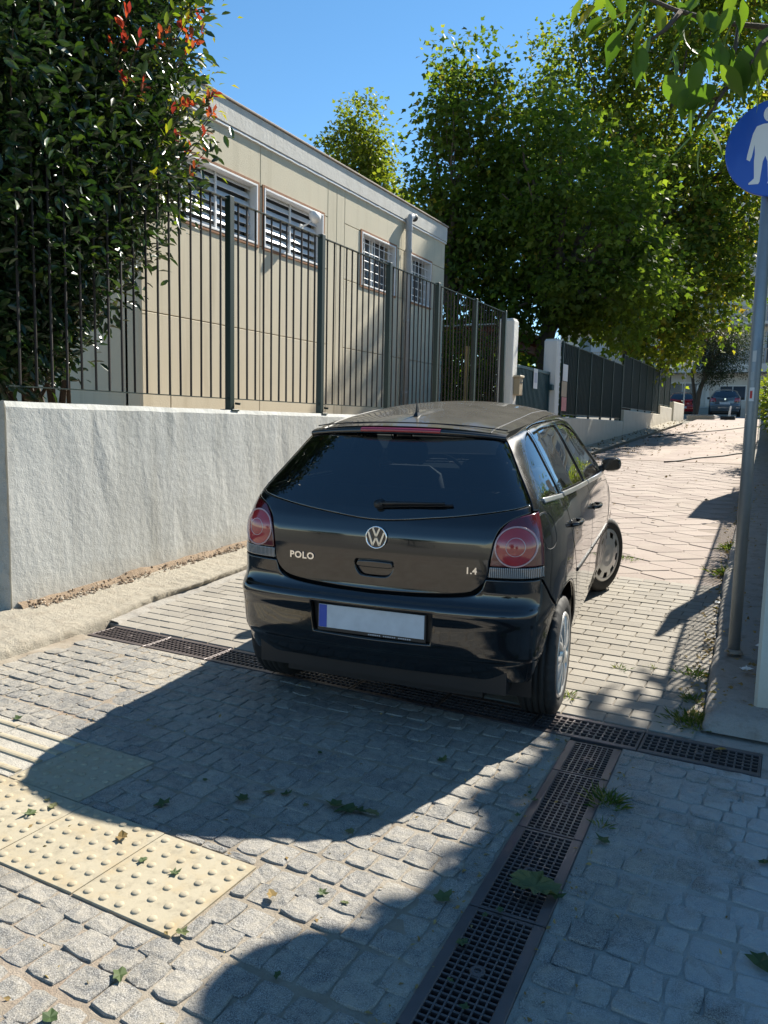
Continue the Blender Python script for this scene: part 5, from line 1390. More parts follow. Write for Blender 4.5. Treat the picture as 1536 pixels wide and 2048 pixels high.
# belt trims, rub strips, handles, fuel flap
for (bs, rd, fd), mir in zip(sides, (False, True)):
    sg_ = 1 if not mir else -1
    def strip(name, par, pts, w_, mat, off, y_cut=None):
        lo = [('s', y, z - w_ / 2) for y, z in pts]; hi = [('s', y, z + w_ / 2) for y, z in pts[::-1]]
        return panel(name, [lo, [lo[-1], hi[0]], hi, [hi[-1], lo[0]]], mat, par, off=off, gap=0., rim=.012, grid=.05, mirror=mir, edge=.004)
    M_BELT = M_CHROMET if 'M_CHROMET' in globals() else simple('belt_trim_gleam', (.52, .52, .52), .28, metal=.8, coat=.3); globals()['M_CHROMET'] = M_BELT  # black trim coloured silver: its sunlit sky gleam is put into the base colour
    strip('belt_trim', bs, [(.360, 1.089), (.50, 1.084), (.650, 1.077)], .020, M_BELT, .009)
    strip('belt_trim', rd, [(.672, 1.081), (1.0, 1.068), (1.465, 1.050)], .022, M_BELT, .011)
    strip('belt_trim', fd, [(1.495, 1.047), (2.0, 1.027), (2.42, 1.012)], .022, M_BELT, .011)
    strip('rub_strip', rd, [(.86, .668), (1.1, .662), (1.468, .652)], .020, M_TRIM, .007)
    strip('rub_strip', fd, [(1.497, .651), (2.0, .636), (2.55, .622)], .020, M_TRIM, .007)
    for par, yc, zc in ((rd, .765, .925), (fd, 1.62, .890)):
        oval = [[('s', yc + .062 * math.cos(a), zc + .026 * math.sin(a)) for a in np.linspace(0, 2 * math.pi, 22)]]
        panel('handle_cup', oval, M_TRIM, par, off=.0015, gap=0., rim=.003, grid=.02, mirror=mir, edge=.003)
        hb = MB(); pts = []
        for q in np.linspace(-1, 1, 11):
            p = surf(t_of_y(yc + .085 * q, zc), zc); n = surfn(t_of_y(yc + .085 * q, zc), zc); lift = .034 * (1 - q ** 4) + .002
            pp_ = p + n * lift; pts.append((pp_[0] * sg_, pp_[1], pp_[2] + .004))
        hb.tube(pts, [.010, .012] + [.0125] * 7 + [.012, .010], 8).build('door_handle', M_PAINT, par, True)
    if not mir:
        fl_ = [[('s', .300 + .075 * (abs(math.cos(a)) ** .8) * math.copysign(1, math.cos(a)), .965 + .078 * (abs(math.sin(a)) ** .75) * math.copysign(1, math.sin(a))) for a in np.linspace(0, 2 * math.pi, 40)]]
        panel('fuel_flap', fl_, M_PAINT, bs, off=.0012, gap=.0, rim=.004, grid=.02, mirror=mir, edge=.003)
        ring = [surf(t_of_y(.300 + .0775 * (abs(math.cos(a)) ** .8) * math.copysign(1, math.cos(a)), .965 + .0805 * (abs(math.sin(a)) ** .75) * math.copysign(1, math.sin(a))), .965 + .0805 * (abs(math.sin(a)) ** .75) * math.copysign(1, math.sin(a))) for a in np.linspace(0, 2 * math.pi, 44)]
        MB().tube([tuple(p) for p in ring], .0022, 4, False).build('flap_gap', M_DARK, bs)
    # wheel arch lips
    pts = [surf(*[q for q in tz(p)]) for p in arc(YA, ZH, RA - .002, -12, 172, 40)]
    MB().tube([(p[0] * sg_ - .006 * sg_, p[1], p[2]) for p in pts], .007, 6).build('arch_lip', M_PAINT, bs, True)
    # mirror
    mx = bpy.data.objects.new('door_mirror', None); link(mx, fd)
    hs = MB(); ring = []
    N = 14; stations = [(-.030, .4), (-.012, .82), (.02, 1.), (.06, .93), (.095, .70), (.118, .38), (.125, .05)]
    for (dy, k) in stations:
        for i in range(N):
            a = 2 * math.pi * i / N; cx__ = .842 + .068 * k * math.copysign(abs(math.cos(a)) ** .75, math.cos(a)); cz__ = 1.064 + .052 * k * math.copysign(abs(math.sin(a)) ** .8, math.sin(a)) - .004 * k
            hs.v.append((cx__ * sg_, 2.375 + dy + .03 * (cx__ - .868), cz__ + .015))
    for j in range(len(stations) - 1):
        for i in range(N): a, b_ = j * N + i, j * N + (i + 1) % N; hs.f.append((a, b_, b_ + N, a + N))
    hs.f.append(tuple(range(N))); hs.f.append(tuple(range((len(stations) - 1) * N, len(stations) * N)))
    add('mirror_housing', fixn(hs.mesh('mirror_housing', M_PAINT, True)), mx)
    gl_ = [(.842 * sg_ + .054 * math.copysign(abs(math.cos(a)) ** .75, math.cos(a)), 1.075 + .037 * math.copysign(abs(math.sin(a)) ** .8, math.sin(a))) for a in np.linspace(0, 2 * math.pi, 22)[:-1]]
    MB().prism(gl_, 2.338, 2.346, 'XZ').build('mirror_glass', simple('mirror_silver', (.05, .052, .055), .10, metal=1.) if 'M_MIRR' not in globals() else M_MIRR, mx)
    MB().cbox(min(.74 * sg_, .80 * sg_), max(.74 * sg_, .80 * sg_), 2.37, 2.44, 1.02, 1.06, .008).build('mirror_foot', M_TRIM, mx)
# wheels and dark structure underneath
STEER = math.radians(-23)
for (x, y, st, rt) in ((.712, YA, 0, True), (-.712, YA, 0, False), (.715, YF_, STEER, True), (-.715, YF_, STEER, False)):
    wheel(CAR, (x, y, ZH), st, rt, y > 2)
    yc = y; sgx = 1 if rt else -1
    wl = MB(); n = 16
    for i in range(n + 1):
        a = math.radians(-15 + 210 * i / n)
        for xx in (.50, .715): wl.v.append((xx * sgx, yc + (RA + .006) * math.cos(a), ZH + (RA + .006) * math.sin(a)))
    for i in range(n): wl.f.append((2 * i, 2 * i + 2, 2 * i + 3, 2 * i + 1))
    wl.f.append(tuple(range(0, 2 * n + 1, 2)))
    wl.build('wheel_arch_liner', M_TRIM, CAR)
un = MB(); un.box(-.50, .50, .16, 3.70, .19, .50); un.box(-.70, .70, .97, 2.63, .19, .30); un.box(-.62, .62, .10, .20, .24, .60); un.box(-.60, .60, 3.60, 3.80, .22, .6)
un.build('underbody', M_TRIM, CAR)
MB().tube([(-.45, .22, .24), (-.45, .6, .22)], .028, 10).build('exhaust_pipe', M_TRIM, CAR)
# interior
it = MB(); it.box(-.66, .66, .22, .62, .50, .96); it.build('parcel_shelf', M_INT, CAR)
def seat(x, y, w_, name, rear=False):
    s_ = bpy.data.objects.new(name, None); link(s_, CAR)
    b = MB(); n = 9
    prof = [(0., .50, .85), (.02, .70, .95), (.06, .90, 1.), (.09, 1.04, .88), (.095, 1.09, .55)] if not rear else [(0, .55, 1), (.03, .80, 1.), (.07, 1.0, .98), (.08, 1.06, .9)]
    for d, (dy0, dy1) in enumerate(((0, .0),)):
        vs_ = []
        for (dy, z, k) in prof:
            h = w_ / 2 * k
            for (xx, yy) in ((-h, .01), (-h * .9, -.05), (h * .9, -.05), (h, .01), (h * .9, .10), (-h * .9, .10)): vs_.append((x + xx, y - dy + yy, z))
        m_ = 6; f_ = [(j * m_ + i, j * m_ + (i + 1) % m_, (j + 1) * m_ + (i + 1) % m_, (j + 1) * m_ + i) for j in range(len(prof) - 1) for i in range(m_)] + [tuple(range(m_)), tuple(range(m_ * (len(prof) - 1), m_ * len(prof)))]
        b.poly(vs_, f_)
    add('backrest', fixn(b.mesh('backrest', M_INT, True)), s_)
    add('seat_cushion', MB().cbox(x - w_ / 2, x + w_ / 2, y, y + .5, .40, .56, .03).mesh('seat_cushion', M_INT), s_)
    for hx in ((0,) if not rear else (-.36, .36)):
        h = MB(); NN = 12
        for (dz, k) in ((0, .75), (.03, 1.), (.09, 1.05), (.14, .92), (.165, .55)):
            for i in range(NN):
                a = 2 * math.pi * i / NN; h.v.append((x + hx + .135 * k * math.copysign(abs(math.cos(a)) ** .6, math.cos(a)), y - .075 + .05 * k * math.sin(a), (1.11 if not rear else 1.075) + dz))
        for j in range(4):
            for i in range(NN): a, b_ = j * NN + i, j * NN + (i + 1) % NN; h.f.append((a, b_, b_ + NN, a + NN))
        h.f += [tuple(range(NN)), tuple(range(4 * NN, 5 * NN))]
        add('headrest', fixn(h.mesh('headrest', M_INT, True)), s_)
seat(0, .78, 1.22, 'rear_bench', True); seat(-.36, 1.62, .52, 'front_seat'); seat(.36, 1.62, .52, 'front_seat')
MB().cbox(-.68, .68, 2.45, 2.85, .70, .985, .03).build('dashboard', M_INT, CAR)
add('steering_wheel', MB().tube([(-.36 + .185 * math.cos(a), 2.33 - .07 * math.sin(a), .93 + .17 * math.sin(a)) for a in np.linspace(0, 2 * math.pi, 28)], .014, 8).mesh('steering_wheel', M_INT, True), CAR)
MB().box(-.66, .66, .9, 2.7, .30, .36).build('cabin_floor', M_INT, CAR)
# wiper
wp_ = MB(); P0 = surf(t_of_x(.0, 1.062), 1.062); 
pts = [surf(t_of_x(x, z), z) + np.array([0, -.022, .008]) for x, z in ((.0, 1.062), (.10, 1.068), (.20, 1.072), (.31, 1.076))]
wp_.tube([tuple(p) for p in pts], [.010, .009, .007, .005], 6)
wo_ = wp_.build('wiper', M_TRIM, CAR, True)
MB().tube([tuple(P0 + np.array([0, .01, 0])), tuple(P0 + np.array([0, -.030, .006]))], [.026, .020], 14).build('wiper_boss', M_TRIM, wo_, True)
pts = [surf(t_of_x(x, z), z) + np.array([0, -.008, .004]) for x, z in ((.02, 1.052), (.15, 1.062), (.30, 1.070), (.345, 1.072))]
MB().tube([tuple(p) for p in pts], .006, 5).build('wiper_blade', M_TRIM, wo_)
# badge: ring with the two stacked letters, as on the car
bx, bz = .010, .920; by = surf(0, bz)[1] - .003
bd = bpy.data.objects.new('badge', None); link(bd, CAR); bd.location = (bx, by, bz); bd.rotation_euler = (math.radians(-4), 0, 0)
MB().lathe([(0, .0), (.0475, .0), (.0475, -.003), (0, -.003)], 40, 'Y').build('badge_field', simple('badge_dark', (.006, .008, .012), .2, coat=1.), bd)
fixn(MB().lathe([(.0455, 0), (.0455, -.007), (.049, -.0085), (.0525, -.007), (.0525, 0)], 48, 'Y').build('badge_ring', M_CHROME, bd, True).data)
def stroke(p, q, w_=.0085):
    p, q = Vector(p), Vector(q); d = (q - p).normalized(); n = Vector((-d.y, d.x)) * w_ / 2
    return [tuple(p + n), tuple(q + n), tuple(q - n), tuple(p - n)]
lt = MB()
for (p, q) in (((-.0165, .0425), (-.001, .006)), ((.0165, .0425), (.001, .006))): lt.prism(stroke(p, q), -.008, -.002, 'XZ')
for (p, q) in (((-.0385, .0245), (-.0165, -.0365)), ((-.0165, -.0365), (-.001, -.002)), ((.001, -.002), (.0165, -.0365)), ((.0165, -.0365), (.0385, .0245))): lt.prism(stroke(p, q, .0085), -.0078, -.002, 'XZ')
lt.build('badge_letters', M_CHROME, bd)
for txt, x, z, s_, w_ in (('POLO', -.372, .803, .043, 1.10), ('1.4', .452, .801, .040, .95)):
    me = text_mesh(txt, s_, .002, M_CHROME, w_); p = surf(t_of_x(x, z), z); n = surfn(t_of_x(x, z), z)
    o = add('lettering', me, CAR, tuple(p + n * .003)); o.rotation_euler = (math.radians(88), 0, math.atan2(n[0], -n[1]))
# number plate in its holder (characters unreadable in the photograph)
pl = bpy.data.objects.new('number_plate', None); link(pl, CAR); pl.location = (.0, surf(0, .53)[1] + .016, .534); pl.rotation_euler = (math.radians(-3), 0, 0)
MB().cbox(-.268, .268, .0, .008, -.070, .062, .003).build('plate_holder', M_TRIM, pl)
MB().cbox(-.260, .260, -.004, -.0005, -.052, .058, .0015).build('plate', M_PLATE, pl)
MB().box(-.258, -.218, -.0048, -.0042, -.050, .056).build('country_band', M_PLBLUE, pl)
b = MB()
for k in range(22): x = -.02 + k * .0105; b.box(x, x + .006, -.0006, -.0002, -.0645, -.0585) if k % 7 else None
b.build('dealer_lettering', simple('pale_print', (.5, .52, .55), .5), pl)

# ------------------------------------------------------------------ the two cars at the end of the lane
def far_lamps(shape):
    def fn(car, mir):
        z0, z1, x0 = shape
        panel('tail_lamp', [[('r', x0, z0), ('t', T_L - .003, z0)], [('t', T_L - .003, z0), ('t', T_L - .003, z1)], [('t', T_L - .003, z1), ('r', x0 + .03, z1)], [('r', x0 + .03, z1), ('r', x0, z0)]], M_STOP, car, off=.006, gap=.001, grid=.06, mirror=mir)
    return fn
def far_car(name, label, paint, loc, rz, scale, shape, roofbars=False):
    c = thing(name, label, 'car', loc, 'cars parked at the end of the lane', (0, 0, rz)); c.scale = scale
    common_parts(c, paint, M_GLASSR, M_GLASSR, far_lamps(shape), False, .07)
    for (x, y) in ((.712, YA), (-.712, YA), (.715, YF_), (-.715, YF_)): wheel(c, (x, y, ZH), 0, x > 0)
    MB().box(-.62, .62, .14, 3.7, .19, .62).build('underbody', M_TRIM, c)
    MB().box(-.66, .66, .30, 2.5, .60, .98).build('cabin', M_INT, c)
    MB().cbox(-.26, .26, -.016, -.004, .66 if roofbars else .48, .77 if roofbars else .59, .002).build('number_plate', M_PLATE, c).location = (0, .05 if roofbars else 0, 0)
    for s in (-1, 1): MB().cbox(min(.80 * s, .97 * s), max(.80 * s, .97 * s), 2.36, 2.46, 1.0, 1.12, .02).build('door_mirror', M_TRIM, c)
    MB().lathe([(.0, -.006), (.045, -.006), (.05, 0)], 16, 'Y', (0, surf(0, .93)[1], .93)).build('badge', M_CHROME, c)
    return c
P_GREY = m_paint('grey_blue_paint', (.10, .125, .15), dust=.5); P_REDC = m_paint('red_paint', (.33, .012, .016), dust=.4)
far_car('estate_car', 'grey-blue tall car parked facing away at the end of the lane', P_GREY, (-3.93, 50.2, road_z(50.2)), math.radians(4), (1.10, 1.12, 1.12), (.80, .99, .44), True)
far_car('red_car', 'red car parked beside the tree at the end of the lane', P_REDC, (-6.35, 50.4, road_z(50.4)), math.radians(8), (1.05, 1.02, 1.0), (.70, 1.0, .56))
# ------------------------------------------------------------------ foliage
def m_leaf(name, stops, rough_=.45, trans=.45, coat=0., tcol=(1.25, 1.35, .45)):
    t = NT(name); at = t.n('ShaderNodeAttribute'); at.attribute_name = 'rnd'
    oi = t.n('ShaderNodeObjectInfo').outputs['Random']
    r = t.math('FRACT', t.math('ADD', at.outputs['Fac'], t.math('MULTIPLY', oi, .999)))
    c = t.ramp(r, stops)
    b = t.bsdf(c, rough_, spec=.25 if coat == 0 else .45, coat=coat, coat_rough=.26)
    tl = t.n('ShaderNodeBsdfTranslucent')
    t.l(t.mix(1., c, tcol, 'MULTIPLY'), tl.inputs['Color'])
    m = t.n('ShaderNodeMixShader'); m.inputs[0].default_value = trans; t.l(b, m.inputs[1]); t.l(tl.outputs[0], m.inputs[2])
    return t.done(m.outputs[0])
M_PLANE = m_leaf('plane_tree_leaf', [(0, (.062, .095, .020)), (.5, (.105, .152, .030)), (.85, (.160, .200, .037)), (.95, (.24, .245, .042)), (1, (.28, .18, .04))], .55, .64)
M_PLANE2 = m_leaf('yellowing_leaf', [(0, (.075, .12, .022)), (.5, (.13, .17, .030)), (1, (.23, .23, .04))], .5, .55)
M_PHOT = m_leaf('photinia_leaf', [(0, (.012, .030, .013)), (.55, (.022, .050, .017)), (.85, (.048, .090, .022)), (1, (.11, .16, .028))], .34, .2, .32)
M_PHOTY = m_leaf('young_green_leaf', [(0, (.10, .17, .025)), (.5, (.20, .24, .03)), (1, (.33, .27, .03))], .32, .42, .3)
M_PHOTR = m_leaf('red_young_leaf', [(0, (.26, .030, .030)), (.5, (.38, .075, .035)), (1, (.45, .15, .045))], .32, .38, .3, (1.3, .9, .7))
M_OLIVE = m_leaf('grey_olive_leaf', [(0, (.030, .042, .024)), (.6, (.055, .070, .040)), (1, (.085, .10, .055))], .5, .35)
M_MUL = m_leaf('mulberry_leaf', [(0, (.060, .12, .020)), (.5, (.095, .165, .026)), (.9, (.15, .21, .032)), (1, (.40, .30, .02))], .40, .48)
M_DRY = m_leaf('fallen_green_leaf', [(0, (.045, .075, .028)), (.6, (.085, .115, .045)), (1, (.16, .15, .07))], .6, .2)
M_BROWN = m_leaf('dry_leaf', [(0, (.20, .13, .05)), (1, (.34, .25, .11))], .8, .2)
M_BARK = simple('bark', (.085, .065, .048), .95, var=.4, nscale=9, bump=.8, bscale=30, bdist=.02)
M_BARKP = simple('pale_bark', (.20, .185, .15), .9, var=.4, nscale=6, bump=.5, bscale=20, bdist=.02)
def unit(v): return v / (np.linalg.norm(v, axis=-1, keepdims=True) + 1e-9)
LEAF_SIMPLE = (np.array([(0, 0, 0), (.42, -.5, .10), (1, 0, -.05), (.42, .5, .10), (.45, 0, 0)]), [(0, 1, 4), (1, 2, 4), (2, 3, 4), (3, 0, 4)])
LEAF_OVAL = (np.array([(0, 0, 0), (.20, -.36, .07), (.52, -.50, .09), (.82, -.28, .03), (1, 0, -.06), (.82, .28, .03), (.52, .50, .09), (.20, .36, .07), (.5, 0, 0)]), [(0, 1, 8), (1, 2, 8), (2, 3, 8), (3, 4, 8), (4, 5, 8), (5, 6, 8), (6, 7, 8), (7, 0, 8)])
LEAF_LOBED = (np.array([(0, 0, 0), (.15, -.32, .05), (.40, -.55, .06), (.52, -.26, .02), (1., 0, -.08), (.52, .26, .02), (.40, .55, .06), (.15, .32, .05)]), [(0, 1, 2, 3), (0, 3, 4, 5), (0, 5, 6, 7)])
def leaves_mesh(name, pos, direc, size, width, mat, rnd, tmpl=LEAF_SIMPLE, up=None):
    T, F = tmpl; n = len(pos); k = len(T)
    d = unit(direc); rn = RNG.normal(size=(n, 3)) * .55 + (np.array([0, 0, 1.]) if up is None else up)
    s = unit(np.cross(d, rn)); nn = np.cross(s, d)
    V = pos[:, None] + d[:, None] * (T[None, :, 0:1] * size[:, None, None]) + s[:, None] * (T[None, :, 1:2] * (size * width)[:, None, None]) + nn[:, None] * (T[None, :, 2:3] * size[:, None, None])
    V = V.reshape(-1, 3); me = bpy.data.meshes.new(name)
    fl = [len(f) for f in F]; lv = np.concatenate([np.array(f) for f in F]); nl = len(lv); nf = len(F)
    me.vertices.add(len(V)); me.vertices.foreach_set('co', V.astype(np.float32).ravel())
    loops = (lv[None] + (np.arange(n) * k)[:, None]).ravel().astype(np.int32)
    me.loops.add(len(loops)); me.loops.foreach_set('vertex_index', loops)
    starts = (np.concatenate([[0], np.cumsum(fl)[:-1]])[None] + (np.arange(n) * nl)[:, None]).ravel().astype(np.int32)
    me.polygons.add(n * nf); me.polygons.foreach_set('loop_start', starts)
    me.polygons.foreach_set('loop_total', np.tile(np.array(fl, dtype=np.int32), n))
    me.materials.append(mat); me.update(calc_edges=True)
    a = me.attributes.new('rnd', 'FLOAT', 'POINT'); a.data.foreach_set('value', np.repeat(rnd, k).astype(np.float32))
    return me
def crown_points(blobs, clusters, per, spread, shell=.55, cut=None):
    """leaf positions in clumps spread through a union of ellipsoids; most clumps near the outside"""
    B = np.array(blobs, float); vol = B[:, 3] * B[:, 4] * B[:, 5]; w_ = vol ** .75; w_ /= w_.sum()
    P, O = [], []
    idx = RNG.choice(len(B), clusters, p=w_)
    u_ = unit(RNG.normal(size=(clusters, 3))); r_ = (shell ** 3 + (1 - shell ** 3) * RNG.random(clusters)) ** (1 / 3) * RNG.uniform(.88, 1.10, clusters)
    c = B[idx, :3] + u_ * r_[:, None] * B[idx, 3:6]
    keep = np.ones(clusters, bool)
    if cut is not None: keep = cut(c)
    c = c[keep]; ctr = B[idx, :3][keep]
    m = len(c); sp = spread * RNG.uniform(.7, 1.5, m)
    q = np.clip(RNG.normal(size=(m, per, 3)), -1.8, 1.8) * sp[:, None, None] * np.array([1, 1, .75])
    pos = (c[:, None] + q).reshape(-1, 3); out = unit(q.reshape(-1, 3) + np.repeat(unit(c - ctr), per, 0) * spread * .8)
    global CL_ID; CL_ID = np.repeat(RNG.random(m), per)
    return pos, out, c
def limb(mb, p0, p1, r0, r1, n=7, wob=.25, seg=6):
    p0, p1 = np.array(p0, float), np.array(p1, float); pts = []
    for i in range(seg + 1):
        q = i / seg; j = RNG.normal(size=3) * wob * math.sin(math.pi * q) * .4 * np.linalg.norm(p1 - p0) / 4
        pts.append(tuple(p0 + (p1 - p0) * q + j))
    mb.tube(pts, [r0 + (r1 - r0) * i / seg for i in range(seg + 1)], n); return pts
def tree(name, label, base, blobs, trunk_top, tr, mat, clusters, per, spread, leaf, width, group=None, bark=None, tmpl=LEAF_SIMPLE, shell=.55, limbs=14, cut=None, leafcut=None, droop=.5):
    t_ = thing(name, label, 'tree', base, group); base = np.array(base, float)
    pos, out, c = crown_points(blobs, clusters, per, spread, shell, cut)
    cl = CL_ID
    if leafcut is not None: ok = leafcut(pos); pos, out, cl = pos[ok], out[ok], cl[ok]
    n = len(pos); d = unit(out + RNG.normal(size=(n, 3)) * .7 + np.array([0, 0, -droop]))
    size = leaf * RNG.uniform(.6, 1.25, n); r = np.clip(RNG.beta(2, 2.2, n) * .55 + cl * .42, 0, .97)
    me = leaves_mesh('crown', pos - base, d, size, width, mat, r, tmpl)
    add('crown', me, t_)
    tb = MB(); tt = np.array(trunk_top, float)
    limb(tb, base - base - np.array([0, 0, .1]), tt - base, tr, tr * .62, 12, .12, 8)
    add('trunk', tb.mesh('trunk', bark or M_BARK, True), t_)
    lb = MB()
    for i in RNG.choice(len(c), min(limbs, len(c)), replace=False):
        e = c[i]; s = base + (tt - base) * RNG.uniform(.55, 1.); mid = (s + e) / 2 + np.array([0, 0, .12 * np.linalg.norm(e - s)])
        p = limb(lb, s - base, mid - base, tr * .42, tr * .22, 6, .2, 4); limb(lb, p[-1], e - base, tr * .22, tr * .05, 5, .3, 4)
        for k in range(4):
            q = c[RNG.integers(len(c))]
            if np.linalg.norm(q - e) < 2.2 * spread * 4: limb(lb, mid - base + (e - mid) * RNG.uniform(.2, .8), q - base, tr * .10, tr * .03, 4, .2, 3)
    add('limbs', lb.mesh('limbs', bark or M_BARK, True), t_)
    return t_
# big plane trees beyond the gate
tree('plane_tree', 'tall leafy plane tree behind the end of the beige building', (-8.6, 19.5, .7),
     [(-8.4, 20.2, 8.0, 1.6, 1.9, 2.6), (-8.4, 20.0, 9.9, 1.1, 1.5, 1.7), (-9.0, 20.2, 7.2, 1.1, 1.6, 1.8), (-7.6, 20.5, 6.3, 2.0, 2.2, 2.0), (-8.8, 20.3, 4.9, 1.6, 2.0, 1.4)],
     (-8.6, 19.9, 6.5), .20, M_PLANE, 400, 36, .24, .165, .85, 'plane trees along the lane', M_BARK, LEAF_LOBED, .45, 22)
tree('plane_tree', 'largest plane tree, leaning its crown over the gate and fence', (-6.15, 20.4, 1.0),
     [(-5.9, 20.8, 6.9, 2.6, 2.5, 2.4), (-5.3, 20.8, 6.0, 2.5, 2.5, 2.2), (-6.4, 20.2, 4.6, 1.7, 2.0, 1.1), (-4.6, 21.5, 4.8, 1.5, 1.8, 1.2), (-6.9, 20.6, 8.6, 1.6, 1.8, 1.5)],
     (-5.9, 20.6, 6.0), .27, M_PLANE, 560, 38, .25, .165, .85, 'plane trees along the lane', M_BARK, LEAF_LOBED, .55, 34)
tree('plane_tree', 'plane tree with yellow-green sunlit leaves hanging over the far fence', (-6.0, 30.5, 1.5),
     [(-5.4, 30.5, 8.2, 4.0, 3.0, 4.4), (-3.5, 30.5, 7.0, 2.2, 2.6, 2.4), (-4.7, 29.5, 4.9, 1.6, 2.0, 1.3), (-4.4, 31, 13.6, 3.8, 3., 4.6), (-2.4, 31, 9.4, 1.6, 2., 2.4), (-8.5, 31, 12.6, 2.8, 2.6, 4.4), (-4.5, 31.5, 17.5, 4.0, 3., 3.0)],
     (-5.7, 30.5, 9.5), .30, M_PLANE, 1250, 38, .32, .21, .85, 'plane trees along the lane', M_BARK, LEAF_LOBED, .45, 26)
tree('plane_tree', 'light green tree rising above the roof of the beige building', (-15.0, 25.2, 1.),
     [(-15.2, 25.2, 9.6, 1.4, 1.3, 2.3), (-14.1, 25.0, 9.0, 1.3, 1.2, 2.2), (-15.3, 25.2, 11.6, .75, .7, 1.4), (-14.3, 25.2, 11.4, .7, .7, 1.5), (-13.1, 25.0, 8.0, 1.1, 1.1, 1.6), (-12.2, 24.5, 7.0, 1.1, 1.1, 1.5)],
     (-14.9, 25.2, 8.5), .16, M_PLANE2, 420, 36, .24, .16, .85, 'plane trees along the lane', M_BARKP, LEAF_LOBED, .4, 16)
# low dark shrubs behind the green fence beside the gate
for k, (x, y, z, r_) in enumerate(((-7.4, 16.2, 2.2, 1.3), (-8.9, 17.0, 2.4, 1.5), (-7.0, 18.3, 2.0, 1.1))):
    tree('yard_shrub', ['leafy yard shrub behind the green fence by the letter box pillar', 'taller yard shrub next to the end of the beige building', 'yard shrub just behind the teal gate'][k], (x, y, .7), [(x, y, z, r_, r_ * .8, 1.3), (x + .3, y, z + .9, r_ * .7, r_ * .7, .8)], (x, y, 1.6), .06, M_PLANE, 120, 30, .2, .12, .7, 'shrubs in the yard', M_BARK, LEAF_SIMPLE, .3, 10)
# dark grey-green tree by the parked cars
tree('olive_tree', 'dark two-stemmed grey-green tree between the parked cars', (-5.05, 45.5, road_z(45.5)),
     [(-4.5, 45.4, 6.0, 1.5, 1.5, 1.5), (-3.5, 45.2, 5.2, 1.2, 1.2, 1.2), (-4.3, 45.4, 4.7, 1.0, 1.1, .9), (-5.2, 45.6, 6.8, 1.2, 1.2, 1.4), (-2.9, 45.2, 6.1, .8, 1., .9)],
     (-4.5, 45.4, 5.4), .15, M_OLIVE, 330, 44, .22, .13, .34, None, M_BARK, LEAF_SIMPLE, .3, 14)
b = MB(); limb(b, (0, 0, 0), (.22, 0, 1.7), .13, .10, 8, .1, 5); limb(b, (0.03, 0, .35), (-.30, .1, 2.6), .11, .07, 8, .1, 5); limb(b, (.2, 0, 1.6), (.9, -.1, 3.4), .09, .05, 7, .1, 5)
add('stem', b.mesh('stem', M_BARK, True), [o for o in COL.objects if o.name == 'olive_tree'][0])
# mulberry on the right, mostly outside the picture: it shades the apron
def not_in_view(c):
    ok = np.ones(len(c), bool)
    for i, p in enumerate(c):
        pr = project(p)
        if pr and pr[0] < 1660 and pr[1] > -150: ok[i] = False
    return ok
def over_apron(p):
    # the crown ends where its shade ends on the paving
    xs_ = p[:, 0] - .26 * p[:, 2]; ys_ = p[:, 1] - 1.10 * p[:, 2]
    return xs_ > np.interp(ys_, [0, 2, 3.4, 4.5, 5.5, 6.5, 9], [-.78, -.82, -.90, -.76, -.66, -.30, -.15]) + .05 * np.sin(ys_ * 9) + RNG.normal(size=len(p)) * .04
mul = tree('mulberry_tree', 'broad mulberry tree behind the right-hand wall with a leafy branch reaching into the picture', (2.6, 7.6, .2),
     [(1.7, 7.4, 5.3, 1.5, 2.0, 1.5), (1.2, 6.6, 4.5, 1.1, 1.5, 1.0), (2.4, 8.2, 6.4, 1.7, 1.8, 1.3), (1.4, 8.4, 5.6, 1.3, 1.4, 1.2), (2.6, 6.2, 5.2, 1.6, 1.6, 1.4), (.95, 7.4, 5.0, .8, 1.4, 1.0), (1.9, 5.4, 4.2, 1.3, 1.3, .9)],
     (2.4, 7.4, 4.2), .20, M_MUL, 640, 26, .26, .17, .72, None, M_BARK, LEAF_SIMPLE, .2, 22, not_in_view, over_apron)
for k, (x, y, z, r_, lab) in enumerate(((1.5, 6.0, 1.9, .9, 'unseen rounded bush added behind the railing nearest the pier to darken the car reflection'), (1.7, 8.4, 2.2, 1.1, 'unseen tall bush added behind the railing to darken the car reflection'), (1.6, 11.0, 2.4, 1.1, 'unseen bush added beside the cabinet to darken the car reflection'), (2.2, 14.5, 2.8, 1.4, 'unseen large bush added beyond the cabinet to darken the car reflection'))):
    tree('reflection_bush', lab, (x, y, .2), [(x, y, z, r_ * .75, r_ * 1.2, 1.3), (x + .5, y, z + 1.2, r_ * .8, r_, 1.0)], (x, y, 1.5), .06, M_MUL, 110, 28, .2, .13, .6, 'unseen bushes added to darken the car reflection', M_BARK, LEAF_SIMPLE, .3, 8, not_in_view)  # out of view, added to darken what the car's rear pillar reflects
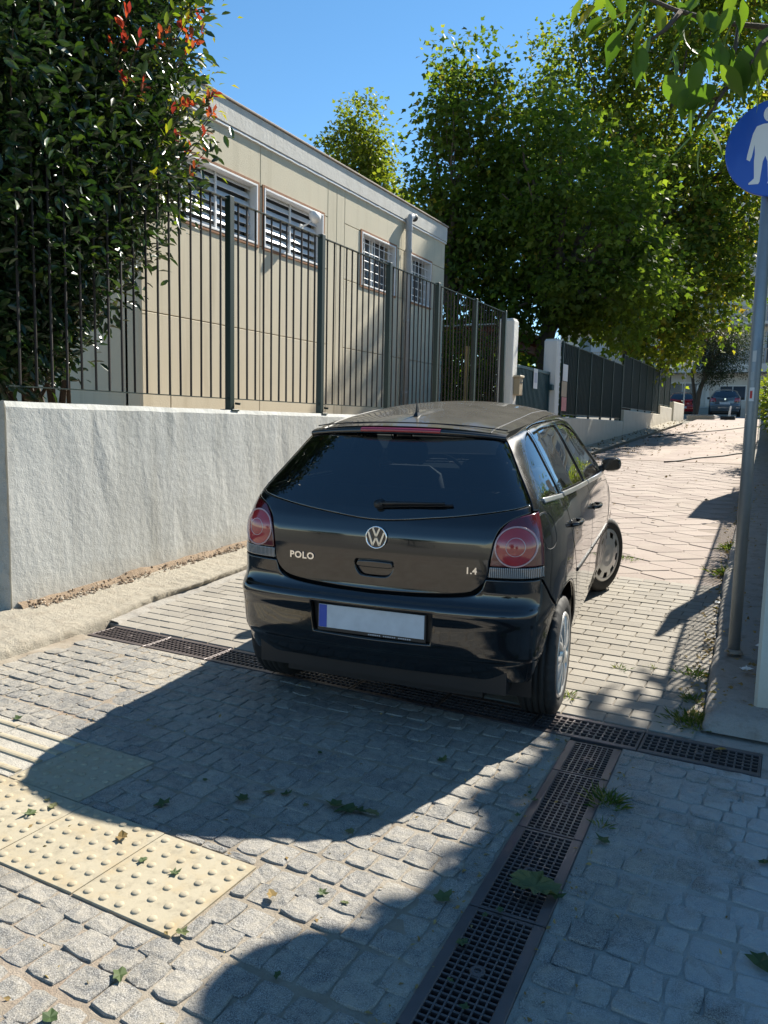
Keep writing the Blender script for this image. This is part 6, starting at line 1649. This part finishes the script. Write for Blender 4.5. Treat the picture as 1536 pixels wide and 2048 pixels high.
# the branch in the picture, leaf by leaf
NL = 26
def big_leaf(seed):
    """broad pointed leaf with toothed edge, folded along the midrib and curled"""
    r = random.Random(seed); cv = r.uniform(-.45, .1); n = 7; v = [(0, 0, 0)]; L, R_ = [], []
    prof = [0, .15, .22, .23, .19, .12, .05]
    for i in range(1, n):
        q = i / n; w_ = prof[i] * r.uniform(.92, 1.08); c_ = cv * q * q
        v += [(q, -w_, c_ + .10 * w_ + r.uniform(-.012, .012)), (q + .02, 0, c_ - .03), (q, w_, c_ + .10 * w_ + r.uniform(-.012, .012))]
    v.append((1.08, 0, cv * 1.25)); f = [(0, 1, 2), (0, 2, 3)]
    for i in range(n - 2):
        a = 1 + 3 * i; f += [(a, a + 3, a + 4, a + 1), (a + 1, a + 4, a + 5, a + 2)]
    a = 1 + 3 * (n - 2); e = len(v) - 1; f += [(a, e, a + 1), (a + 1, e, a + 2)]
    return v, f
BL = [mkmesh('leaf', *big_leaf(k), M_MUL, True) for k in range(6)]
def px(x, y, depth):
    """point at a given distance along the camera's forward axis, for laying out the overhanging branch"""
    return Vector((0, 0, CAM_H)) + (CR * ((x - 768) / 1538) - CU * ((y - 1024) / 1538) + CF) * depth
twigs = [[(1700, 20, 4.2), (1540, 55, 4.0), (1440, 45, 3.9), (1350, 20, 3.8), (1270, -15, 3.75), (1190, -30, 3.7)], [(1480, 50, 3.95), (1470, 100, 3.85), (1450, 150, 3.8)],
         [(1700, 60, 4.1), (1560, 90, 3.95), (1470, 150, 3.8), (1415, 235, 3.7)], [(1360, 25, 3.8), (1330, 60, 3.75), (1300, 80, 3.7)], [(1600, 20, 4.0), (1520, 90, 3.7), (1500, 130, 3.6)]]
mb_ = Vector(mul.location); bw = MB(); brk = []
for tw in twigs:
    pts = [px(*q) - mb_ for q in tw]; bw.tube([tuple(p) for p in pts], [.016 - .010 * i / (len(pts) - 1) for i in range(len(pts))], 6); brk.append(pts)
bw.tube([tuple(px(1700, 20, 4.2) - mb_), (-1.6, -3.2, 3.7), (-.2, -.2, 4.0)], [.016, .04, .09], 8)
add('branch', bw.mesh('branch', M_BARK, True), mul)
rr = random.Random(12)
sp = [(1255, 20, 3.7, 95), (1300, 70, 3.7, 110), (1330, 150, 3.6, 115), (1240, 60, 3.75, 90), (1290, 45, 3.6, 100), (1370, 60, 3.7, 110), (1400, 120, 3.7, 100), (1360, 20, 3.8, 90), (1440, 60, 3.8, 100), (1470, 30, 3.8, 110),
      (1495, 90, 3.6, 120), (1440, 130, 3.6, 110), (1480, 110, 3.6, 110), (1400, 190, 3.6, 100), (1435, 170, 3.5, 110), (1500, 120, 3.6, 110), (1530, 90, 3.7, 110), (1415, 250, 3.6, 90), (1390, 265, 3.6, 85),
      (1405, 285, 3.6, 80), (1430, 225, 3.6, 90), (1210, 0, 3.7, 90), (1170, -10, 3.7, 80), (1320, 10, 3.8, 90), (1520, 20, 3.9, 110), (1380, 175, 3.6, 100), (1535, 70, 3.8, 110), (1280, 90, 3.6, 100), (1345, 100, 3.6, 100), (1415, 20, 3.8, 95)]
sp += [(rr.uniform(1180, 1540), rr.uniform(-60, 40), 3.9, rr.uniform(60, 95)) for _ in range(16)] + [(rr.uniform(1380, 1545), rr.uniform(-10, 120), 3.8, rr.uniform(60, 95)) for _ in range(14)]
for i, (x, y, dp, L) in enumerate(sp):
    p = px(x, y, dp) - mb_; s_ = L / 1538 * dp * .80
    o = add('leaf', BL[i % 6], mul, p, (0, 0, 0), (s_, s_, s_))
    dn = (Vector((rr.uniform(-.6, .5), rr.uniform(-.5, .3), rr.uniform(-1.1, -.25)))).normalized(); q = dn.to_track_quat('X', 'Z')
    o.rotation_mode = 'QUATERNION'; o.rotation_quaternion = q @ Matrix.Rotation(rr.uniform(-1.2, 1.2), 3, 'X').to_quaternion()

# ------------------------------------------------------------------ photinia bush behind the fence
BB = [(-5.25, 4.15, 4.2, .95, 1.5, 1.5), (-5.2, 4.2, 5.3, .9, 1.6, 1.2), (-5.3, 3.75, 3.2, .9, 1.2, 1.0), (-5.5, 3.6, 2.25, .75, .9, .65), (-5.2, 3.2, 4.2, .95, 1.2, 1.9), (-5.4, 4.75, 4.6, .75, .95, 1.2), (-5.4, 3.0, 2.6, .8, .8, 1.0), (-5.6, 4.0, 2.3, .5, .55, .5), (-5.35, 3.2, 2.05, .6, .9, .45), (-5.3, 3.6, 2.1, .6, .7, .45), (-5.35, 2.9, 2.2, .6, .8, .6), (-5.2, 4.65, 3.5, .6, .85, .75), (-5.25, 4.35, 2.75, .5, .75, .6)]
ph = thing('photinia_bush', 'large glossy dark green bush with red young leaves behind the fence', 'bush', (-5.7, 4.4, 1.2)); pb = np.array((-5.7, 4.4, 1.2))
cut_ = lambda c: (c[:, 2] > 1.70) & ((c[:, 0] < -4.83) | (c[:, 2] > 2.45))
pos, out, c = crown_points(BB, 1900, 26, .12, .62, cut_)
ok = (pos[:, 0] < -4.77) | (pos[:, 2] > 2.35); pos, out = pos[ok], out[ok]; n = len(pos)
d = unit(out + RNG.normal(size=(n, 3)) * .55 + np.array([0, 0, .15]))
add('foliage', leaves_mesh('foliage', pos - pb, d, .100 * RNG.uniform(.5, 1.2, n), .42, M_PHOT, RNG.beta(2, 2.6, n) * .98, LEAF_OVAL), ph)['kind'] = 'stuff'
pos, out, _c = crown_points([(-5.35, 3.3, 2.25, .62, 1.0, .62), (-5.4, 3.9, 2.5, .6, .7, .65), (-5.35, 2.7, 2.3, .6, .8, .7)], 420, 24, .12, .45, lambda q: (q[:, 2] > 1.66) & ((q[:, 0] < -4.83) | (q[:, 2] > 2.5)))
ok = (pos[:, 0] < -4.77) | (pos[:, 2] > 2.35); pos, out = pos[ok], out[ok]; n = len(pos)
add('lower_foliage', leaves_mesh('lower_foliage', pos - pb, unit(out + RNG.normal(size=(n, 3)) * .6), .100 * RNG.uniform(.5, 1.2, n), .42, M_PHOT, RNG.beta(2, 2.6, n) * .95, LEAF_OVAL), ph)['kind'] = 'stuff'
# dark twiggy heart so that light does not pass straight through
pos, out, c2 = crown_points([(a, b, cc, r * .82, s * .85, t_ * .85) for a, b, cc, r, s, t_ in BB], 900, 20, .17, .2, cut_)
ok = pos[:, 0] < -4.85; pos, out = pos[ok], out[ok]; n = len(pos)
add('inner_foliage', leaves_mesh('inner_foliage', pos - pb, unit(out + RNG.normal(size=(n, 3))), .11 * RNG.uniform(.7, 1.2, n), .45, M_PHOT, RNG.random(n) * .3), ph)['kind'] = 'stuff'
tb = MB()
for k in range(34):
    e = c[RNG.integers(len(c))]; limb(tb, (RNG.uniform(-.15, .15), RNG.uniform(-.3, .3), 0), e - pb, .020, .005, 5, .25, 5)
add('stems', tb.mesh('stems', M_BARK, True), ph)
# young shoots: yellow-green and red leaf rosettes at the outside of the bush, leaf by leaf
LM = {m.name: mkmesh('leaf', [(0, 0, 0), (.22, -.15, .03), (.55, -.20, .03), (.85, -.10, -.01), (1, 0, -.06), (.85, .10, -.01), (.55, .20, .03), (.22, .15, .03), (.3, 0, -.01), (.65, 0, -.02)],
      [(0, 1, 8), (1, 2, 9, 8), (2, 3, 9), (3, 4, 9), (4, 5, 9), (5, 6, 9), (6, 7, 8, 9), (7, 0, 8)], m, True) for m in (M_PHOTR, M_PHOTY)}
front = [p for p in c if p[0] > -5.0 or p[1] > 5.0 or p[1] < 3.6]
vis = []
for p in front:
    pr = project(p)
    if pr and -20 < pr[0] < 470 and -20 < pr[1] < 520: vis.append((pr, p))
rr = random.Random(31); shoots = MB(); nl = 0
want = [(110, 40), (130, 65), (105, 20), (190, 60), (235, 115), (255, 185), (245, 165), (340, 75), (270, 180), (300, 240), (430, 160), (460, 155), (445, 40), (435, 185), (375, 215), (300, 310), (360, 320), (470, 365), (430, 340), (305, 405), (400, 230), (440, 210), (150, 5), (275, 5), (345, 190), (400, 390), (420, 100), (410, 20), (380, 60), (440, 270), (425, 300), (330, 260), (360, 130), (60, 10), (210, 150), (450, 230), (415, 160), (390, 350), (320, 130), (370, 280)]
used_ = set(); shoot_pts = []
for (wx, wy) in want:
    near_ = [i for i in range(len(vis)) if i not in used_ and math.hypot(vis[i][0][0] - wx, vis[i][0][1] - wy) < 45] or [i for i in range(len(vis)) if i not in used_]
    best = min(near_, key=lambda i: vis[i][0][2] + .012 * math.hypot(vis[i][0][0] - wx, vis[i][0][1] - wy)) if vis else None
    if best is None: continue
    used_.add(best); shoot_pts.append(np.array(vis[best][1]))
cen = np.array((-5.7, 4.5, 4.0))
for k, p in enumerate(shoot_pts):
    od = unit(p - cen); od = unit(od * np.array([.5, .5, .15]) + np.array([.75, -.55, .6]))
    p0 = p + od * .02; p1 = p + od * rr.uniform(.28, .44); add('shoot', MB().tube([tuple(p0 - pb), tuple(p1 - pb)], [.005, .003], 5).mesh('shoot', M_BARK), ph)
    red = k % 4 != 3
    for j in range(rr.randint(5, 8)):
        q = rr.uniform(.45, 1.02); a = rr.uniform(0, 6.28); s_ = rr.uniform(.060, .100)
        side = unit(np.cross(od, np.array([math.cos(a), math.sin(a), .3]))); dn = Vector(unit(od * rr.uniform(.5, 1.) + side * .8))
        m_ = M_PHOTR if (red and q > .55) else M_PHOTY
        o = add('leaf', LM[m_.name], ph, tuple(p0 + (p1 - p0) * q - pb), (0, 0, 0), (s_, s_, s_)); o.rotation_mode = 'QUATERNION'
        o.rotation_quaternion = dn.to_track_quat('X', 'Z') @ Matrix.Rotation(rr.uniform(-1, 1), 3, 'X').to_quaternion(); nl += 1
# yellow-green outer leaves on the sunny side
pos, out, _ = crown_points([(-5.2, 5.45, 4.5, .5, .35, 1.0), (-5.2, 5.2, 3.6, .4, .3, .5), (-5.2, 4.6, 2.9, .3, .3, .35)], 80, 12, .10, .4, lambda c: c[:, 0] < -4.9)
n = len(pos); add('sunny_foliage', leaves_mesh('sunny_foliage', pos - pb, unit(out + RNG.normal(size=(n, 3)) * .5), .09 * RNG.uniform(.6, 1.2, n), .42, M_PHOTY, RNG.random(n) * .8), ph)['kind'] = 'stuff'

# hedge closing the yard behind the gate
hb = [(x, 27.5 + .6 * math.sin(x), 2.6, 1.5, 1.0, 2.0) for x in np.arange(-26, -6.4, 1.8)]
pos, out, _ = crown_points(hb, 420, 26, .30, .5); n = len(pos)
hg = thing('yard_hedge', 'tall leafy hedge closing the yard behind the gate', 'hedge', (-16, 27.5, 1.2))
add('foliage', leaves_mesh('foliage', pos - np.array((-16, 27.5, 1.2)), unit(out + RNG.normal(size=(n, 3)) * .6), .20 * RNG.uniform(.6, 1.2, n), .7, M_PLANE, RNG.random(n) * .9), hg)['kind'] = 'stuff'
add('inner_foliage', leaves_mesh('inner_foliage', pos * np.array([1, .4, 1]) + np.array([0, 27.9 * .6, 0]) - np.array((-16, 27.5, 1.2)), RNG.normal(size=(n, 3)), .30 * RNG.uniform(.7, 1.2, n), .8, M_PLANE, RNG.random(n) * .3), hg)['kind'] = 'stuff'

# ------------------------------------------------------------------ what stands behind the photographer (seen mirrored in the car)
for k, (x, y, h, r_, lab) in enumerate(((14, -34, 6.5, 3.2, 'round dark tree on the open ground behind the photographer'), (-8, -48, 5.0, 3.5, 'low spreading tree far behind the photographer'), (34, -50, 6, 5, 'wide tree at the far side of the open ground'), (-30, -60, 6, 6, 'broad tree row end far behind the photographer'))):
    tree('field_tree', lab, (x, y, 0), [(x, y, h * .6, r_, r_, h * .42), (x + .4 * r_, y, h * .45, r_ * .7, r_ * .7, h * .3)], (x, y, h * .5), .2, M_OLIVE, 130, 30, .5, .4, .8, 'trees behind the photographer', M_BARK, LEAF_SIMPLE, .3, 6)
# ------------------------------------------------------------------ fallen leaves, weeds, litter
rr = random.Random(44)
def fallen(seed, mat):
    r = random.Random(seed); n = 11; v = [(0, 0, .012)]; f = []
    for k in range(n):
        a = 2 * math.pi * k / n; R0 = (.5 if k % 2 == 0 else .30) * r.uniform(.75, 1.2)
        v.append((R0 * math.cos(a), R0 * .8 * math.sin(a), .02 + .16 * r.random() * R0 * 2))
    for k in range(n): f.append((0, 1 + k, 1 + (k + 1) % n))
    return mkmesh('fallen_leaf', v, f, mat)
FM = [fallen(k, M_DRY) for k in range(5)]; FB = [fallen(k + 20, M_BROWN) for k in range(3)]
def gpt(x, y, z=0.):
    d = CR * ((x - 768) / 1538) - CU * ((y - 1024) / 1538) + CF; t = (z - CAM_H) / d.z; return Vector((0, 0, CAM_H)) + d * t
spots = [(485, 1598, .07), (540, 1585, .06), (572, 1588, .05), (325, 1608, .07), (612, 1610, .03), (670, 1610, .09), (695, 1620, .10), (720, 1622, .07), (745, 1625, .06), (700, 1663, .05), (885, 1520, .06), (640, 1505, .03),
         (60, 1627, .06), (105, 1612, .05), (95, 1600, .03), (35, 1437, .05), (240, 1950, .06), (645, 1785, .04), (690, 1805, .03), (365, 1865, .05), (885, 1795, .07), (100, 2035, .06), (1205, 1680, .06), (1530, 1725, .06), (1520, 1925, .10), (1115, 1480, .03),
         (555, 1950, .03), (350, 1745, .04), (285, 1720, .04), (410, 1560, .03), (1070, 1600, .03), (1060, 1585, .03)]
leafs = []
for i, (x, y, s_) in enumerate(spots):
    p = gpt(x, y, .008)
    o = add('fallen_leaf', FM[i % 5], None, p, (rr.uniform(-.15, .15), rr.uniform(-.15, .15), rr.uniform(0, 6.28)), (s_, s_, s_))
    leafs.append((x, y, o))
def nth(items, text, group):
    W_ = ['first', 'second', 'third', 'fourth', 'fifth', 'sixth', 'seventh', 'eighth', 'ninth', 'tenth', 'eleventh', 'twelfth', 'thirteenth', 'fourteenth', 'fifteenth', 'sixteenth']
    for k, (x, y, o) in enumerate(sorted(items, key=lambda q: q[0])): tag(o, f'{text}, {W_[k]} from the left' if len(items) > 1 else text, 'leaf', group)
def region(x, y):
    if x < 400 and y > 1590 and not 300 < x < 345: return 'small green leaf lying by the yellow tactile tiles'
    if x > 1000: return 'small green leaf lying on the shaded right-hand paving'
    if y < 1670: return 'small green leaf lying in the shadow of the car'
    return 'small green leaf lying on the sunlit cobbles'
for rg in sorted(set(region(x, y) for x, y, _ in leafs)): nth([q for q in leafs if region(q[0], q[1]) == rg], rg, 'fallen green leaves on the paving')
dry_ = []
for i, (x, y, s_) in enumerate([(545, 1792, .05), (720, 1350, .10), (1440, 1500, .07), (1180, 1540, .04), (245, 1675, .06)]):
    o = add('fallen_leaf', FB[i % 3], None, gpt(x, y, .012), (rr.uniform(-.3, .3), .2, rr.uniform(0, 6.28)), (s_, s_, s_ * 1.6)); dry_.append((x, y, o))
nth(dry_, 'curled brown dry leaf on the paving', 'dry brown leaves on the paving'); scr = []
# the large torn leaf on the long drain, with scraps
def torn_leaf():
    r = random.Random(5); n = 26; v = [(.45, 0, .05)]; f = []
    for ring, k_ in ((0, .55), (1, 1.)):
        for k in range(n):
            a = 2 * math.pi * k / n; R0 = (.50 + (.10 if k % 2 else -.05) + r.uniform(-.07, .07) - (.18 if k in (3, 4) else 0)) * k_
            v.append((.45 + R0 * math.cos(a), R0 * .62 * math.sin(a), .03 + .10 * r.random() * k_ + .10 * abs(math.sin(a)) * k_))
    for k in range(n):
        j = (k + 1) % n; f += [(0, 1 + k, 1 + j), (1 + k, 1 + n + k, 1 + n + j, 1 + j)]
    return v, f
v, f = torn_leaf(); me = mkmesh('fallen_leaf', v, f, M_DRY, False)
o = add('fallen_leaf', me, None, gpt(1025, 1772, .02), (.15, .05, math.radians(24)), (.15, .15, .15)); tag(o, 'large torn green leaf lying on the long drain grate', 'leaf')
for (x, y, s_) in ((1110, 1790, .06), (925, 1885, .05), (970, 1830, .03), (930, 2015, .03), (1000, 1820, .03), (900, 1960, .025), (1035, 1630, .03)):
    o = add('fallen_leaf', FM[rr.randrange(5)], None, gpt(x, y, .010), (rr.uniform(-.2, .2), .1, rr.uniform(0, 6)), (s_, s_, s_)); scr.append((x, y, o))
nth(scr, 'small green leaf scrap caught on the long drain', 'leaf scraps on the drain grates')
M_LITTER = m_leaf('old_leaf', [(0, (.10, .065, .03)), (1, (.20, .14, .065))], .85, .15)
# leaf litter under the plane trees, along the foot of the cream wall
n = 900; yy = RNG.uniform(9, 34, n); xx = FX + .05 + np.abs(RNG.normal(size=n)) * .7; k = RNG.random(n) < .25; xx[k] = RNG.uniform(-4.2, -1.0, k.sum())
pos = np.stack([xx, yy, np.array([road_z(q) for q in yy]) + .02 + .09 * (xx < -4.05)], 1)
me = leaves_mesh('leaf_litter', pos, RNG.normal(size=(n, 3)) * np.array([1, 1, .15]), RNG.uniform(.03, .08, n), .8, M_LITTER, RNG.random(n), LEAF_LOBED)
tag(add('leaf_litter', me), 'dry brown leaf litter scattered along the cream wall and lane', 'leaf litter', kind='stuff')
# crumbs of leaf and twig gathered in the joints of the apron
n = 420; xx = RNG.uniform(-3.6, .9, n); yy = RNG.uniform(.6, 3.4, n); k = RNG.random(n) < .45
xx[k] = np.array([ldrain_x(q) for q in yy[k]]) + RNG.choice([-1, 1], k.sum()) * RNG.uniform(.11, .20, k.sum())
pos = np.stack([xx, yy, np.full(n, .004)], 1)
me = leaves_mesh('leaf_crumbs', pos, RNG.normal(size=(n, 3)) * np.array([1, 1, .25]), RNG.uniform(.006, .026, n), .45, M_BROWN, RNG.random(n), LEAF_SIMPLE)
tag(add('leaf_crumbs', me), 'crumbled dry leaf bits in the cobble joints', 'leaf litter', kind='stuff')
n = 500; yy = 3.9 + RNG.random(n) ** 1.5 * 9; xx = np.array([kerb_x(q) for q in yy]) - np.abs(RNG.normal(size=n)) * .05; k = RNG.random(n) < .35; xx[k] += RNG.uniform(.1, .3, k.sum())
pos = np.stack([xx, yy, np.array([road_z(q) for q in yy]) + .006 + .1 * k], 1)
me = leaves_mesh('kerb_litter', pos, RNG.normal(size=(n, 3)) * np.array([1, 1, .25]), RNG.uniform(.01, .045, n), .6, M_BROWN, RNG.random(n), LEAF_LOBED)
tag(add('kerb_litter', me), 'dry brown leaf bits along the right kerb', 'leaf litter', kind='stuff')
# weeds
M_GRASS = m_leaf('weed_green', [(0, (.06, .11, .025)), (.6, (.11, .17, .03)), (1, (.26, .24, .10))], .6, .35)
def tuft(x, y, z, n, h, r, label, cat='weed', dry=0.):
    t_ = RNG.normal(size=(n, 2)) * r; p = np.stack([t_[:, 0], t_[:, 1], np.zeros(n)], 1)
    d = np.stack([t_[:, 0] / r * .5 + RNG.normal(size=n) * .35, t_[:, 1] / r * .5 + RNG.normal(size=n) * .35, RNG.uniform(.3, 1., n)], 1)
    me = leaves_mesh('weed_tuft', p, d, h * RNG.uniform(.5, 1.2, n), .085, M_GRASS, np.clip(RNG.random(n) * .8 + dry, 0, .99))
    tag(add('weed_tuft', me, None, (x, y, z)), label, cat, 'weeds in the paving joints')
def road_px(x, y):
    d = CR * ((x - 768) / 1538) - CU * ((y - 1024) / 1538) + CF; n = Vector((0, -.055, 1)); p0 = Vector((0, 3.7, 0)); C0 = Vector((0, 0, CAM_H))
    t = (p0 - C0).dot(n) / d.dot(n); return C0 + d * t
for (x, y, n, h, r_, lab, dry) in ((1385, 1445, 260, .06, .05, 'green weed clump at the corner of the right kerb', 0.), (1390, 1400, 70, .05, .03, 'small weed tuft behind the kerb-corner clump', .1), (1388, 1350, 60, .06, .03, 'dry brown weed in the brick joint near the right kerb', .5),
     (1137, 1393, 40, .05, .02, 'tiny grass tuft beside the right rear tyre', .2), (1250, 1117, 80, .05, .06, 'grass tuft beside the front wheel', .2), (1462, 1150, 160, .10, .05, 'weeds along the right kerb beside the sign pole', 0.), (1470, 1100, 120, .10, .05, 'weeds further up the right kerb past the sign pole', 0.), (1240, 1338, 30, .04, .02, 'small yellowing tuft between the grey bricks', .3), (1305, 1335, 20, .03, .015, 'lone tiny weed in the middle of the grey bricks', .3)):
    p = road_px(x, y); tuft(p.x, p.y, p.z - .005, n, h, r_, lab, 'weed', dry)
p = gpt(1213, 1605, 0); tuft(p.x, p.y, .0, 110, .06, .028, 'dry grass tuft beside the long drain', 'weed', .45)
p = gpt(1190, 1650, 0); tuft(p.x + .02, p.y, .0, 20, .04, .015, 'thin grass blades by the long drain', 'weed', .2)
# wall-top plants beyond the sign pole
for k, (y, s_) in enumerate(((9.0, .5), (12.0, .7), (17.5, 1.0), (24, 1.3))):
    x = right_wall_x(y) + .25; z = road_z(y) + 1.0; pos, out, _ = crown_points([(0, 0, .35 * s_, .35 * s_, .9 * s_, .5 * s_)], 60, 22, .13 * s_, .3)
    n = len(pos); t_ = thing('garden_shrub', ['low shrub hanging over the right garden wall near the pole', 'leafy shrub on the right garden wall', 'larger shrub further along the right garden wall', 'far shrub on the right garden wall'][k], 'shrub', (x, y, z), 'shrubs on the garden wall')
    add('foliage', leaves_mesh('foliage', pos, unit(out + RNG.normal(size=(n, 3)) * .5), .07 * RNG.uniform(.7, 1.3, n) * (1 + .3 * k), .5, M_PLANE2, RNG.random(n) * .7), t_)
    sb = MB()
    for q in range(8): limb(sb, (0, 0, -.05), tuple(RNG.normal(size=3) * np.array([.2, .5, .15]) * s_ + np.array([0, 0, .4 * s_])), .012, .004, 5, .2, 3)
    add('stems', sb.mesh('stems', M_BARK), t_)
# litter: crumpled paper
def crumple(seed):
    r = random.Random(seed); v = []; n = 5
    for j in range(n):
        for i in range(n): v.append((i / (n - 1) - .5 + r.uniform(-.06, .06), j / (n - 1) - .5 + r.uniform(-.06, .06), r.uniform(0, .25)))
    return mkmesh('paper_scrap', v, [(j * n + i, j * n + i + 1, (j + 1) * n + i + 1, (j + 1) * n + i) for j in range(n - 1) for i in range(n - 1)], M_PAPER)
for k, (x, y, s_, lab) in enumerate(((1440, 1208, .07, 'crumpled white paper scrap in the gutter by the sign pole'), (1490, 1375, .06, 'torn white paper scrap on the right footway'), (1408, 1385, .035, 'white paper bit at the kerb edge'), (1118, 1478, .03, 'tiny white scrap beside the drain corner'), (1518, 1325, .05, 'white paper scrap close to the garden wall pier'))):
    p = road_px(x, y); o = add('paper_scrap', crumple(k), None, (p.x, p.y, p.z + (.1 if x > 1470 else .004)), (0, 0, k), (s_, s_ * .7, s_)); tag(o, lab, 'litter', 'paper scraps')
